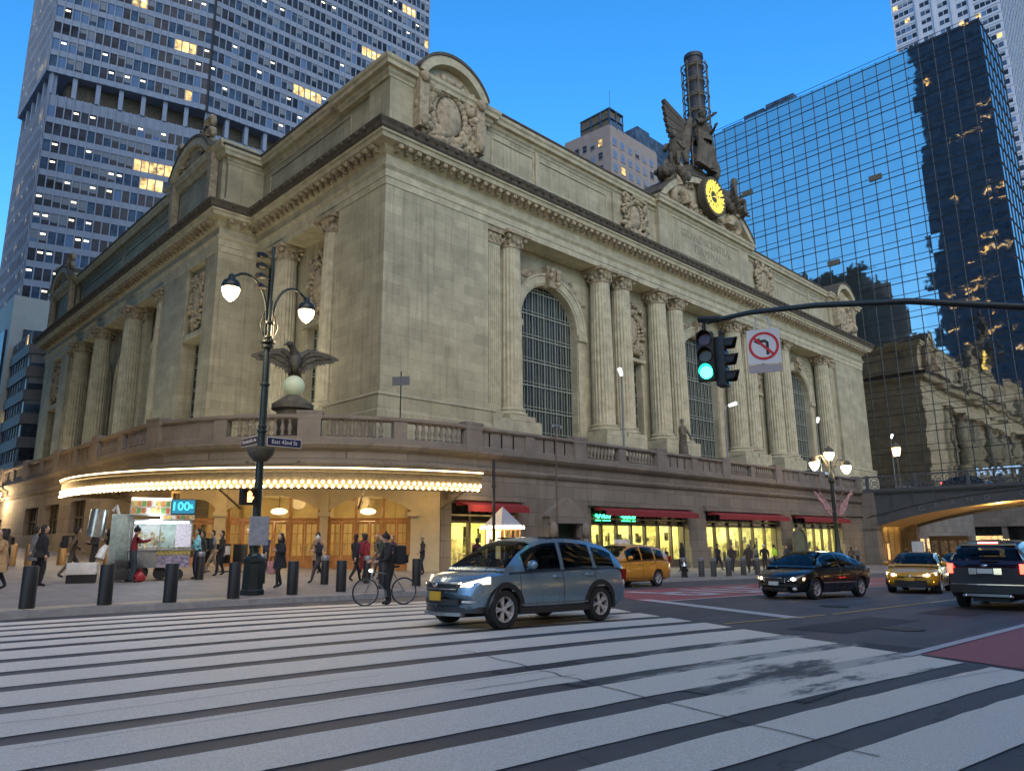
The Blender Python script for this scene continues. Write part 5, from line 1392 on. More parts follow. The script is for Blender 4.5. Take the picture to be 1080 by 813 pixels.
def person(x,y,face,label,H=1.75,z=None,step=0.0,lean=0,arms=('down','down'),jacket=(.02,.02,.025),trous=(.02,.02,.03),skin=0,hair=(.02,.015,.01),hairstyle='short',hat=None,coat=None,hood=None,group='people on the pavements',bulk=1.0,shoes=(.02,.02,.02),knee=None,root=None,scale=None,mats=None,yawhead=0,tuck=0):
    """figure faces +x in its own frame; face in degrees world"""
    z=g(x,y)+.15 if z is None else z
    s=H/1.75 if scale is None else scale
    P=thing('person',label,'person',(x,y,z),R(face),group,static=False) if root is None else root
    hipz=.92-abs(step)*.07-tuck; lx=math.sin(R(lean))
    ch=(lx*.42,0,hipz+.42); nk=(lx*.58,0,hipz+.56); hd=(lx*.66+.03,0,hipz+.70)
    J=[(0,0,hipz+.02),(lx*.18,0,hipz+.2),ch,nk,(hd[0]-.015,0,hd[2]-.04)]
    Rr=[(.145*bulk,.12*bulk),(.135*bulk,.115*bulk),(.155*bulk,.125*bulk),.058,.05]
    E=[(0,1),(1,2),(2,3),(3,4)]; matl=[1,0,0,0,2] ; ml=[0,0,0,2]
    hands=[]
    for si,sd in enumerate((1,-1)):
        a=arms[si]; sh=(ch[0]-.01,sd*.185*bulk,hipz+.47)
        if isinstance(a,tuple) and len(a)==2: el,wr=a
        elif a=='down': el=(sh[0]-.03,sd*.23*bulk,sh[2]-.29); wr=(sh[0]+.03,sd*.22*bulk,sh[2]-.53)
        elif a=='fwd': el=(sh[0]+.10,sd*.22*bulk,sh[2]-.27); wr=(sh[0]+.30,sd*.14,sh[2]-.20)
        elif a=='swingf': el=(sh[0]+.10,sd*.23*bulk,sh[2]-.26); wr=(sh[0]+.28,sd*.18,sh[2]-.40)
        elif a=='swingb': el=(sh[0]-.14,sd*.24*bulk,sh[2]-.25); wr=(sh[0]-.20,sd*.22,sh[2]-.50)
        elif a=='phone': el=(sh[0]+.06,sd*.24,sh[2]-.26); wr=(sh[0]+.20,sd*.12,sh[2]-.02)
        elif a=='reach': el=(sh[0]+.20,sd*.2,sh[2]-.14); wr=(sh[0]+.44,sd*.16,sh[2]-.05)
        elif a=='up': el=(sh[0]+.12,sd*.30,sh[2]+.12); wr=(sh[0]+.22,sd*.34,sh[2]+.40)
        else: el,wr=(sh[0]-.03,sd*.23,sh[2]-.29),(sh[0]+.03,sd*.22,sh[2]-.53)
        k_=len(J); J+=[sh,el,wr]; Rr+=[.068*bulk,.052*bulk,.034]; E+=[(2,k_),(k_,k_+1),(k_+1,k_+2)]; ml+=[0,0,0]
        d=(wr[0]-el[0],wr[1]-el[1],wr[2]-el[2]); hands.append((tuple(c for c in wr),d,sd,1.0,2,.6))
    for si,sd in enumerate((1,-1)):
        st=step*(1 if sd>0 else -1)
        hip=(0,sd*.092,hipz-.04); fx=st*.42; 
        fz=.075 if st>=0 else .075+abs(st)*.10
        kx=fx*.5+(.07 if st>=0 else .12*abs(st)+.02); kz=(hipz+fz)/2+.02
        if knee and knee[si]: kx,kz,fx,fz=knee[si]
        kn=(kx,sd*.098,kz); an=(fx,sd*.095,fz); toe=(fx+.15,sd*.11,max(.035,fz-.04+(.0 if st>=0 else -.04)))
        k_=len(J); J+=[hip,kn,an,toe]; Rr+=[.105*bulk**.5,.066,.047,.036]; E+=[(0,k_),(k_,k_+1),(k_+1,k_+2),(k_+2,k_+3)]; ml+=[1,1,1,3]
    J=[tuple(c*s for c in q) for q in J]; Rr=[(tuple(c*s for c in q) if isinstance(q,tuple) else q*s) for q in Rr]
    hands=[(tuple(c*s for c in h[0]),h[1],h[2],s,h[4],h[5]) for h in hands]
    hdp=tuple(c*s for c in hd)
    mm=mats or [cloth('jacket',jacket),cloth('trousers',trous),skin_mat(skin),cloth('shoe',shoes)]
    b=body_mesh('body',J,Rr,E,mm,lambda k_,t: (ml[k_] if not(k_==3 and t<.35) else 0),(hdp,.098*s,R(yawhead),2),hands)
    o=b.build('body',mm,P,smooth=True,angle=180,fix=False)
    HM=mats[0] if mats else mat('hair',hair,.7,var=.3,vscale=30)
    b=MB(); q=hdp; r_=.098*s; o3=Matrix.Rotation(R(yawhead),3,'Z')
    def hp(v): w_=o3@Vector(v); return (q[0]+w_.x,q[1]+w_.y,q[2]+w_.z)
    if hat is not None:
        b.ball(hp((-.012*s,0,.035*s)),(r_*1.10,r_*.98,r_*1.05),12,8); 
        for i in range(3): pass
        b.lathe([(r_*1.06,-.02*s),(r_*1.10,-.0),(r_*1.06,.03*s)],q[0]-.01*s,q[1],q[2]+.04*s,14)
        b.ball(hp((-.01*s,0,.15*s)),.03*s,8,6)
        b.build('knit_hat',cloth('knit_hat',hat),P,smooth=True,angle=180)
    if hood is not None:
        b=MB(); b.ball(hp((-.035*s,0,.0*s)),(r_*1.2,r_*1.12,r_*1.38),12,8); b.build('hood',cloth('hood',hood),P,smooth=True,angle=180)
    elif hat is None or hairstyle=='long':
        b=MB(); b.ball(hp((-.022*s,0,.030*s)),(r_*.98,r_*.90,r_*1.12),14,9)
        b.ball(hp((-.045*s,0,-.02*s)),(r_*.75,r_*.84,r_*1.0),12,8)
        if hairstyle=='long':
            for i in range(9):
                a=R(100+i*20); 
                b.tube([hp((r_*.8*math.cos(a),r_*.8*math.sin(a),.04*s)),hp((r_*1.05*math.cos(a),r_*.98*math.sin(a),-.08*s)),hp((r_*1.0*math.cos(a)-.02*s,r_*.95*math.sin(a),-.24*s))],[.03*s,.045*s,.022*s],6)
        b.build('hair',HM,P,smooth=True,angle=180)
    if coat is not None:
        L_,cc=coat; b=MB(); n=18
        def md(j,i): return 1+.05*math.sin(j*2.1)*(1-i/5)
        z0=(hipz-L_)*s; zt=(hipz+.40)*s
        prof=[(.235*bulk*s,z0),(.225*bulk*s,z0+.15*s),(.19*bulk*s,hipz*s),(.172*bulk*s,(hipz+.15)*s),(.19*bulk*s,(hipz+.34)*s),(.12*bulk*s,(hipz+.5)*s)]
        b.lathe(prof,0,0,0,n,0,md,caps=False)
        b.v=[(v[0]*.82+lx*(.42*s)*max(0,(v[2]-hipz*s)/(.42*s)),v[1]*1.0,v[2]) for v in b.v]
        b.build('coat',cloth('coat',cc),P,smooth=True,angle=180,fix=False)
    b=MB()
    return P
def place_bag(kind,P,x,y,face,off,z,label,col,cat='bag',size=(.16,.3,.42),group=None):
    T=Matrix.Translation((x,y,0))@Matrix.Rotation(R(face),4,'Z'); c=T@Vector((off[0],off[1],0))
    o=thing(kind,label,cat,(c.x,c.y,z),R(face),group,static=False)
    b=MB(); b.box(-size[0]/2,size[0]/2,-size[1]/2,size[1]/2,0,size[2]); 
    bo=b.build('bag_body',cloth('bag_cloth',col),o,bevel=min(size)*.28)
    b=MB(); 
    if kind=='backpack':
        b.box(-size[0]*.75,-size[0]/2+.01,-size[1]*.35,size[1]*.35,.04,size[2]*.5); b.build('front_pocket',cloth('bag_cloth',[c_*.8 for c_ in col]),o,bevel=.02)
        b=MB()
        for s_ in (-1,1): b.tube([(size[0]/2,s_*.09,size[2]-.03),(size[0]/2+.12,s_*.10,size[2]+.0),(size[0]/2+.22,s_*.11,size[2]-.16),(size[0]/2+.10,s_*.12,.08)],.02,6)
        b.build('strap',cloth('strap',(.02,.02,.02)),o,smooth=True)
    else:
        for s_ in (-1,1): b.tube([(s_*size[0]*.2,-size[1]*.28,size[2]-.02),(s_*size[0]*.2,-size[1]*.2,size[2]+.14),(s_*size[0]*.2,size[1]*.2,size[2]+.14),(s_*size[0]*.2,size[1]*.28,size[2]-.02)],.012,6)
        b.build('handle',cloth('strap',(.03,.03,.03)),o,smooth=True)
    return o
N0=(.018,.018,.022)
def pf(x,y): return g(x,y)+.15
person(4.55,25.1,180,'woman in a light tan trench coat with dark hair at the far left',1.72,step=.5,arms=('fwd','swingb'),jacket=(.42,.27,.13),trous=(.03,.03,.04),hairstyle='long',coat=(.38,(.42,.27,.13)))
person(5.7,25.9,10,'man in a black coat standing behind the first black bollard from the left',1.8,arms=('down','down'),jacket=N0,trous=(.02,.02,.025),coat=(.1,N0),yawhead=-20)
person(7.2,28.7,0,'man in a brown jacket mid stride beside the metal box',1.78,step=.85,lean=8,arms=('swingf','swingb'),jacket=(.11,.075,.045),trous=(.10,.085,.065))
place_bag('backpack',None,7.2,28.7,0,(-.24,0),pf(7.2,28.7)+1.02,'black backpack on the striding man in brown',(.02,.02,.02))
person(8.4,30.5,190,'bearded man with glasses in a dark sweater facing left behind the striding man',1.72,arms=('fwd','fwd'),jacket=(.035,.03,.03),trous=(.04,.035,.03),skin=1)
person(8.9,29.8,200,'person in a black coat bending forward left of the food cart',1.68,lean=38,arms=('reach','down'),jacket=N0,trous=(.015,.015,.02),hood=N0)
person(6.2,33.5,80,'person in a dark coat seated on luggage by the far wall',1.6,arms=('fwd','fwd'),jacket=(.06,.05,.04),trous=N0,tuck=.0,skin=1)
person(2.6,27.0,175,'person in a dark jacket at the left edge behind the tan coat',1.75,step=.3,jacket=(.05,.04,.035),trous=N0)
person(6.9,31.8,15,'person in a dark coat behind the man in the black coat',1.72,step=.3,jacket=(.03,.03,.035),trous=(.05,.04,.035),hairstyle='long')
person(5.4,36.2,200,'person with a dark jacket walking near the far wall lantern',1.75,step=.3,jacket=(.05,.045,.045),trous=N0)
person(8.35,26.2,0,'vendor in a dark red jacket preparing food at the street cart',1.78,arms=('reach','reach'),jacket=(.16,.012,.02),trous=(.03,.04,.055),hat=(.015,.015,.02),lean=4)
person(10.75,27.0,170,'customer in a light blue puffer jacket at the right end of the food cart',1.76,arms=('phone','fwd'),jacket=(.22,.50,.60),trous=(.03,.045,.09),bulk=1.18,skin=1)
person(11.2,27.7,180,'person with a dark jacket standing behind the customer in light blue',1.68,jacket=(.05,.05,.05),trous=(.20,.17,.12))
place_bag('backpack',None,11.2,27.7,180,(-.24,0),pf(11.2,27.7)+1.0,'dark backpack on the person behind the light blue jacket',(.02,.025,.03))
person(12.75,30.4,180,'man in a grey jacket and khaki trousers walking left toward the cart',1.76,step=.7,arms=('swingf','swingb'),jacket=(.16,.16,.17),trous=(.24,.19,.13),lean=5)
person(11.5,22.3,190,'woman in black with long dark hair carrying a red and white shopping bag',1.72,step=.35,arms=('fwd','down'),jacket=N0,trous=(.015,.015,.015),hairstyle='long',coat=(.28,N0))
place_bag('shopping_bag',None,11.5,22.3,190,(.05,-.30),pf(11.5,22.3)+.42,'red and white round patterned shopping bag held by the woman in black',(.5,.22,.2),size=(.14,.42,.40))
person(13.8,23.9,180,'person in a white knit hat and black puffer jacket walking left',1.68,step=.8,arms=('fwd','swingb'),jacket=(.02,.022,.035),trous=(.05,.045,.05),hat=(.5,.48,.45),bulk=1.12,lean=4,yawhead=150)
person(15.1,23.6,10,'person in black walking right in front of the doors beside the red backpack',1.78,step=.8,arms=('swingf','swingb'),jacket=N0,trous=N0)
person(15.9,24.2,8,'woman in a long red coat with a red patterned backpack walking right',1.76,step=.4,jacket=(.28,.03,.05),trous=(.05,.03,.03),coat=(.45,(.30,.04,.04)))
place_bag('backpack',None,15.9,24.2,8,(-.25,0),pf(15.9,24.2)+1.0,'red patterned backpack on the woman in the long red coat',(.30,.03,.06))
person(17.9,26.2,185,'person in a brown patterned hooded coat walking in front of the right hand doors',1.8,step=.75,lean=8,arms=('swingf','swingb'),jacket=(.12,.09,.06),trous=(.04,.035,.03),coat=(.25,(.14,.10,.07)),hood=(.35,.16,.06),bulk=1.15)
for i,(x_,y_,f,lab,jk,st,kw) in enumerate([
 (16.6,28.9,100,'person in a camel coat with long hair facing the left hand doors',(.30,.20,.11),.1,dict(hairstyle='long',coat=(.35,(.30,.20,.11)))),
 (14.6,29.6,20,'person in a navy jacket walking right close to the left hand doors',(.03,.04,.09),.6,dict()),
 (19.4,27.4,200,'person in a dark purple coat walking left by the right hand doors',(.06,.03,.06),.5,dict(coat=(.2,(.06,.03,.06)))),
 (20.6,26.8,170,'tall person in black with a beige hat by the stone door pier',N0,.3,dict(hat=(.35,.28,.18))),
 (17.2,25.0,190,'person in a dark green parka between the red coat and the cyclist',(.04,.06,.04),.5,dict(bulk=1.15)),
 (12.3,28.6,185,'person in a dark jacket and jeans just right of the food cart',(.03,.03,.03),.5,dict()),
 (6.3,29.6,10,'person in a grey coat behind the metal box',(.14,.14,.15),.4,dict(coat=(.3,(.14,.14,.15))))]):
    person(x_,y_,f,lab,1.74,jacket=jk,step=st,arms=('swingf','swingb'),**kw)
person(18.7,28.6,90,'person in a dark green jacket standing close to the right hand doors',1.75,jacket=(.03,.045,.03),trous=N0)
person(24.3,27.3,90,'person in a dark hood by the lit shop behind the blue car bonnet',1.72,arms=('phone','down'),jacket=(.05,.012,.015),trous=N0,hood=N0)
person(26.0,28.2,180,'person in dark grey clothes standing beside the small kiosk',1.7,jacket=(.04,.04,.045),trous=N0)
for i,(x_,y_,f,lab,jk,st,kw) in enumerate([
 (40.3,26.2,90,'person with long dark hair in front of the first bright shop window',N0,.2,dict(hairstyle='long',coat=(.3,N0))),
 (45.2,26.6,270,'broad person in a black puffer coat before the middle shop window',(.02,.02,.03),.5,dict(bulk=1.2)),
 (43.3,24.5,200,'person in a dark coat mid stride with a light trousered leg by the bollards',(.05,.035,.03),.8,dict(coat=(.2,(.05,.035,.03)))),
 (43.2,23.3,180,'person in a long brown coat walking along the kerb bollards',(.06,.04,.035),.4,dict(coat=(.45,(.06,.04,.035)),hairstyle='long')),
 (48.8,25.8,90,'person in a grey patterned coat left of the two taller figures in black',(.18,.16,.15),.2,dict()),
 (47.6,24.5,200,'tall person in black with a pale cap next to the worker in the yellow vest',N0,.2,dict(hat=(.5,.48,.45),bulk=1.15)),
 (59.0,28.4,180,'person in dark blue between the yellow vest and the green panel',(.03,.035,.06),.3,dict()),
 (62.0,27.2,180,'person in black just right of the green panel by the shop',N0,.3,dict()),
 (67.0,26.4,0,'person in a brown jacket at the last lit shop window',(.10,.07,.05),.3,dict()),
 (69.6,26.9,180,'person in a grey jacket by the last shop pier',(.12,.12,.13),.3,dict()),
 (82.5,27.0,180,'person in a dark parka at the left of the crowd under the bridge',N0,.2,dict()),
 (84.3,26.0,200,'person with a pale backpack in the crowd under the bridge',(.03,.03,.05),.1,dict()),
 (86.0,27.5,160,'person in a black coat in the middle of the crowd under the bridge',(.02,.02,.02),.3,dict(coat=(.3,N0))),
 (88.2,26.6,180,'person in a tan jacket at the right of the crowd under the bridge',(.22,.16,.10),.2,dict()),
 (90.5,27.5,0,'person in dark blue standing apart at the right under the bridge',(.03,.04,.08),.1,dict())]):
    person(x_,y_,f,lab,1.76,jacket=jk,step=st,arms=('down','swingf'),**kw)
person(52.6,26.3,90,'street worker in a bright yellow green safety vest seen from behind at the bollards',1.76,jacket=(.45,.75,.03),trous=(.02,.02,.03),hat=(.02,.02,.02),bulk=1.15,mats=[mat('hi_vis_vest',(.50,.85,.04),.6,emit=(.5,.9,.04),estr=.0),cloth('trousers',(.02,.02,.03)),skin_mat(1),cloth('shoe',(.02,.02,.02))])
# ---------------------------------------------------------------- sculpture on the clock pediment
SG=thing('sculpture_group','dark weathered stone group of one standing and two seated figures above the gilded clock','sculpture',(CX,42.5,44),0)
sm=[M['weather_sculpt']] if 'weather_sculpt' in M else None
M['sculpt']=mat('weathered_sculpture',(.075,.064,.048),.9,var=.6,vscale=.9,bump=.8,bscale=5)
def figure(name,x,y,z,face,scale,**kw):
    P=bpy.data.objects.new('tmp_root',None)
    m4=[M['sculpt']]*4
    e=thing('x','x','x',(0,0,0),0,static=False)
    person(0,0,0,'x',root=e,scale=scale,mats=m4,z=0,**kw)
    body=None
    kids=[o for o in bpy.data.objects if o.parent==e]
    T=Matrix.Translation((x,y,z))@Matrix.Rotation(R(face),4,'Z')
    if 'tilt' in kw: pass
    for o in kids:
        o.data.materials.clear(); o.data.materials.append(M['sculpt']); o.data.polygons.foreach_set('material_index',[0]*len(o.data.polygons))
        o.data.transform(T)
    b0=[o for o in kids if o.name.startswith('body')][0]; b0.name=name; b0.parent=SG; b0.location=-SG.location
    for o in kids:
        if o is not b0: o.parent=b0
    bpy.data.objects.remove(e); bpy.data.objects.remove(P)
    return b0
figure('standing_figure',CX+.6,42.2,45.4,-95,4.7,arms=('fwd','reach'),step=.25,hat=(.1,.1,.1),coat=(.1,(.1,.1,.1)),bulk=1.15)
figure('seated_figure',CX-6.2,42.0,42.3,-150,4.1,arms=('fwd','fwd'),lean=12,tuck=.45,knee=((.46,.47,.48,.06),(.40,.50,.36,.06)),bulk=1.25)
figure('seated_figure',CX+6.3,42.0,41.4,-40,3.9,arms=('fwd','down'),lean=10,tuck=.45,knee=((.46,.47,.48,.06),(.40,.50,.36,.06)),bulk=1.25,hairstyle='long')
b=MB(FS); r_=random.Random(9)
for i in range(150):
    t=r_.uniform(-1,1); uu=CX+t*8.5; zz=43.6-abs(t)*1.6+r_.uniform(-.6,1.9)*(1.15-abs(t))
    if (uu-CX)**2+(zz-41.9)**2<4.0**2: continue
    b.ball((uu,.6+r_.uniform(-.8,.7),zz),(r_.uniform(.35,.9),r_.uniform(.35,.8),r_.uniform(.3,.8)),8,6,0,Matrix.Rotation(r_.uniform(0,3),4,'Y'))
b.box(CX-2.4,CX+2.4,-1.8,.3,43.5,45.7)
for i in range(10):  # drapery around the standing figure
    a=r_.uniform(-1,1); b.tube([(CX+.6+a*1.3,.9+r_.uniform(-.3,.3),50.5),(CX+.6+a*1.6,1.2,48),(CX+.4+a*2.0,1.1,45.6)],[.25,.38,.45],7)
b.build('rocky_base',M['sculpt'],SG,smooth=True,angle=80)
b=MB(FS)
for i in range(12):          # spread feathered wing behind
    a=R(168+i*5.5); l=5.6-.12*i; ca,sa=math.cos(a),math.sin(a); b.slab([(CX-.4,51.3-i*.16),(CX-.4+l*ca-.30*sa,51.2-i*.16+l*sa+.38),(CX-.4+l*1.05*ca,51.2-i*.16+l*1.05*sa),(CX-.4+l*ca+.30*sa,51.2-i*.16+l*sa-.38),(CX-.4,50.6-i*.16)],-.5-.05*(i%2),-.1-.05*(i%2))
b.build('wing',M['weathered'],SG)
b=MB(FS)
for i in range(9): b.tube([(CX-.6-i*.12,-.1,52.3-i*.25),(CX-1.6-i*.13,.1-.04*i,50.6-i*.3),(CX-2.0-i*.05,.2,47.6-i*.25)],[.35,.5,.3],7)
b.ball((CX+3.2,.5,46.6),(1.1,.8,1.5),12,8); b.ball((CX+3.0,.2,48.6),(.8,.6,.9),12,8)
b.build('cloak',M['sculpt'],SG,smooth=True,angle=80)
# ---------------------------------------------------------------- eagle on globe
EG=thing('eagle_statue','cast iron eagle with spread wings perched on a glowing pale globe above the curved balustrade','statue',(17.9,34.3,6.3))
b=MB(); b.lathe([(.8,6.3),(.8,8.1),(1.05,8.2),(1.05,8.45),(.7,8.7),(.35,8.95)],17.9,34.3,0,20); b.build('pedestal',M['bronze_dark'],EG,smooth=True,angle=40)
b=MB(); b.ball((17.9,34.3,9.45),.54,24,16); b.build('globe',mat('pale_globe',(.50,.55,.38),.4,emit=(.75,.9,.5),estr=.05),EG,smooth=True,angle=180)
ev=Vector((.86,-.5,0)); en=Vector((-.5,-.86,0))   # wings along ev, faces viewer along en
TE=frame((17.9,34.3,0),tuple(ev),tuple(en))
M['eagle']=mat('eagle_iron',(.075,.068,.048),.7,var=.6,vscale=3,bump=.6,bscale=16)
b=MB(TE); b.ball((0,.05,10.75),(.33,.42,.62),12,9,0,Matrix.Rotation(.3,4,'X')); b.tube([(-.05,.2,11.1),(-.15,.35,11.35),(-.25,.5,11.48)],[.22,.17,.16],8); b.ball((-.28,.52,11.52),(.17,.2,.16),10,7); b.tube([(-.4,.62,11.5),(-.52,.72,11.44),(-.55,.74,11.36)],[.07,.05,.015],6)
for s_ in (-1,1): b.tube([(s_*.18,.05,10.4),(s_*.22,.15,10.3),(s_*.24,.3,10.2)],[.13,.08,.06],6)
b.build('eagle_body',M['eagle'],EG,smooth=True,angle=80)
for s_ in (-1,1):
    b=MB(TE); b.tube([(s_*.18,0,10.95),(s_*.65,-.08,11.32),(s_*1.05,-.12,11.30),(s_*1.5,-.14,11.12),(s_*1.85,-.15,10.95)],[.20,.15,.11,.07,.03],8)
    for layer,(l0,l1,nf,dd) in enumerate(((.95,.80,13,-.16),(.62,.50,11,-.08),(.36,.30,9,-.0))):
        for i in range(nf):
            t=i/(nf-1); u0=s_*(.22+t*1.25*(1-.12*layer)); z0=11.0+.36*math.sin(min(1,t*1.5)*1.9)-.25*max(0,t-.6); 
            a=R(-84+62*t**1.3); L_=(l0+(l1-l0)*t)*(1+.15*math.sin(i*2.1)*.3); cx2,cz2=s_*math.cos(a),math.sin(a); nx,nz=-cz2*s_*.085,cx2*s_*.085
            b.slab([(u0-nx,z0-nz),(u0+cx2*L_*.85-nx*1.1,z0+cz2*L_*.85-nz*1.1),(u0+cx2*L_,z0+cz2*L_),(u0+cx2*L_*.85+nx*1.1,z0+cz2*L_*.85+nz*1.1),(u0+nx,z0+nz)],dd-.05-.02*(i%2),dd+.02-.02*(i%2))
    b.build('eagle_wing',M['eagle'],EG,smooth=True,angle=60)
b=MB(TE)
for i in range(5): b.slab([(-.2+i*.1-.05,10.4),(-.2+i*.1+.05,10.4),(-.3+i*.15+.06,9.9),(-.3+i*.15-.06,9.9)],-.4,-.34)
b.build('eagle_tail',M['eagle'],EG)
# ================================================================== STREET FURNITURE
# main twin arm lamp post with signals and street signs
LP=thing('street_lamp','tall dark green twin arm lamp post with street name signs and a walk signal','street lamp',(9.72,20.4,g(9.72,20.4)+.15))
lx,ly,lz=9.72,20.4,g(9.72,20.4)+.15
b=MB(); b.lathe([(.34,0),(.34,.12),(.30,.16),(.28,.85),(.31,.9),(.31,.98),(.2,1.06),(.17,1.12)],lx,ly,lz,8); b.build('post_base',M['dark_green_metal'],LP)
b=MB(); b.lathe([(.13,1.1),(.115,3.5),(.10,6.5),(.085,8.6)],lx,ly,lz,14)
for z_,r_ in ((1.3,.16),(4.6,.15),(4.75,.13),(6.0,.14),(7.15,.2),(7.3,.22),(7.45,.15),(7.9,.16)): b.lathe([(.09,z_-.06),(r_,z_-.03),(r_,z_+.03),(.09,z_+.06)],lx,ly,lz,14)
b.tube([(lx,ly,lz+8.5),(lx,ly,lz+10.35)],.05,8); b.build('pole',M['dark_green_metal'],LP,smooth=True,angle=50)
b=MB(); b.lathe([(.05,3.7),(.2,3.74),(.34,3.9),(.40,4.05),(.40,4.12),(.1,4.12)],lx,ly,lz,18); b.build('basket_collar',M['bronze_dark'],LP,smooth=True,angle=50)
ax=Vector((.986,.165,0))
M['lampglass']=glow('lamp_glass',(1,.74,.42),6)
for s_ in (-1,1):
    P0=Vector((lx,ly,lz+7.3)); pts=[P0+ax*s_*.12+Vector((0,0,-.2)),P0+ax*s_*.12+Vector((0,0,.7))]
    for i in range(11):
        a=math.pi*i/10*.74; pts.append(P0+ax*s_*(.12+.73*(1-math.cos(a)))+Vector((0,0,.8+1.05*math.sin(a)*1.05 if True else 0)))
    tip=pts[-1]
    b=MB(); b.tube([tuple(p) for p in pts],.042,8); b.tube([tuple(P0+ax*s_*.1),tuple(P0+ax*s_*.3+Vector((0,0,.5))),tuple(P0+ax*s_*.16+Vector((0,0,.95)))],.02,6)
    b.build('lamp_arm',M['dark_green_metal'],LP,smooth=True,angle=80)
    lp=tip+Vector((0,0,-.1)); lamp_c=lp
    b=MB(); b.lathe([(.03,.28),(.09,.22),(.10,.12),(.22,.04),(.27,-.10),(.27,-.16),(.24,-.18)],lp.x,lp.y,lp.z,18); h=b.build('lamp_hood',M['dark_green_metal'],LP,smooth=True,angle=60)
    b=MB(); b.lathe([(.245,-.17),(.25,-.24),(.2,-.40),(.1,-.52),(.01,-.58)],lp.x,lp.y,lp.z,18); b.build('lamp_glass',M['lampglass'],h,smooth=True,angle=80)
    li=bpy.data.lights.new('lamp','POINT'); li.energy=160; li.color=(1,.75,.42); li.shadow_soft_size=.25; lo=bpy.data.objects.new('lamp_light',li); C.objects.link(lo); lo.location=(lp.x,lp.y,lp.z-.75); lo['kind']='structure'
for i in range(4):
    z_=lz+8.95+i*.33; b=MB(); b.tube([(lx,ly,z_),(lx-.28,ly-.1,z_)],.02,6); b.tube([(lx-.24,ly-.09,z_+.0),(lx-.42,ly-.16,z_-.02),(lx-.56,ly-.2,z_-.06)],[.06,.10,.09],10); b.build('camera_unit',M['black_metal'],LP,smooth=True,angle=40)
M['sign_blue']=mat('sign_dark_blue',(.015,.02,.07),.4); M['sign_brown']=mat('sign_brown',(.06,.03,.035),.4); M['sign_white']=mat('sign_white',(.74,.72,.70),.5)
def street_sign(txt,c,u,out,w,m):
    T=frame(c,u,out); b=MB(T); b.box(0,w,-.01,.01,-.13,.13,1); b.box(.015,w-.015,.01,.014,-.115,.115,0); b.box(.015,w-.015,-.014,-.01,-.115,.115,0); s_=b.build('street_name_sign',[m,M['sign_white']],LP,fix=False)
    cc=Vector(c)+Vector(u)*w/2+Vector(out)*.02; text_mesh('sign_lettering',txt,.165,.002,M['sign_white'],text_frame(tuple(cc),u,out),s_)
street_sign('East 42nd St',(lx+.16,ly-.02,lz+4.33),(1,0,0),(0,-1,0),1.1,M['sign_blue'])
street_sign('Vanderbilt Av',(lx-.02,ly+1.28,lz+4.38),(0,-1,0),(-1,0,0),1.1,M['sign_brown'])
b=MB(); b.tube([(lx-.1,ly-.05,lz+2.75),(lx-.42,ly-.1,lz+2.75)],.03,6); b.cbox((lx-.35,ly-.12,lz+2.68),(.42,.22,.44)); b.box(lx-.60,lx-.12,ly-.42,ly-.23,lz+2.88,lz+2.91)
ws=b.build('walk_signal',M['black_metal'],LP)
hm=glow('hand_symbol',(1,.42,.12),2.6); b=MB(frame((lx-.35,ly-.235,lz+2.68),(1,0,0),(0,-1,0)))
b.box(-.07,.06,0,.01,-.14,.02)
for i,hh in enumerate((.11,.15,.14,.10)): b.box(-.07+i*.034,-.045+i*.034,0,.01,.02,.02+hh)
b.slab([(.06,-.10),(.12,-.02),(.10,.02),(.06,-.03)],0,.01); b.build('hand_symbol',hm,ws)
b=MB(); b.cbox((lx+.0,ly-.20,lz+1.75),(.56,.05,.80)); b.box(lx-.26,lx+.26,ly-.232,ly-.226,lz+1.40,lz+2.1,0); b.build('notice_board',mat('notice_grey',(.30,.32,.36),.5,var=.25,vscale=7),LP)
# bollards
BK=[(4.15,19.6),(5.66,19.4),(7.06,19.2),(8.72,19.35),(10.68,19.9),(12.48,20.25),(14.4,20.8),(16.2,21.4)]
B2=[(10.82,26.85),(11.9,24.36),(13.64,23.2),(15.28,23.08)]
B3=[(32.2,21.9),(33.2,21.5),(34.65,21.4),(35.5,21.2),(36.95,21.15),(39.0,21.4),(40.6,21.4),(42.3,21.4),(44.0,21.4)]
B4=[(7.3,38.2),(8.0,38.4),(9.2,38.2),(11.0,37.9),(11.9,37.7)]
def bollard(ref=None):
    b=MB(); b.lathe([(.13,-.03),(.13,.88),(.125,.90),(.0,.915)],0,0,0,20); return b
def mk_bollards(spots,labels,m,cap,grp,r_=1):
    p=None
    for i,(x_,y_) in enumerate(spots):
        if p is None:
            p=thing('bollard',labels[i],'bollard',(x_,y_,g(x_,y_)+.15),0,grp,static=False)
            b=MB(); b.lathe([(.135*r_,-.05),(.135*r_,.90),(.12*r_,.925),(.0,.93)],0,0,0,24); b.build('post',m,p,smooth=True,angle=40)
            if cap: b=MB(); b.lathe([(.137*r_,.80),(.142*r_,.82),(.142*r_,.92),(.11*r_,.96),(0,.97)],0,0,0,24); b.build('cap',cap,p,smooth=True,angle=40)
        else:
            c=copy_tree(p); c.location=(x_,y_,g(x_,y_)+.15); c['label']=labels[i]
ordn=['first','second','third','fourth','fifth','sixth','seventh','eighth','ninth']
mk_bollards(BK,['plain black steel bollard at the kerb of the crossing, %s from the left'%ordn[i] for i in range(8)],M['black_metal'],None,'black bollards along the crossing kerb',1.15)
mk_bollards(B2,['black bollard with light rim standing right of the food cart','black bollard with pale cap close behind the lamp post base','black bollard with pale cap between the woman in black and the knit hat wearer','black bollard with pale cap in front of the red backpack wearer'],M['black_metal'],M['grey_metal'],'pale capped bollards on the pavement')
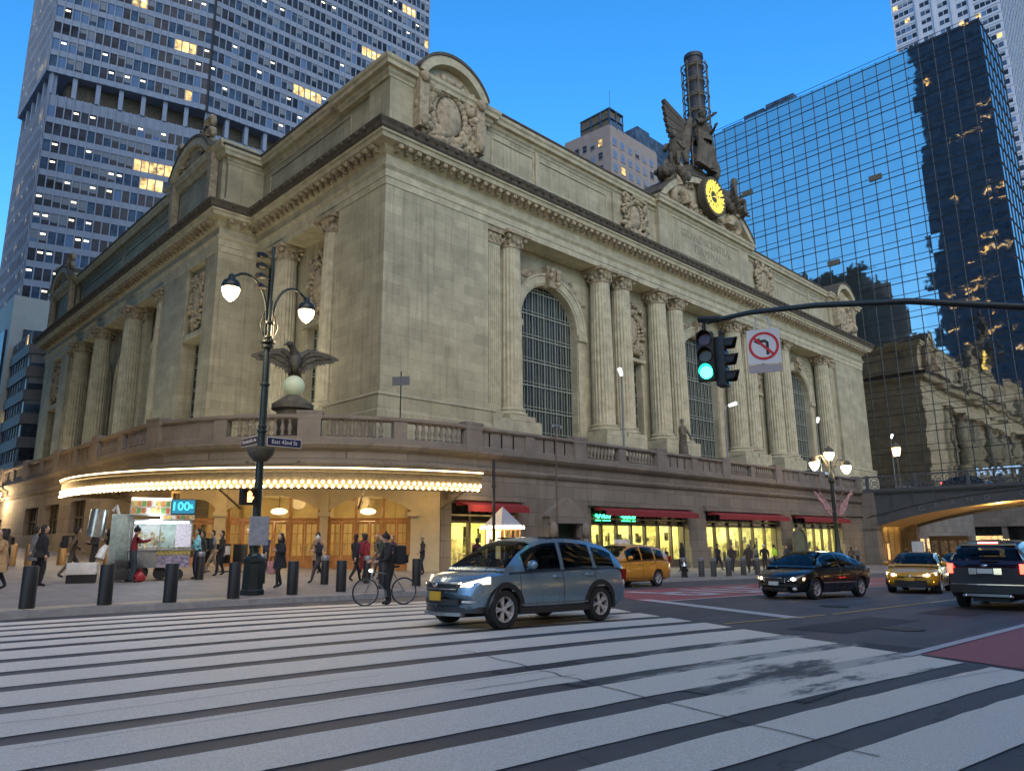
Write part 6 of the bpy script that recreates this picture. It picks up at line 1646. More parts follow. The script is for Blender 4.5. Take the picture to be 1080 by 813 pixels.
mk_bollards(B3,['grey bollard along the kerb by the shops, %s from the orange taxi'%ordn[i] for i in range(9)],mat('grey_bollard',(.045,.048,.05),.5,var=.2),M['grey_metal'],'grey bollards along the shop kerb',1.15)
mk_bollards(B4,['tan metal bollard near the far wall windows, %s from the left'%ordn[i] for i in range(5)],mat('tan_steel',(.32,.20,.08),.4,metal=.4,var=.2),None,'tan bollards by the west wall',1.3)
# hydrant
hx,hy=33.05,20.95+.45; hz=g(hx,hy)+.15
o=thing('fire_hydrant','small black fire hydrant with a silver top between the kerb bollards','fire hydrant',(hx,hy,hz))
b=MB(); b.lathe([(.17,0),(.17,.06),(.11,.09),(.11,.48),(.14,.5),(.14,.54)],hx,hy,hz,14); b.tube([(hx-.2,hy,hz+.38),(hx+.2,hy,hz+.38)],.06,8); b.tube([(hx,hy,hz+.35),(hx,hy-.2,hz+.35)],.07,8); b.build('body',M['black_metal'],o,smooth=True,angle=40)
b=MB(); b.lathe([(.13,.54),(.11,.64),(.05,.70),(.03,.76),(0,.77)],hx,hy,hz,14); b.build('bonnet',M['steel'],o,smooth=True,angle=40)
# traffic signal mast arm
SP=thing('signal_mast','dark curved traffic signal mast arm reaching across the sky from a pole at the right','signal mast',(16.3,-1.4,0))
AP_=[(12.96,7.55,5.87),(13.25,6.75,5.95),(13.67,5.6,5.92),(14.21,4.1,5.76),(14.79,2.51,5.40),(15.5,.6,4.75),(16.1,-1.0,3.9)]
b=MB(); b.tube(AP_,[.045,.05,.055,.06,.065,.075,.085],10); b.build('arm',M['dark_green_metal'],SP,smooth=True,angle=80)
b=MB(); b.lathe([(.25,0),(.25,.5),(.16,.6),(.14,3),(.12,6.5),(.05,6.6)],16.25,-1.4,-.14,14); b.build('pole',M['dark_green_metal'],SP,smooth=True,angle=40)
b=MB(); b.tube([(12.9,7.7,5.95),(13.05,7.3,5.9)],.07,8); b.tube([(12.95,7.6,5.9),(12.93,7.62,5.55)],.04,8); b.build('arm_clamp',M['black_metal'],SP)
M['sig']=mat('signal_black',(.012,.012,.013),.5)
def signal(x,y,z,face,lit,label,grp='traffic signals on the mast arm'):
    o=thing('traffic_signal',label,'traffic light',(x,y,z),R(face),grp,static=False)
    b=MB(); b.box(-.10,.10,-.17,.17,-.50,.50); b.tube([(0,0,.5),(0,0,.66)],.04,8)
    b.build('housing',M['sig'],o,bevel=.03)
    for i,zz in enumerate((.34,0,-.34)):
        c=[(.12,.005,.004),(.12,.07,.0),(.0,.10,.06)][i]
        b=MB(); n=14; b.tube([(.10,0,zz),(.125,0,zz)],.125,n)
        l=b.build('lens',glow('green_signal',(.02,1,.50),9) if (lit and i==2) else mat('dark_lens',c,.2),o)
        v=MB(); vs=[]
        for j in range(n+1):
            a=R(-20+220*j/n); 
            for rr,xx in ((.135,.10),(.135,.34-.10*abs(j/n-.5)*2),(.147,.34-.10*abs(j/n-.5)*2),(.147,.10)): vs.append((xx,rr*math.cos(a),zz+rr*math.sin(a)))
        v.add(vs,[(4*j+k_,4*j+(k_+1)%4,4*(j+1)+(k_+1)%4,4*(j+1)+k_) for j in range(n) for k_ in range(4)]); v.build('visor',M['sig'],o)
    return o
signal(12.86,7.55,5.12,205,True,'traffic light with its green lamp lit, hanging at the end of the mast arm')
signal(13.12,7.35,5.02,-75,False,'traffic light seen from its side with unlit lenses, right of the green one')
# no left turn sign
NS=thing('no_turn_sign','white no left turn sign with a red circle and black arrow under the mast arm','road sign',(13.45,6.6,5.25),0,static=False)
vd=Vector((-.90,-.44,0)).normalized(); uu=Vector((.44,-.90,0)).normalized()
NS.rotation_euler=(0,0,math.atan2(uu.y,uu.x))
b=MB(); b.box(-.31,.31,-.012,.0,-.34,.36); b.tube([(-.15,0,.36),(-.1,0,.62)],.02,6); b.tube([(.15,0,.36),(.1,0,.62)],.02,6); b.build('sign_plate',M['sign_white'],NS)
b=MB(); b.box(-.31,.31,-.013,-.001,-.52,-.36); b.build('supplementary_plate',mat('faded_plate',(.42,.36,.36),.6),NS)
F0=frame((0,-.013,0),(1,0,0),(0,-1,0)); b=MB(F0); 
ring(b,0,.02,.235,.285,0,.006,32); b.slab([(-.19,.17),(-.155,.205),(.19,-.14),(.155,-.175)],0,.008); b.build('red_ring',mat('sign_red',(.62,.015,.02),.5),NS)
b=MB(F0); b.box(.04,.095,0,.004,-.16,.09); b.slab([(.095,.09),(.04,.145),(-.08,.145),(-.08,.09)],0,.004); b.slab([(-.07,.19),(-.19,.117),(-.07,.045)],0,.004); b.build('arrow_symbol',mat('sign_black',(.01,.01,.01),.5),NS)
# three lamp post with flags
fx,fy=59.4,24.4; fz=g(fx,fy)+.15
FL=thing('street_lamp','dark lamp post with three glowing lamps and drooping striped flags near the bridge','street lamp',(fx,fy,fz))
b=MB(); b.lathe([(.5,0),(.5,.3),(.36,.4),(.34,1.3),(.22,1.5),(.16,3),(.14,6.6),(.25,6.7),(.25,7.3),(.12,7.5),(.10,8.6)],fx,fy,fz,12); b.build('pole',M['dark_green_metal'],FL,smooth=True,angle=40)
vr=Vector((.38,-.925,0))
for du,dz,dd in ((-1.15,8.3,0),(1.15,7.9,0),(0,9.0,.6)):
    c=Vector((fx,fy,fz+dz))+vr*du
    b=MB(); b.tube([(fx,fy,fz+7.6),(fx+vr.x*du*.5,fy+vr.y*du*.5,fz+dz+.6),(c.x,c.y,c.z+.45)],.06,6); b.lathe([(.05,.5),(.3,.4),(.42,.15),(.42,.05)],c.x,c.y,c.z,12); h=b.build('lamp_hood',M['bronze_dark'],FL,smooth=True,angle=50)
    b=MB(); b.lathe([(.38,.05),(.36,-.2),(.2,-.5),(.02,-.6)],c.x,c.y,c.z,12); b.build('lamp_glass',glow('lamp_glass',(1,.72,.36),9),h,smooth=True,angle=80)
M['flag']=mat('faded_flag',(.45,.28,.28),.8,var=.4,vscale=6)
for k_ in range(5):
    a=k_*1.26+.3; d=Vector((math.cos(a),math.sin(a),0)); b=MB(); p0=Vector((fx,fy,fz+4.2)); p1=p0+d*1.5+Vector((0,0,1.9)); b.tube([tuple(p0),tuple(p1)],.025,5)
    n_=6; vs=[]
    for i in range(n_+1):
        t=.25+.72*i/n_; q=p0+(p1-p0)*t; 
        for j in range(5): vs.append((q.x+.1*math.sin(j*1.7+i)*d.y,q.y+.1*math.sin(j*1.9+i)*d.x,q.z-j*.20*(.6+.4*math.sin(i))-.0))
    b.add(vs,[(5*i+j,5*i+j+1,5*i+j+6,5*i+j+5) for i in range(n_) for j in range(4)]); b.build('flag',M['flag'],FL,fix=False)
def led_pole(x,y,z,top,dx,label,grp='slim lighting poles on the raised terrace'):
    o=thing('lighting_pole',label,'street lamp',(x,y,z),0,grp)
    b=MB(); b.tube([(x,y,z),(x,y,top-.6),(x+dx*.15,y-.1,top-.1),(x+dx*.5,y-.3,top)],[.09,.06,.05,.045],8); b.build('pole',M['grey_metal'],o,smooth=True,angle=60)
    b=MB(); b.tube([(x+dx*.4,y-.25,top),(x+dx*1.2,y-.6,top+.25)],[.12,.16],8); b.build('lamp_head',glow('led_head',(.9,.95,1),.9),o); return o
led_pole(42.0,31.6,6.3,13.2,-.8,'slim grey lighting pole in front of the columns right of the first arched window')
led_pole(56.3,31.6,6.3,12.8,.8,'slim grey lighting pole in front of the columns right of the traffic lights')
led_pole(74.6,31.6,6.3,13.3,-.8,'slim grey lighting pole in front of the third arched window')
led_pole(95.5,31.6,6.3,13.6,-.9,'slim grey lighting pole against the dark glass slab')
o=thing('street_lamp','single ornate lamp with a glowing lantern on the raised road by the dark glass slab','street lamp',(96.7,31.5,6.3))
b=MB(); b.lathe([(.3,6.3),(.2,7),(.12,9),(.1,11.4),(.3,11.5)],96.7,31.5,0,10); b.build('pole',M['bronze_dark'],o); b=MB(); b.lathe([(.3,11.5),(.5,12.4),(.5,12.5)],96.7,31.5,0,10); b.build('lamp_glass',M['warm'],o); b=MB(); b.lathe([(.62,12.5),(.5,12.8),(.1,13.1),(.02,13.4)],96.7,31.5,0,10); b.build('lamp_hood',M['bronze_dark'],o)
# sign seen from the back on the curved terrace
o=thing('road_sign','plain grey back of a rectangular road sign on a thin post above the curved balustrade','road sign',(23.66,33,6.3))
b=MB(); b.tube([(23.66,33,6.3),(23.66,33,10.9)],.035,6); b.build('post',M['black_metal'],o)
b=MB(frame((23.66,33,10.35),(.6,-.8,0),(-.8,-.6,0))); b.box(-.5,.5,0,.03,-.25,.25); b.build('plate',mat('sign_back',(.10,.105,.11),.5),o)
o=thing('floodlight_pole','thin bare pole carrying a small floodlight bar in front of the rusticated wall','pole',(32.3,29.2,0))
b=MB(); b.tube([(32.3,29.3,-.2),(32.3,29.3,8.3)],.04,6); b.build('post',mat('rust_pole',(.12,.07,.05),.7),o); b=MB(); b.box(31.9,32.7,29.2,29.35,8.25,8.35); b.ball((31.95,29.2,8.2),.1,8,6); b.ball((32.65,29.2,8.2),.1,8,6); b.build('floodlight_bar',M['grey_metal'],o)
o=thing('dark_post','plain black round post standing left of the small kiosk','pole',(25.3,27.2,0))
b=MB(); b.tube([(25.3,27.2,-.1),(25.3,27.2,5.6)],[.09,.07],10); b.tube([(25.3,27.2,4.2),(25.3,27.2,4.3)],.12,8); b.build('post',M['black_metal'],o)
o=thing('bronze_statue','small dark standing bronze figure on the terrace before the middle arched window','statue',(52.6,33.5,6.3))
# kiosk with pyramid roof
kx,ky=27.2,28.3; kz=g(kx,ky)+.15
K=thing('kiosk','small glazed wooden kiosk with a pointed grey roof edged with white bulbs','kiosk',(kx,ky,kz))
b=MB(); 
for i in range(5):
    for (a,c) in ((-1.1+i*.55,-1.0),): 
        b.box(kx+a-.06,kx+a+.06,ky+c-.06,ky+c+.06,kz,kz+2.4); b.box(kx+c-.06,kx+c+.06,ky+a-.06,ky+a+.06,kz,kz+2.4) if i in(0,2,4) else None
b.box(kx-1.15,kx+1.15,ky-1.05,ky-.95,kz+1.15,kz+1.25); b.box(kx-1.15,kx+1.15,ky-1.08,ky-.98,kz,kz+.8); b.box(kx-1.12,kx-1.0,ky-1,ky+1,kz,kz+.8); b.box(kx-1.15,kx+1.15,ky-1.1,ky+1,kz+2.35,kz+2.5)
b.build('frame',M['wood'],K)
b=MB(); b.box(kx-1.05,kx+1.05,ky+.9,ky+.95,kz,kz+2.35); b.build('back_panel',M['warm_soft'],K)
b=MB(); z2=kz+2.52; b.add([(kx-1.35,ky-1.25,z2),(kx+1.35,ky-1.25,z2),(kx+1.35,ky+1.25,z2),(kx-1.35,ky+1.25,z2),(kx,ky,z2+1.15)],[(0,1,4),(1,2,4),(2,3,4),(3,0,4),(3,2,1,0)]); b.build('roof',mat('kiosk_roof',(.30,.31,.34),.5,var=.1),K)
b=MB()
for i in range(9):
    b.cut(); b.ball((kx-1.28+i*.32,ky-1.3,z2-.02),.085,8,6); b.cut(); b.ball((kx-1.4,ky-1.2+i*.3,z2-.02),.085,8,6)
b.build('roof_bulb',glow('white_bulb',(1,.86,.6),14),K)
K.scale=(.60,.60,.92)
K.location.x-=.25
# newspaper boxes
for i,(x_,y_,lab) in enumerate(((12.9,31.6,'tall black newspaper rack near the left door pier'),(13.5,31.2,'black and white newspaper rack with window, right of the taller rack'),(14.1,30.9,'low dark newspaper rack nearest the doors'))):
    z_=g(x_,y_)+.15; o=thing('newspaper_rack',lab,'newspaper box',(x_,y_,z_),R(30),static=False,group='newspaper racks by the doors')
    b=MB(); b.box(-.22,.22,-.2,.2,.35,1.15+(.2 if i==0 else 0)); b.box(-.03,.03,-.03,.03,0,.35); b.box(-.2,.2,-.18,.18,0,.04); b.build('case',M['black_metal'],o,bevel=.02); b=MB(); b.box(-.16,.16,-.215,-.2,.7,1.05); b.build('window',M['white'] if i==1 else M['win_glass'],o)
# metal box on the pavement
o=thing('metal_box','low pale dented metal box on dark crates behind the bollards','box',(7.1,26.9,pf(7.1,26.9)),R(-20),static=False)
b=MB(); b.box(-.42,.42,-.28,.28,.26,.62); b.build('box',M['white'],o,bevel=.02)
b=MB(); b.box(-.40,.40,-.26,.26,0,.25)
for i in range(6): b.box(-.41,.41,-.265-.005,.265,.03+i*.04,.045+i*.04)
b.build('crate',M['black_plastic'],o)
# ---------------------------------------------------------------- food cart
cx_,cy_=9.55,27.25; cz_=g(cx_,cy_)+.15
CT=thing('food_cart','silver street food cart with glass cabinet, picture boards and a bright cyan screen on top','food cart',(cx_,cy_,cz_),R(-19),static=False)
M['cartsteel']=mat('cart_steel',(.42,.45,.46),.3,metal=.8,var=.25,vscale=8)
M['picture']=mat('food_pictures',(.32,.22,.16),.5,var=.9,vscale=9,second=(.55,.50,.42),emit=(1,.9,.8),estr=.06)
M['purple']=mat('purple_pattern',(.16,.10,.20),.5,var=.9,vscale=10,second=(.42,.38,.52))
b=MB(); b.box(-.95,.95,-.5,.5,.42,1.0); b.box(-1.0,1.0,-.55,.55,.98,1.04); b.build('body',M['cartsteel'],CT,bevel=.015)
b=MB(); b.box(-.05,.95,-.515,-.503,.42,.95); b.build('patterned_skirt',M['purple'],CT)
b=MB(); b.box(-.1,.95,-.53,-.516,.84,1.0); b.build('menu_strip',mat('menu_strip',(.25,.12,.06),.5,var=.9,vscale=18,second=(.6,.5,.15)),CT)
b=MB()
for x_ in (-.95,-.05,.95):
    for y_ in (-.5,.5): b.box(x_-.02,x_+.02,y_-.02,y_+.02,1.04,2.15)
for x_ in (.45,): b.box(x_-.012,x_+.012,-.51,-.49,1.04,2.0)
b.box(-.97,.97,-.52,.52,1.98,2.03); b.box(-.97,.97,-.52,.52,2.15,2.2); b.build('cabinet_frame',M['cartsteel'],CT)
b=MB(); b.box(-.03,.93,-.505,-.5,1.06,1.97); b.box(.94,.945,-.48,.48,1.06,1.97); b.build('cabinet_glass',M['clear'],CT)
b=MB(); b.box(-.9,.9,.44,.47,1.06,1.95); b.build('cabinet_back',mat('cart_lit_back',(.6,.62,.6),.5,var=.3,vscale=5,emit=(.8,.9,1),estr=.05),CT)
b=MB(); r_=random.Random(4)
for i in range(26): b.cbox((-.75+r_.random()*1.6,-.1+r_.random()*.4,1.1+r_.random()*.45),(.12,.12,.1+r_.random()*.15))
for i in range(10): b.ball((-.85+i*.18,-.42,1.08),.05,6,5)
b.build('food_goods',mat('food_goods',(.35,.16,.05),.6,var=.9,vscale=14,second=(.7,.6,.35)),CT)
b=MB(); b.box(-.85,.85,-.3,-.2,1.9,1.95); b.build('cabinet_lamp',glow('cart_tube',(.85,.95,1),5),CT)
b=MB(); b.box(.44,.93,-.512,-.506,1.1,1.9)
b.build('price_list',mat('price_list',(.5,.48,.56),.5,var=.5,vscale=22,second=(.75,.72,.8),emit=(.8,.8,1),estr=.12),CT)
b=MB(); b.box(-1.0,.22,-.62,-.58,2.18,2.68); b.box(-1.02,-.98,-.62,.4,2.18,2.66); b.build('picture_board',M['picture'],CT)
fm=[mat('food_photo',c_,.5,var=.5,vscale=25) for c_ in ((.45,.20,.05),(.30,.09,.03),(.50,.38,.10),(.10,.22,.05),(.55,.50,.42))]
b=MB()
for i in range(8):
    for j in range(2): b.box(-.97+i*.148,-.85+i*.148,-.625,-.621,2.22+j*.23,2.41+j*.23,(i*3+j*2)%5)
for i in range(7): b.box(.0+i*.14,.12+i*.14,-.665,-.661,2.04,2.15,(i*2)%5)
b.build('food_photos',fm,CT)
b=MB(); b.box(-1.0,.22,-.66,-.56,2.68,2.74); b.build('board_light',glow('board_light',(1,.95,.85),4),CT)
b=MB(); b.box(.22,1.0,-.68,-.58,2.2,2.72); sc=b.build('screen',M['black_plastic'],CT)
b=MB(); b.box(.25,.97,-.684,-.681,2.23,2.69); b.build('screen_panel',glow('screen_blue',(.01,.10,.16),1.0),sc)
cy=glow('cyan_text',(.05,.62,.85),1.6)
t_=text_mesh('screen_text','100',.40,.003,cy,text_frame((.52,-.69,2.46),(1,0,0),(0,-1,0)),sc); t_=text_mesh('screen_text','%',.2,.003,cy,text_frame((.86,-.69,2.46),(1,0,0),(0,-1,0)),sc)
b=MB(); b.box(-.02,1.0,-.66,-.56,2.02,2.17); b.build('lower_board',M['picture'],CT)
for x_,s_ in ((-.55,1),(.05,.9),(.62,.7)):
    b=MB(); b.tube([(x_,-.42,.24*s_+.02),(x_,-.34,.24*s_+.02)],.24*s_,16); b.tube([(x_,.34,.24*s_+.02),(x_,.42,.24*s_+.02)],.24*s_,16); b.build('cart_wheel',M['rubber'],CT)
b=MB(); b.box(-1.55,-.98,-.45,.4,.55,2.2); b.box(-1.45,-1.05,-.47,-.45,.7,2.1); b.build('side_cabinet',mat('pale_green_steel',(.34,.42,.40),.35,metal=.5,var=.3,vscale=7),CT,bevel=.03)
b=MB(); b.tube([(-2.0,-.25,1.45),(-1.93,-.25,2.35)],.27,16); b.build('steel_drum',M['cartsteel'],CT,smooth=True,angle=50)
b=MB(); b.tube([(-1.62,-.3,1.15),(-1.72,-.35,1.0),(-1.8,-.4,.75)],[.10,.13,.15],8); b.cut(); b.tube([(-1.55,-.3,2.3),(-1.45,-.3,2.5),(-1.3,-.3,2.0)],.06,6); b.build('hood_cover',M['white'],CT,smooth=True,angle=60)
b=MB(); r_=random.Random(5)
for i in range(14): b.cbox((-1.5+r_.random()*1.0,-.75-r_.random()*.2,.1+r_.random()*.5),(.1+r_.random()*.16,.12,.1+r_.random()*.15))
b.build('hanging_supplies',M['black_plastic'],CT)
ca=Matrix.Rotation(R(-19),4,'Z')@Vector((-.55,-1.0,0))
o=thing('red_bag','small red plastic bag on the ground in front of the food cart','bag',(cx_+ca.x,cy_+ca.y,cz_),0,static=False)
b=MB(); b.lathe([(.10,0),(.17,.04),(.18,.16),(.13,.26),(.05,.31),(.07,.38)],0,0,0,10,0,lambda j,i:1+.14*math.sin(j*2.3+i)); b.tube([(-.05,0,.33),(0,0,.44),(.05,0,.33)],.012,6); b.build('bag_body',mat('red_plastic',(.35,.02,.03),.4),o,smooth=True)
ca=Matrix.Rotation(R(-19),4,'Z')@Vector((-1.1,-1.05,0))
o=thing('hand_truck_load','black cases and bottles stacked on a hand cart left of the red bag','hand cart',(cx_+ca.x,cy_+ca.y,cz_),R(-19),static=False)
b=MB(); b.box(-.25,.25,-.15,.2,.06,.42); b.box(-.2,.22,-.12,.18,.43,.68); b.build('stacked_cases',M['black_plastic'],o,bevel=.02); b=MB(); b.tube([(-.2,.22,.05),(-.2,.25,.95),(.2,.25,.95),(.2,.22,.05)],.02,6); b.tube([(-.28,.2,.1),(-.22,.2,.1)],.1,10); b.tube([(.22,.2,.1),(.28,.2,.1)],.1,10); b.build('trolley_frame',M['grey_metal'],o)
li=bpy.data.lights.new('cart_lamp','POINT'); li.energy=18; li.color=(.8,.92,1); li.shadow_soft_size=.3; lo=bpy.data.objects.new('cart_light',li); C.objects.link(lo); p_=Matrix.Rotation(R(-19),4,'Z')@Vector((-.2,-.75,2.1)); lo.location=(cx_+p_.x,cy_+p_.y,cz_+2.1); lo['kind']='structure'
# rounded green display panel
o=thing('green_panel','rounded dark green display panel with a dark rim leaning by the shop pier','display panel',(62.6,28.2,g(62.6,28.2)+.15))
b=MB(FR); zb=g(62.6,29)+.3; b.slab([(61.7,zb),(64.0,zb)]+[(62.85+1.15*math.cos(R(a)),zb+1.9+1.1*math.sin(R(a))) for a in range(0,181,15)],.9,1.0); b.build('panel',mat('green_panel',(.04,.07,.05),.5,var=.5,vscale=2),o)
b=MB(FR); b.tube([(61.7,.95,zb)]+[(62.85+1.17*math.cos(R(a)),.97,zb+1.9+1.12*math.sin(R(a))) for a in range(180,-1,-15)]+[(64.0,.95,zb)],.12,7); b.build('rim',M['bronze_dark'],o)
# dark news stand and poster under the bridge
o=thing('poster_stand','dark covered stand plastered with posters under the bridge','kiosk',(95,24,0))
zb=g(96,24); b=MB(); b.box(94,95.5,24.2,28.2,zb,zb+3.4); b.build('stand',M['bronze_dark'],o); b=MB()
for i in range(4): b.box(93.95,93.99,24.5+i*.95,25.2+i*.95,zb+1.4,zb+2.9)
b.build('poster',mat('posters',(.25,.22,.3),.5,var=.8,vscale=3,second=(.5,.45,.4)),o)
# ---------------------------------------------------------------- bicycle and rider
bf=Vector((11.05,16.75,0)); br_=Vector((12.05,16.45,0)); zr=g(11.5,16.6)
mid=(bf+br_)/2; hd_=math.degrees(math.atan2((bf-br_).y,(bf-br_).x))
BI=thing('bicycle','slim grey city bicycle held upright by a standing cyclist on the crossing','bicycle',(mid.x,mid.y,zr),R(hd_),static=False)
for x_ in (-.52,.52):
    b=MB(); pts=[(x_+.335*math.cos(R(i*12)),0,.345+.335*math.sin(R(i*12))) for i in range(31)]; b.tube(pts,.018,6); w_=b.build('wheel',M['rubber'],BI,smooth=True,angle=80)
    b=MB(); pts=[(x_+.315*math.cos(R(i*12)),0,.345+.315*math.sin(R(i*12))) for i in range(31)]; b.tube(pts,.009,5)
    for i in range(14): a=R(i*360/14); b.tube([(x_,0,.345),(x_+.31*math.cos(a),0,.345+.31*math.sin(a))],.002,3)
    b.tube([(x_,-.05,.345),(x_,.05,.345)],.02,8); b.build('rim',M['grey_metal'],w_)
b=MB(); 
for a,c in (((-.52,0,.345),(-.08,0,.29)),((-.08,0,.29),(.36,0,.72)),((-.08,0,.29),(-.22,0,.82)),((-.22,0,.82),(-.52,0,.345)),((-.18,0,.76),(.33,0,.85)),((.33,0,.85),(.40,0,.62)),((.40,0,.62),(.52,0,.345)),((.33,0,.85),(.30,0,1.02)),((-.22,0,.82),(-.25,0,.95))): b.tube([a,c],.017,7)
b.build('frame',M['grey_metal'],BI,smooth=True,angle=60)
b=MB(); b.tube([(.34,-.3,1.0),(.34,-.18,1.03),(.30,0,1.03),(.34,.18,1.03),(.34,.3,1.0)],.013,6); b.build('handlebar',M['black_metal'],BI)
b=MB(); b.ball((-.27,0,.97),(.14,.08,.035),10,6); b.build('saddle',M['black_plastic'],BI,smooth=True)
b=MB(); b.tube([(-.08,-.02,.29),(-.08,.02,.29)],.09,16); b.tube([(-.08,-.06,.29),(.0,-.08,.14),(.0,-.16,.14)],.012,5); b.tube([(-.08,.06,.29),(-.16,.08,.42),(-.16,.16,.42)],.012,5); b.build('crank',M['grey_metal'],BI)
b=MB(); b.ball((.40,0,.88),.04,8,6); b.build('front_light',glow('bike_light',(1,.95,.85),8),BI)
ro=Matrix.Rotation(R(hd_),3,'Z')@Vector((-.12,-.02,0))
person(mid.x+ro.x,mid.y+ro.y,hd_,'cyclist in black clothes and a dark helmet standing over the bicycle on the crossing',1.84,z=zr,arms=(((.16,.25,1.10),(.40,.24,1.06)),((.16,-.25,1.10),(.40,-.24,1.06))),jacket=N0,trous=(.015,.015,.018),lean=8,bulk=1.2,hat=(.02,.02,.02),group='people on the pavements')
place_bag('backpack',None,mid.x+ro.x,mid.y+ro.y,hd_,(-.27,0),zr+1.02,'large black backpack on the cyclist',(.018,.018,.02),size=(.28,.38,.5))
# small figure statue on terrace
o=[x for x in bpy.data.objects if x.name.startswith('bronze_statue')][0]
b=MB(); b.lathe([(.5,6.3),(.5,8.2),(.6,8.3),(.6,8.45)],52.6,33.5,0,8); b.build('pedestal',M['bronze_dark'],o)
b=MB(); b.lathe([(.42,8.45),(.36,9.3),(.28,9.9),(.36,10.5),(.30,10.85),(.12,10.95),(.13,11.1),(.17,11.3),(.12,11.48),(.0,11.52)],52.6,33.5,0,14); b.tube([(52.3,33.4,10.7),(52.1,33.2,10.2),(52.3,32.9,9.9)],[.13,.11,.08],7); b.tube([(52.9,33.4,10.7),(53.1,33.2,10.2),(52.9,32.9,9.7)],[.13,.11,.08],7); b.build('figure',M['bronze_dark'],o,smooth=True,angle=70)

SG.location.x-=1.0
# ================================================================== VEHICLES
def car_paint(name,col,metal=.4):
    m=mat(name,col,.28,metal=metal,coat=.9,var=.05,vscale=1.0); m.node_tree.nodes['Principled BSDF'].inputs['Coat Roughness'].default_value=.04; return m
M['headlight']=glow('headlight_on',(1,.84,.60),9); M['head_off']=mat('headlight_clear',(.55,.56,.58),.1,spec=.9)
M['tail_on']=glow('tail_light_on',(1,.05,.03),4); M['tail_off']=mat('tail_light',(.25,.01,.012),.2); M['amber']=glow('amber_light',(1,.45,.05),5)
M['plate_y']=mat('plate_orange',(.62,.36,.03),.5); M['plate_w']=mat('plate_white',(.6,.62,.6),.5)
M['alloy']=mat('alloy_rim',(.62,.62,.63),.35,metal=.5,var=.1)
M['seat']=mat('seat_fabric',(.05,.05,.055),.9)
def tint(name,c):
    m=clear_glass(name,c); return m
M['car_glass']=tint('tinted_car_glass',(.22,.25,.26))
M['head_warm']=glow('headlight_lens',(1,.82,.55),.9)
def wpair(x0,x1,y0,y1,z0,z1,a,c,dx): return [(x0,x1,y0,y1,z0,z1,a,c,dx),(x0,x1,-y0,-y1,z0,z1,a,c,dx)]
def vehicle(name,label,cat,pos,face,sp,paint,group='road vehicles'):
    """x forward. sp: deck rows (x,zbot,zdeck,halfw), cab rows (x,ztop,halfwtop), wheels, etc."""
    L0,L1=sp['deck'][0][0],sp['deck'][-1][0]
    zg=pos[2] if len(pos)>2 else g(pos[0],pos[1])
    e=.9; f=R(face)
    gx=(gg(pos[0]+e*math.cos(f),pos[1]+e*math.sin(f))-gg(pos[0]-e*math.cos(f),pos[1]-e*math.sin(f)))/(2*e) if len(pos)<3 else 0
    V=thing(name,label,cat,(pos[0],pos[1],zg),0,group,static=False,rot=(0,-math.atan(gx),f))
    kf,kr=sp.get('kf',.28),sp.get('kr',.14); W=max(r_[3] for r_ in sp['deck'])
    def warp(v):
        x,y,z=v; t=max(0,(x-(L1-1.1))/1.1); x-=kf*(y/W)**2*t*t
        t=max(0,((L0+.9)-x)/.9); x+=kr*(y/W)**2*t*t
        return (x,y,z)
    wheels=sp['wheels']; wr=sp['wr']
    ring_t=[]
    def ringpts(x):
        zb,zd,w=cat_interp(sp['deck'],x); h=zd-zb
        cr=.035
        half=[(0,zb),(w*.80,zb),(w*.93,zb+.05),(w*.975,zb+.14),(w*.995,zb+h*.40),(w,zb+h*.55),(w*.985,zb+h*.72),(w*.965,zd-.10),(w*.94,zd-.035),(w*.88,zd),(w*.6,zd+cr*.7),(0,zd+cr)]
        return half
    xs=[L0+(L1-L0)*i/110 for i in range(111)]
    b=MB(); rows=[]
    for x in xs:
        h=ringpts(x); full=[(x,y,z) for y,z in h]+[(x,-y,z) for y,z in h[-2:0:-1]]; rows.append(full)
    k_=len(rows[0]); vs=[p for r_ in rows for p in r_]; fs=[];ms=[]
    for i in range(len(rows)-1):
        for j in range(k_):
            j2=(j+1)%k_; fs.append((i*k_+j,i*k_+j2,(i+1)*k_+j2,(i+1)*k_+j))
            c=[sum(vs[q][a] for q in fs[-1])/4 for a in range(3)]
            inw=any((c[0]-wx)**2+(c[2]-wr)**2<(wr+.06)**2 for wx in wheels) and abs(c[1])>.3
            clad=sp.get('clad') and c[2]<sp['clad']
            ms.append(2 if inw else (1 if (clad or c[2]<sp['deck'][30 if False else 0][1]*0+.24) else 0))
    o=len(b.v); b.v+=vs; b.f+=fs; b.m+=ms
    b.f.append(tuple(range(k_))); b.m.append(1 if sp.get('clad') else 0); b.f.append(tuple(range((len(rows)-1)*k_,len(rows)*k_))); b.m.append(0)
    # remove wheel well faces so the tyre shows
    keep=[i for i,m_ in enumerate(b.m) if m_!=2]; b.f=[b.f[i] for i in keep]; b.m=[b.m[i] for i in keep]
    body=b.build('body',[paint,M['black_plastic'],M['black_metal']],V,smooth=True,angle=32,warp=warp)
    # wheel wells
    b=MB()
    for wx in wheels:
        for s_ in (-1,1):
            y0=s_*(W-.015)
            n=20; vs=[]
            for i in range(n+1):
                a=R(-8+196*i/n); rr=wr+.05
                vs+=[(wx+rr*math.cos(a),y0,wr+rr*math.sin(a)),(wx+rr*math.cos(a),s_*(W-.5),wr+rr*math.sin(a)),(wx+(rr+.055)*math.cos(a),y0-s_*.0,wr+(rr+.055)*math.sin(a))]
            b.add(vs,[(3*i,3*i+1,3*i+4,3*i+3) for i in range(n)]+[(3*i,3*i+3,3*i+5,3*i+2) for i in range(n)])
    b.box(L0+.25,L1-.35,-W+.55,W-.55,.20,.5)
    b.build('wheel_arch',M['black_plastic'],V,smooth=True,angle=40,fix=False)
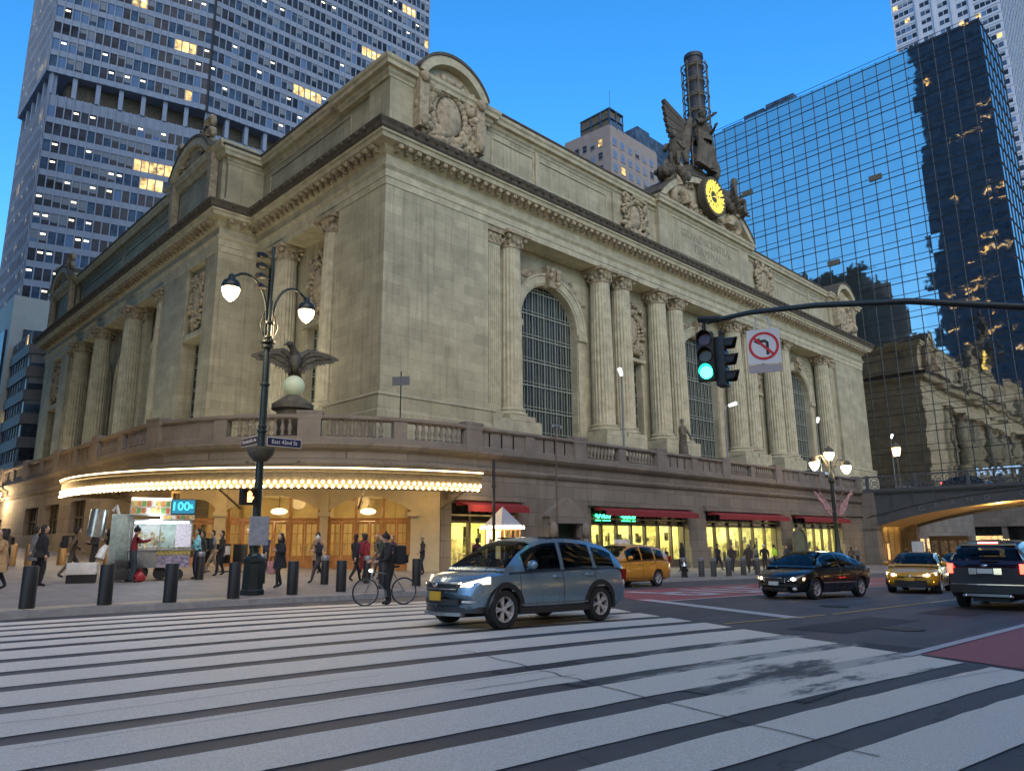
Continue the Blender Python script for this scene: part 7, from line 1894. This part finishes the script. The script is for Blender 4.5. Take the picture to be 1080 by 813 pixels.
    def side_y(x,z):
        h=ringpts(x)
        for (ya,za),(yb,zb2) in zip(h[2:-2],h[3:-1]):
            if za<=z<=zb2: return ya+(yb-ya)*(z-za)/max(1e-6,zb2-za)
        return h[3][0] if z<h[3][1] else h[8][0]
    tw=.095 if sp.get('clad') else .035
    for wx in wheels:
        for s_ in (1,-1):
            b=MB(); vs=[]; n=28
            for i in range(n+1):
                a=R(-12+204*i/n)
                for rr,of in ((wr+.035,-.05),(wr+.04,.012),(wr+.04+tw,.014),(wr+.045+tw,.0)):
                    x_,z_=wx+rr*math.cos(a),wr+rr*math.sin(a); vs.append((x_,s_*(side_y(x_,z_)+of),z_))
            b.add(vs,[(4*i+j,4*i+j+1,4*i+j+5,4*i+j+4) for i in range(n) for j in range(3)]); b.build('arch_trim',M['black_plastic'] if sp.get('clad') else paint,V,smooth=True,angle=50,warp=warp,fix=False)
    # cabin
    cab=sp['cab']; C0,C1=cab[0][0],cab[-1][0]
    def cabpt(x,t):      # t 0 belt .. 1 roof edge
        zt,wt=cat_interp(cab,x)[:2]; zb,zd,w=cat_interp(sp['deck'],x); wb=w*.945; z0=zd-.03; zt=max(zt,z0+.005)
        hh=(zt-z0); tt=t
        y=wb+(min(wt,wb)-wb)*(tt**1.25)*min(1,hh/.35)
        return (x,y,z0+hh*tt)
    def roofpt(x,s2):
        p=cabpt(x,1); rr=sp.get('crown',.05); q=abs(s2); return (x,p[1]*s2,p[2]+rr*(1-q**2.4)*min(1,max(0,(p[2]-cat_interp(sp['deck'],x)[1]))/.3))
    xs=[C0+(C1-C0)*i/96 for i in range(97)]; ts=[0,.2,.4,.6,.8,.93]; ss=[1,.85,.6,.3,0,-.3,-.6,-.85,-1]
    b=MB(); rows=[]
    for x in xs:
        L_=[cabpt(x,t) for t in ts]+[roofpt(x,s2) for s2 in ss]+[(p[0],-p[1],p[2]) for p in [cabpt(x,t) for t in ts][::-1]]; rows.append(L_)
    k_=len(rows[0]); nt_=len(ts); fs2=[]
    for i in range(len(rows)-1):
        xa,xb=xs[i],xs[i+1]
        for j in range(k_-1):
            side=j<nt_-1 or j>=k_-nt_
            jj=j if j<nt_-1 else (k_-2-j)
            if side and jj<4 and any(xa>=a0-.012 and xb<=a1+.012 for (a0,a1,_l,_h) in sp['side']) and ts[jj]>=.0 and ts[jj+1]<=.81: continue
            if (not side) and nt_<=j<k_-nt_-1 and any(xa>=a0-.012 and xb<=a1+.012 for (a0,a1) in (sp['ws'],sp['rw'])): continue
            fs2.append((i*k_+j,i*k_+j+1,(i+1)*k_+j+1,(i+1)*k_+j))
    b.add([p for r_ in rows for p in r_],fs2)
    b.build('roof',[sp.get('roofm',paint)],V,smooth=True,angle=40,warp=warp,fix=False)
    # seats, dashboard, steering wheel
    b=MB(); z1=cat_interp(sp['deck'],0)[1]
    fx_=sp.get('seatx',-.05)
    for sx,ys in ((fx_,(.36,-.36)),(fx_-.85,(.36,0,-.36))):
        for yy in ys: b.box(sx-.12,sx+.02,yy-.22,yy+.22,z1-.3,z1+.22); b.box(sx-.14,sx-.04,yy-.12,yy+.12,z1+.26,z1+.40)
    b.build('seats',M['seat'],V,bevel=.03)
    b=MB(); xd=sp['ws'][1]-.5; b.box(xd,sp['ws'][1]-.12,-.62,.62,z1-.05,z1+.045); b.build('dashboard',M['black_plastic'],V)
    b=MB(); b.tube([(xd-.14+.05*math.cos(R(t*24)),.36+.18*math.sin(R(t*24)),z1+.02+.18*math.cos(R(t*24))) for t in range(16)],.014,6); b.build('steering_wheel',M['black_plastic'],V)
    def patch(pf_,a0,a1,b0,b1,off,nn=10,mm=6,m=0,bb=None):
        """grid between a0..a1 (x) and b0..b1, offset outward from the car middle"""
        vs=[]
        for i in range(nn+1):
            x=a0+(a1-a0)*i/nn
            lo,hi=(b0(x) if callable(b0) else b0),(b1(x) if callable(b1) else b1)
            for j in range(mm+1): vs.append(pf_(x,lo+(hi-lo)*j/mm,off))
        bb.add(vs,[(i*(mm+1)+j,i*(mm+1)+j+1,(i+1)*(mm+1)+j+1,(i+1)*(mm+1)+j) for i in range(nn) for j in range(mm)],m)
    for s_ in (1,-1):
        for (xa,xb,lo,hi) in sp['side']:
            def sp_(x,t,off,s_=s_):
                p=cabpt(x,t); return (p[0],s_*(p[1]+off),p[2]+off*.3)
            b=MB()
            def hi_(x,hi=hi): return hi(x) if callable(hi) else hi
            patch(sp_,xa,xb,lo,hi_,.008,12,6,0,b); b.build('side_window',M['car_glass'],V,smooth=True,angle=60,warp=warp,fix=False)
    def top_(x,s2,off):
        p=roofpt(x,s2); return (p[0]+off*(.6 if x>0 else -.6),p[1],p[2]+off*.9)
    for nm,(xa,xb) in (('windscreen',sp['ws']),('rear_window',sp['rw'])):
        b=MB(); patch(top_,xa,xb,-.90,.90,.020,26,12,0,b); b.build(nm,M['car_glass'],V,smooth=True,angle=60,warp=warp,fix=False)
    # seams and handles
    b=MB()
    def bodypt(x,k2,off=.004):
        h=ringpts(x)[k2]; return (x,h[0]+off,h[1])
    for s_ in (1,-1):
        for dx in sp['seams']:
            pts=[(lambda p:(p[0],s_*p[1],p[2]))(bodypt(dx,k2)) for k2 in (3,4,5,6,7,8)]; b.tube(pts,.006,4)
            p=cabpt(dx,.0); q=cabpt(dx,.9)
        xs2=[sp['seams'][-1]+(sp['seams'][0]-sp['seams'][-1])*i/12 for i in range(13)]
        b.tube([(lambda p:(p[0],s_*p[1],p[2]))(bodypt(x,3)) for x in xs2],.006,4)
        b.tube([(x,s_*(cabpt(x,0)[1]+.01),cabpt(x,0)[2]+.015) for x in [C0+.15+(C1-C0-.3)*i/16 for i in range(17)]],.010,5)
    b.build('door_seams',M['black_plastic'],V,warp=warp)
    for s_ in (1,-1):
        for dx in sp['handles']:
            p=bodypt(dx,7,.01); b=MB(); b.tube([(dx-.1,s_*(p[1]-.01),p[2]-.03),(dx-.08,s_*(p[1]+.03),p[2]-.025),(dx+.08,s_*(p[1]+.03),p[2]-.02),(dx+.1,s_*(p[1]-.01),p[2]-.02)],.014,6); b.build('door_handle',sp.get('handlem',paint),V,smooth=True,angle=60,warp=warp)
        mx_=sp['mirror']; p=cabpt(mx_,.12); b=MB(); b.ball((mx_,s_*(p[1]+.15),p[2]+.10),(.085,.12,.085),12,8); b.tube([(mx_,s_*p[1],p[2]+.02),(mx_,s_*(p[1]+.1),p[2]+.06)],.025,6); b.build('wing_mirror',[paint],V,smooth=True,angle=180,warp=warp)
    # wheels
    tp=sp.get('track',W-.10)
    for wx in wheels:
        for s_ in (1,-1):
            b=MB(); T=Matrix.Translation((wx,s_*tp,wr))@Matrix.Rotation(math.pi/2*(-s_),4,'X'); b.T=T
            b.lathe([(wr*.62,-.11),(wr*.93,-.115),(wr,-.08),(wr,.08),(wr*.95,.11),(wr*.66,.112),(wr*.64,.09),(wr*.60,.05)],0,0,0,36,caps=False)
            tyre=b.build('wheel',M['rubber'],V,smooth=True,angle=40,fix=False)
            b=MB(T); b.lathe([(wr*.66,.095),(wr*.66,.105),(wr*.62,.105),(wr*.60,.06),(wr*.60,.0)],0,0,0,32,caps=False); b.lathe([(wr*.6,.0),(0.01,.0)],0,0,0,20,1,caps=False)
            ns=sp.get('spokes',5)
            for i in range(ns):
                a0=2*math.pi*i/ns
                for da in (-.16,.16) if sp.get('dbl') else (0,):
                    a=a0+da; b.add([( (wr*.10)*math.cos(a0-.5),(wr*.10)*math.sin(a0-.5),.075),((wr*.10)*math.cos(a0+.5),(wr*.10)*math.sin(a0+.5),.075),(wr*.63*math.cos(a+.10),wr*.63*math.sin(a+.10),.09),(wr*.63*math.cos(a-.10),wr*.63*math.sin(a-.10),.09),((wr*.10)*math.cos(a0-.5),(wr*.10)*math.sin(a0-.5),.03),((wr*.10)*math.cos(a0+.5),(wr*.10)*math.sin(a0+.5),.03),(wr*.63*math.cos(a+.10),wr*.63*math.sin(a+.10),.05),(wr*.63*math.cos(a-.10),wr*.63*math.sin(a-.10),.05)],[(0,1,2,3),(0,4,5,1),(1,5,6,2),(3,2,6,7),(0,3,7,4)])
            b.lathe([(wr*.16,.05),(wr*.15,.09),(0,.095)],0,0,0,14)
            b.build('rim',[M['alloy'],M['black_metal']],tyre,smooth=True,angle=30,fix=False)
    # front and rear details (boxes in car frame)
    for (nm,shape,m_,pts) in sp['parts']:
        for pt in pts:
            (x0,x1,y0,y1,z0,z1)=pt[:6]; b=MB(); 
            if shape=='wedge':
                zc0,zc1,dx=pt[6:9]; nn=8; vs=[]
                for i in range(nn+1):
                    t=i/nn; y=y0+(y1-y0)*t; a_,c_=z0+(zc0-z0)*t,z1+(zc1-z1)*t; vs+=[(x0-dx*t,y,a_),(x1-dx*t,y,a_),(x1-dx*t-.05,y,c_),(x0-dx*t,y,c_)]
                b.add(vs,[(4*i+j,4*i+4+j,4*i+4+(j+1)%4,4*i+(j+1)%4) for i in range(nn) for j in range(4)]+[(0,1,2,3),(4*nn+3,4*nn+2,4*nn+1,4*nn)]); b.build(nm,m_,V,warp=warp,smooth=True,angle=50); continue
            if shape=='box':
                n=6
                for i in range(n): 
                    ya=y0+(y1-y0)*i/n; yb=y0+(y1-y0)*(i+1)/n; b.box(x0,x1,ya,yb,z0,z1)
                b2=MB(); nn=8; vs=[]
                for i in range(nn+1):
                    y=y0+(y1-y0)*i/nn; vs+=[(x0,y,z0),(x1,y,z0),(x1,y,z1),(x0,y,z1)]
                b2.add(vs,[(4*i+j,4*i+4+j,4*i+4+(j+1)%4,4*i+(j+1)%4) for i in range(nn) for j in range(4)]+[(0,1,2,3),(4*nn+3,4*nn+2,4*nn+1,4*nn)]); b=b2
            else:
                b.ball(((x0+x1)/2,(y0+y1)/2,(z0+z1)/2),(abs(x1-x0)/2,abs(y1-y0)/2,abs(z1-z0)/2),16,10,0,Matrix.Rotation(R(0),4,'X'))
            b.build(nm,m_,V,warp=warp,smooth=(shape!='box'),angle=60)
    return V
def pair(x0,x1,y0,y1,z0,z1): return [(x0,x1,y0,y1,z0,z1),(x0,x1,-y1,-y0,z0,z1)]
# --- crossover (compact SUV)
suv=dict(wheels=(1.31,-1.31),wr=.345,clad=.36,dbl=True,kf=.50,kr=.16,crown=.045,track=.79,
 deck=[(-2.32,.42,.96,.80),(-2.22,.34,1.02,.86),(-1.9,.27,1.06,.905),(-1.2,.24,1.06,.915),(0,.22,1.03,.915),(.9,.23,1.01,.915),(1.4,.25,.985,.91),(1.85,.27,.93,.89),(2.08,.30,.83,.85),(2.18,.34,.70,.80),(2.22,.40,.60,.74)],
 cab=[(-2.30,1.02,.76),(-2.18,1.13,.73),(-2.02,1.29,.69),(-1.82,1.43,.665),(-1.5,1.53,.65),(-1.0,1.60,.655),(-.4,1.635,.66),(.1,1.615,.655),(.42,1.54,.65),(.8,1.36,.68),(1.15,1.15,.74),(1.34,1.02,.80)],
 ws=(.46,1.27),rw=(-2.20,-1.86),
 side=[(-.18,.78,.10,lambda x:.88 if x<.3 else .88),(-1.12,-.28,.10,.88),(-1.84,-1.22,.16,lambda x:.82)],
 seams=[.92,-.23,-1.17],handles=(-.05,-.98),mirror=.72,
 parts=[])
blue=car_paint('steel_blue_paint',(.20,.30,.38),.5)
sv=dict(suv); sv['parts']=[
 ('grille','box',M['black_plastic'],[(2.12,2.235,-.46,.46,.66,.83)]),('grille_bar','box',M['chrome'],[(2.15,2.255,-.50,.50,.80,.835),(2.16,2.25,-.46,.46,.70,.715)]),
 ('badge','ball',M['chrome'],[(2.22,2.27,-.08,.08,.73,.84)]),
 ('headlight','wedge',M['head_warm'],wpair(2.0,2.20,.50,.88,.745,.80,.80,.93,.16)),('headlight_bulb','ball',M['headlight'],pair(2.02,2.235,.56,.68,.755,.815)),
 ('bumper','wedge',M['black_plastic'],wpair(2.05,2.255,0,.84,.27,.42,.30,.40,.05)),('skid_plate','box',M['grey_metal'],[(2.12,2.275,-.55,.55,.24,.30)]),
 ('fog_light_trim','box',M['chrome'],pair(2.06,2.235,.55,.76,.47,.51)),('lower_grille','box',M['black_plastic'],[(2.12,2.245,-.50,.50,.44,.53)]),
 ('licence_plate','box',M['plate_y'],[(2.24,2.27,-.16,.16,.50,.66)]),
 ('tail_light','box',M['tail_off'],pair(-2.32,-2.12,.77,.868,.80,1.02)),('roof_rail','box',M['black_metal'],pair(-1.0,.2,.60,.63,1.635,1.665)),
 ('side_sill','box',M['black_plastic'],pair(-.95,.95,.87,.925,.25,.36)),('door_trim','box',M['grey_metal'],pair(-.9,.9,.915,.925,.40,.425))]
vehicle('crossover_suv','steel blue crossover with headlights on driving across the crossing in front','car',(11.02,10.95),177.6,sv,blue)
# taxi SUV behind
orange=car_paint('taxi_orange_paint',(.66,.29,.02),.1)
tv=dict(suv); tv['clad']=None; tv['deck']=[(r_[0]*1.08,r_[1],r_[2]+.03,r_[3]) for r_ in suv['deck']]; tv['cab']=[(r_[0]*1.08,r_[1]+.06,r_[2]) for r_ in suv['cab']]; tv['roofm']=orange
tv['parts']=[('tail_light','box',M['tail_off'],pair(-2.50,-2.30,.72,.86,.95,1.25)),('roof_sign','box',M['white'],[(-.2,.1,-.3,.3,1.74,1.92)]),('rear_bumper','box',M['black_plastic'],[(-2.56,-2.4,-.7,.7,.35,.5)])]
vehicle('taxi_suv','orange yellow taxi SUV mostly hidden behind the blue crossover','taxi',(25.5,19.55),180,tv,orange)
# sedan base
sed=dict(wheels=(1.37,-1.37),wr=.325,kf=.42,kr=.22,crown=.04,track=.76,spokes=5,
 deck=[(-2.30,.42,.90,.76),(-2.2,.34,.97,.84),(-1.8,.24,.985,.88),(-1.0,.20,.97,.895),(0,.19,.95,.895),(.9,.20,.93,.895),(1.4,.22,.88,.885),(1.9,.25,.80,.86),(2.15,.28,.72,.81),(2.28,.33,.62,.75),(2.32,.38,.54,.70)],
 cab=[(-1.95,.99,.72),(-1.6,1.12,.66),(-1.15,1.31,.60),(-.8,1.39,.59),(-.2,1.43,.595),(.3,1.41,.59),(.65,1.32,.61),(1.05,1.12,.68),(1.35,.95,.77)],
 ws=(.42,1.25),rw=(-1.80,-.95),side=[(-.10,.88,.12,.86),(-.95,-.2,.12,.86),(-1.42,-1.03,.16,.74)],
 seams=[.98,-.15,-1.02],handles=(.02,-.82),mirror=.85,parts=[])
black=car_paint('black_paint',(.008,.008,.010),.2)
bs=dict(sed); bs['parts']=[('grille','box',M['black_plastic'],[(2.22,2.335,-.33,.33,.50,.64)]),('grille_frame','box',M['chrome'],[(2.25,2.345,-.36,.36,.63,.65),(2.25,2.345,-.36,-.34,.5,.63),(2.25,2.345,.34,.36,.5,.63)]),
 ('headlight','wedge',M['head_warm'],wpair(2.1,2.31,.42,.80,.55,.655,.57,.66,.10)),('headlight_bulb','ball',M['headlight'],pair(2.2,2.33,.48,.62,.56,.65)),('bumper_strip','box',M['black_plastic'],[(2.24,2.37,-.7,.7,.40,.45)]),('lower_grille','box',M['black_metal'],[(2.25,2.345,-.4,.4,.26,.36)]),
 ('fog_light','ball',M['head_off'],pair(2.26,2.35,.52,.64,.27,.37)),('licence_plate','box',M['plate_w'],[(2.33,2.375,-.16,.16,.42,.53)]),('side_strip','box',M['grey_metal'],pair(-1.0,1.0,.893,.905,.48,.52)),('tail_light','box',M['tail_off'],pair(-2.34,-2.16,.60,.80,.72,.92)),('indicator','box',M['amber'],pair(2.1,2.2,.78,.80,.58,.62))]
vehicle('black_sedan','glossy black saloon car with headlights on and white plate waiting at the junction','car',(24.5,10.95),174,bs,black)
yel=car_paint('taxi_yellow_paint',(.66,.33,.015),.1)
ys=dict(sed); ys['parts']=[('grille','box',M['black_plastic'],[(2.22,2.335,-.52,.52,.28,.46)]),('upper_grille','box',M['black_plastic'],[(2.24,2.33,-.42,.42,.56,.60)]),('badge','ball',M['chrome'],[(2.28,2.35,-.07,.07,.56,.65)]),
 ('headlight','wedge',M['head_warm'],wpair(2.1,2.31,.42,.82,.60,.67,.64,.75,.16)),('headlight_bulb','ball',M['headlight'],pair(2.18,2.33,.48,.62,.60,.69)),('licence_plate','box',M['plate_y'],[(2.33,2.375,-.16,.16,.45,.57)]),('front_lip','box',M['black_plastic'],[(2.22,2.37,-.7,.7,.22,.28)]),
 ('roof_advert','box',M['white'],[(-.5,-.1,-.18,.18,1.46,1.86)]),('side_strip','box',M['black_plastic'],pair(-1.0,1.0,.893,.905,.48,.54)),('tail_light','box',M['tail_off'],pair(-2.34,-2.16,.60,.80,.72,.92)),('indicator','box',M['amber'],pair(2.18,2.28,.62,.72,.40,.44))]
vehicle('yellow_taxi','yellow saloon taxi with a pointed roof advert between the black saloon and dark red SUV','taxi',(31.4,9.9),189,ys,yel)
white=car_paint('silver_paint',(.42,.43,.45),.5)
ws_=dict(sed); ws_['parts']=[('headlight','box',M['headlight'],pair(2.14,2.30,.44,.70,.55,.66)),('grille','box',M['black_plastic'],[(2.22,2.335,-.4,.4,.46,.60)]),('licence_plate','box',M['plate_y'],[(2.33,2.375,-.16,.16,.42,.53)])]
vehicle('silver_sedan','silver saloon car mostly hidden behind the yellow taxi','car',(37.6,10.0),184,ws_,white)
# dark red SUV, rear view
dred=car_paint('dark_plum_paint',(.035,.008,.014),.4)
rv=dict(suv); rv['wr']=.37; rv['deck']=[(r_[0]*1.04,r_[1],r_[2]+.06,r_[3]*1.04) for r_ in suv['deck']]; rv['cab']=[(r_[0]*1.04,r_[1]+.10,r_[2]*1.03) for r_ in suv['cab']]; rv['kr']=.10; rv['rw']=(-2.28,-1.95)
rv['parts']=[('tail_light','box',M['tail_on'],pair(-2.44,-2.30,.74,.86,.90,1.14)),('brake_light','box',glow('brake_strip',(1,.10,.06),10),[(-1.72,-1.62,-.22,.22,1.655,1.69)]),('licence_plate','box',M['plate_w'],[(-2.475,-2.43,-.17,.17,.90,1.02)]),('plate_surround','box',M['chrome'],pair(-2.47,-2.42,.19,.36,.88,1.03)),
 ('badge','ball',M['chrome'],[(-2.48,-2.42,-.08,.08,1.06,1.13)]),('rear_bumper','box',M['black_plastic'],[(-2.52,-2.34,-.82,.82,.42,.62)]),('chrome_strip','box',M['chrome'],[(-2.53,-2.50,-.80,.80,.62,.645)]),('skid_plate','box',M['grey_metal'],[(-2.54,-2.40,-.5,.5,.34,.40)]),('exhaust','ball',M['chrome'],pair(-2.58,-2.44,.42,.56,.30,.40)),
 ('rear_wiper','box',M['black_plastic'],[(-2.36,-2.32,-.3,.1,1.20,1.22)]),('spoiler','box',dred,[(-1.84,-1.62,-.62,.62,1.60,1.65)])]
vehicle('dark_red_suv','very dark red SUV seen from behind with glowing brake lights at the right edge','car',(24.5,5.55),3,rv,dred)
vehicle('dark_sedan','dark saloon car at the right edge beyond the dark red SUV','car',(33.2,5.0),2,dict(bs,parts=[('tail_light','box',M['tail_on'],pair(-2.34,-2.16,.60,.80,.72,.92))]),black)
def driver(pos,face,label,jk,z,fwd=-.02):
    f=R(face); c=Vector((pos[0],pos[1],0))+Matrix.Rotation(f,3,'Z')@Vector((fwd,.36,0))
    person(c.x,c.y,face,label,1.72,z=g(pos[0],pos[1])+z,tuck=.40,knee=((.42,.62,.70,.22),(.42,.62,.70,.22)),arms=('fwd','fwd'),jacket=jk,trous=(.02,.02,.03),group='drivers')
driver((11.02,10.95),177.6,'driver of the blue crossover seated behind the wheel in a dark jacket',(.03,.03,.04),.02)
driver((24.5,10.95),174,'driver of the black saloon seated behind the wheel',(.06,.05,.05),-.12)
driver((31.4,9.9),189,'driver of the yellow taxi seated behind the wheel in a grey shirt',(.15,.15,.16),-.12)
# van on the raised road
van=dict(wheels=(1.75,-1.75),wr=.36,kf=.35,kr=.08,crown=.05,track=.86,
 deck=[(-2.95,.45,1.25,.95),(-2.9,.35,1.3,.98),(-2.0,.28,1.3,1.0),(0,.26,1.3,1.0),(1.3,.26,1.26,1.0),(2.0,.28,1.18,.98),(2.6,.32,1.02,.93),(2.85,.38,.80,.86),(2.92,.45,.65,.8)],
 cab=[(-2.95,2.2,.86),(-2.85,2.42,.84),(-2.0,2.48,.84),(0,2.48,.84),(.9,2.44,.83),(1.3,2.28,.82),(1.9,1.70,.86),(2.35,1.25,.9)],
 ws=(1.28,2.25),rw=(-2.94,-2.86),side=[(.75,1.75,.12,.80)],seams=[1.85,.65,-.7],handles=(.8,-.6),mirror=1.8,
 parts=[('headlight','box',M['head_off'],pair(2.6,2.86,.62,.82,.78,.98)),('grille','box',M['black_plastic'],[(2.8,2.95,-.5,.5,.62,.80)]),('bumper','box',M['black_plastic'],[(2.8,3.0,-.85,.85,.36,.55)]),('tail_light','box',M['tail_off'],pair(-3.0,-2.9,.84,.92,1.0,1.5))])
vehicle('white_van','white panel van driving on the raised road behind the balustrade near the bridge','van',(80.5,34.6,6.32),0,van,car_paint('white_van_paint',(.62,.63,.66),.0))
vehicle('dark_car','dark car on the arch bridge behind its railing','car',(85.5,21.5,6.33),-92,dict(sed,parts=[('tail_light','box',M['tail_on'],pair(-2.34,-2.16,.60,.80,.72,.92))]),car_paint('dark_blue_paint',(.02,.022,.04),.3))
# ================================================================== LIGHTS, SKY, CAMERA
def point(loc,e,col=(1,.66,.30),s=.4,nm='canopy_light'):
    li=bpy.data.lights.new(nm,'POINT'); li.energy=e; li.color=col; li.shadow_soft_size=s; o=bpy.data.objects.new(nm,li); C.objects.link(o); o.location=loc; o['kind']='structure'; return o
for a in (272,258,244,230,216,202,186): point((25.5+13.9*math.cos(R(a)),42.4+13.9*math.sin(R(a)),3.75),30)
for (x,y,z) in ((9.2,47,4.4),(9.2,56,4.6)): point((x,y,z),150,(1,.66,.30),.8,'west_wall_fill')  # added fill lamps without fixtures, warming the west wall beyond the canopy
for u in (3.9,8.5):
    p=FE@Vector((u,-2.4,2.7)); point(tuple(p),80,nm='lobby_light')
p=FE@Vector((.4,-2.4,2.7)); point(tuple(p),22,nm='lobby_light')
for (x,e) in ((27.3,45),(39,70),(44.5,70),(52.5,70),(58.5,70),(66.5,60),(72,60)): point((x,31.9,2.4+g(x,31)*.6),e*1.0,(1,.80,.34),.5,'shop_lamp')
for y in (26,19,12,4): point((86,y,4.6),330,(1,.62,.22),.5,'underpass_light')
point((11.9,72.9,5.0),500,(1,.7,.38),.2,'lantern_light')
for (x,y,z) in ((59.0,24.9,7.9),): point((x,y,z),140,(1,.72,.4),.4,'lamp_light')
# terrace floodlights washing the fronts
def spot(loc,tgt,e,ang,col,nm='floodlight'):
    li=bpy.data.lights.new(nm,'SPOT'); li.energy=e; li.color=col; li.spot_size=R(ang); li.spot_blend=.9; li.shadow_soft_size=.6; o=bpy.data.objects.new(nm,li); C.objects.link(o); o.location=loc
    o.rotation_euler=(Vector(tgt)-Vector(loc)).to_track_quat('-Z','Y').to_euler(); o['kind']='structure'
FLOOD=(1,.93,.70)
for x in (33,49,62,75,88,101,114): spot((x,31.2,8.2),(x,43,21),700,110,FLOOD)
for y in (49,62,75,90,105,120): spot((15.5,y,8.2),(27,y,20),900,110,(1,.89,.66))
for (p_,t_,e_) in (((19,47,8.2),(27,64.5,20),1500),((20,50,8.2),(29,56,20),700)): spot(p_,t_,e_,100,(1,.90,.66))  # two further spots, added to brighten the dim west return and corner
w=bpy.data.worlds.new('World'); S.world=w; w.use_nodes=True; nt=w.node_tree; bg=nt.nodes['Background']
sk=nt.nodes.new('ShaderNodeTexSky'); sk.sky_type='NISHITA'; sk.sun_disc=False
SUNEL,SUNAZ=R(18),R(225)     # azimuth measured from +Y clockwise
sk.sun_elevation=SUNEL; sk.sun_rotation=SUNAZ; sk.air_density=1.0; sk.dust_density=.2; sk.ozone_density=4.0
hs=nt.nodes.new('ShaderNodeHueSaturation'); hs.inputs['Saturation'].default_value=1.24
nt.links.new(sk.outputs[0],hs.inputs['Color']); nt.links.new(hs.outputs[0],bg.inputs['Color']); bg.inputs['Strength'].default_value=.15
su=bpy.data.lights.new('sun','SUN'); su.energy=1.0; su.angle=R(60); su.color=(1,.82,.58); so=bpy.data.objects.new('sun',su); C.objects.link(so)
el,az=R(38),R(207); d=Vector((math.sin(az)*math.cos(el),math.cos(az)*math.cos(el),math.sin(el))); so.rotation_euler=d.to_track_quat('Z','Y').to_euler(); so['kind']='structure'
cam=bpy.data.cameras.new('camera'); co=bpy.data.objects.new('camera',cam); C.objects.link(co); S.camera=co
cam.sensor_fit='HORIZONTAL'; cam.sensor_width=36; cam.lens=777.4/1080*36; cam.clip_end=8000; cam.clip_start=.05
co.location=(0,0,1.5)
RW_=((0.715596931,0.140390788,0.684259789),(-0.698474444,0.154167783,0.698831701),(-0.007381281,-0.978019796,0.208381370))
Mx=Matrix(((RW_[0][0],-RW_[0][1],-RW_[0][2]),(RW_[1][0],-RW_[1][1],-RW_[1][2]),(RW_[2][0],-RW_[2][1],-RW_[2][2])))
co.rotation_euler=Mx.to_euler()
vs_=S.view_settings; S.display_settings.display_device='sRGB'; vs_.view_transform='Standard'; vs_.look='None'; vs_.exposure=1.22; vs_.gamma=1
S.render.engine='CYCLES'; S.render.resolution_x=1024; S.render.resolution_y=770
S.cycles.max_bounces=6; S.cycles.transparent_max_bounces=12; S.cycles.sample_clamp_indirect=6; S.cycles.sample_clamp_direct=0
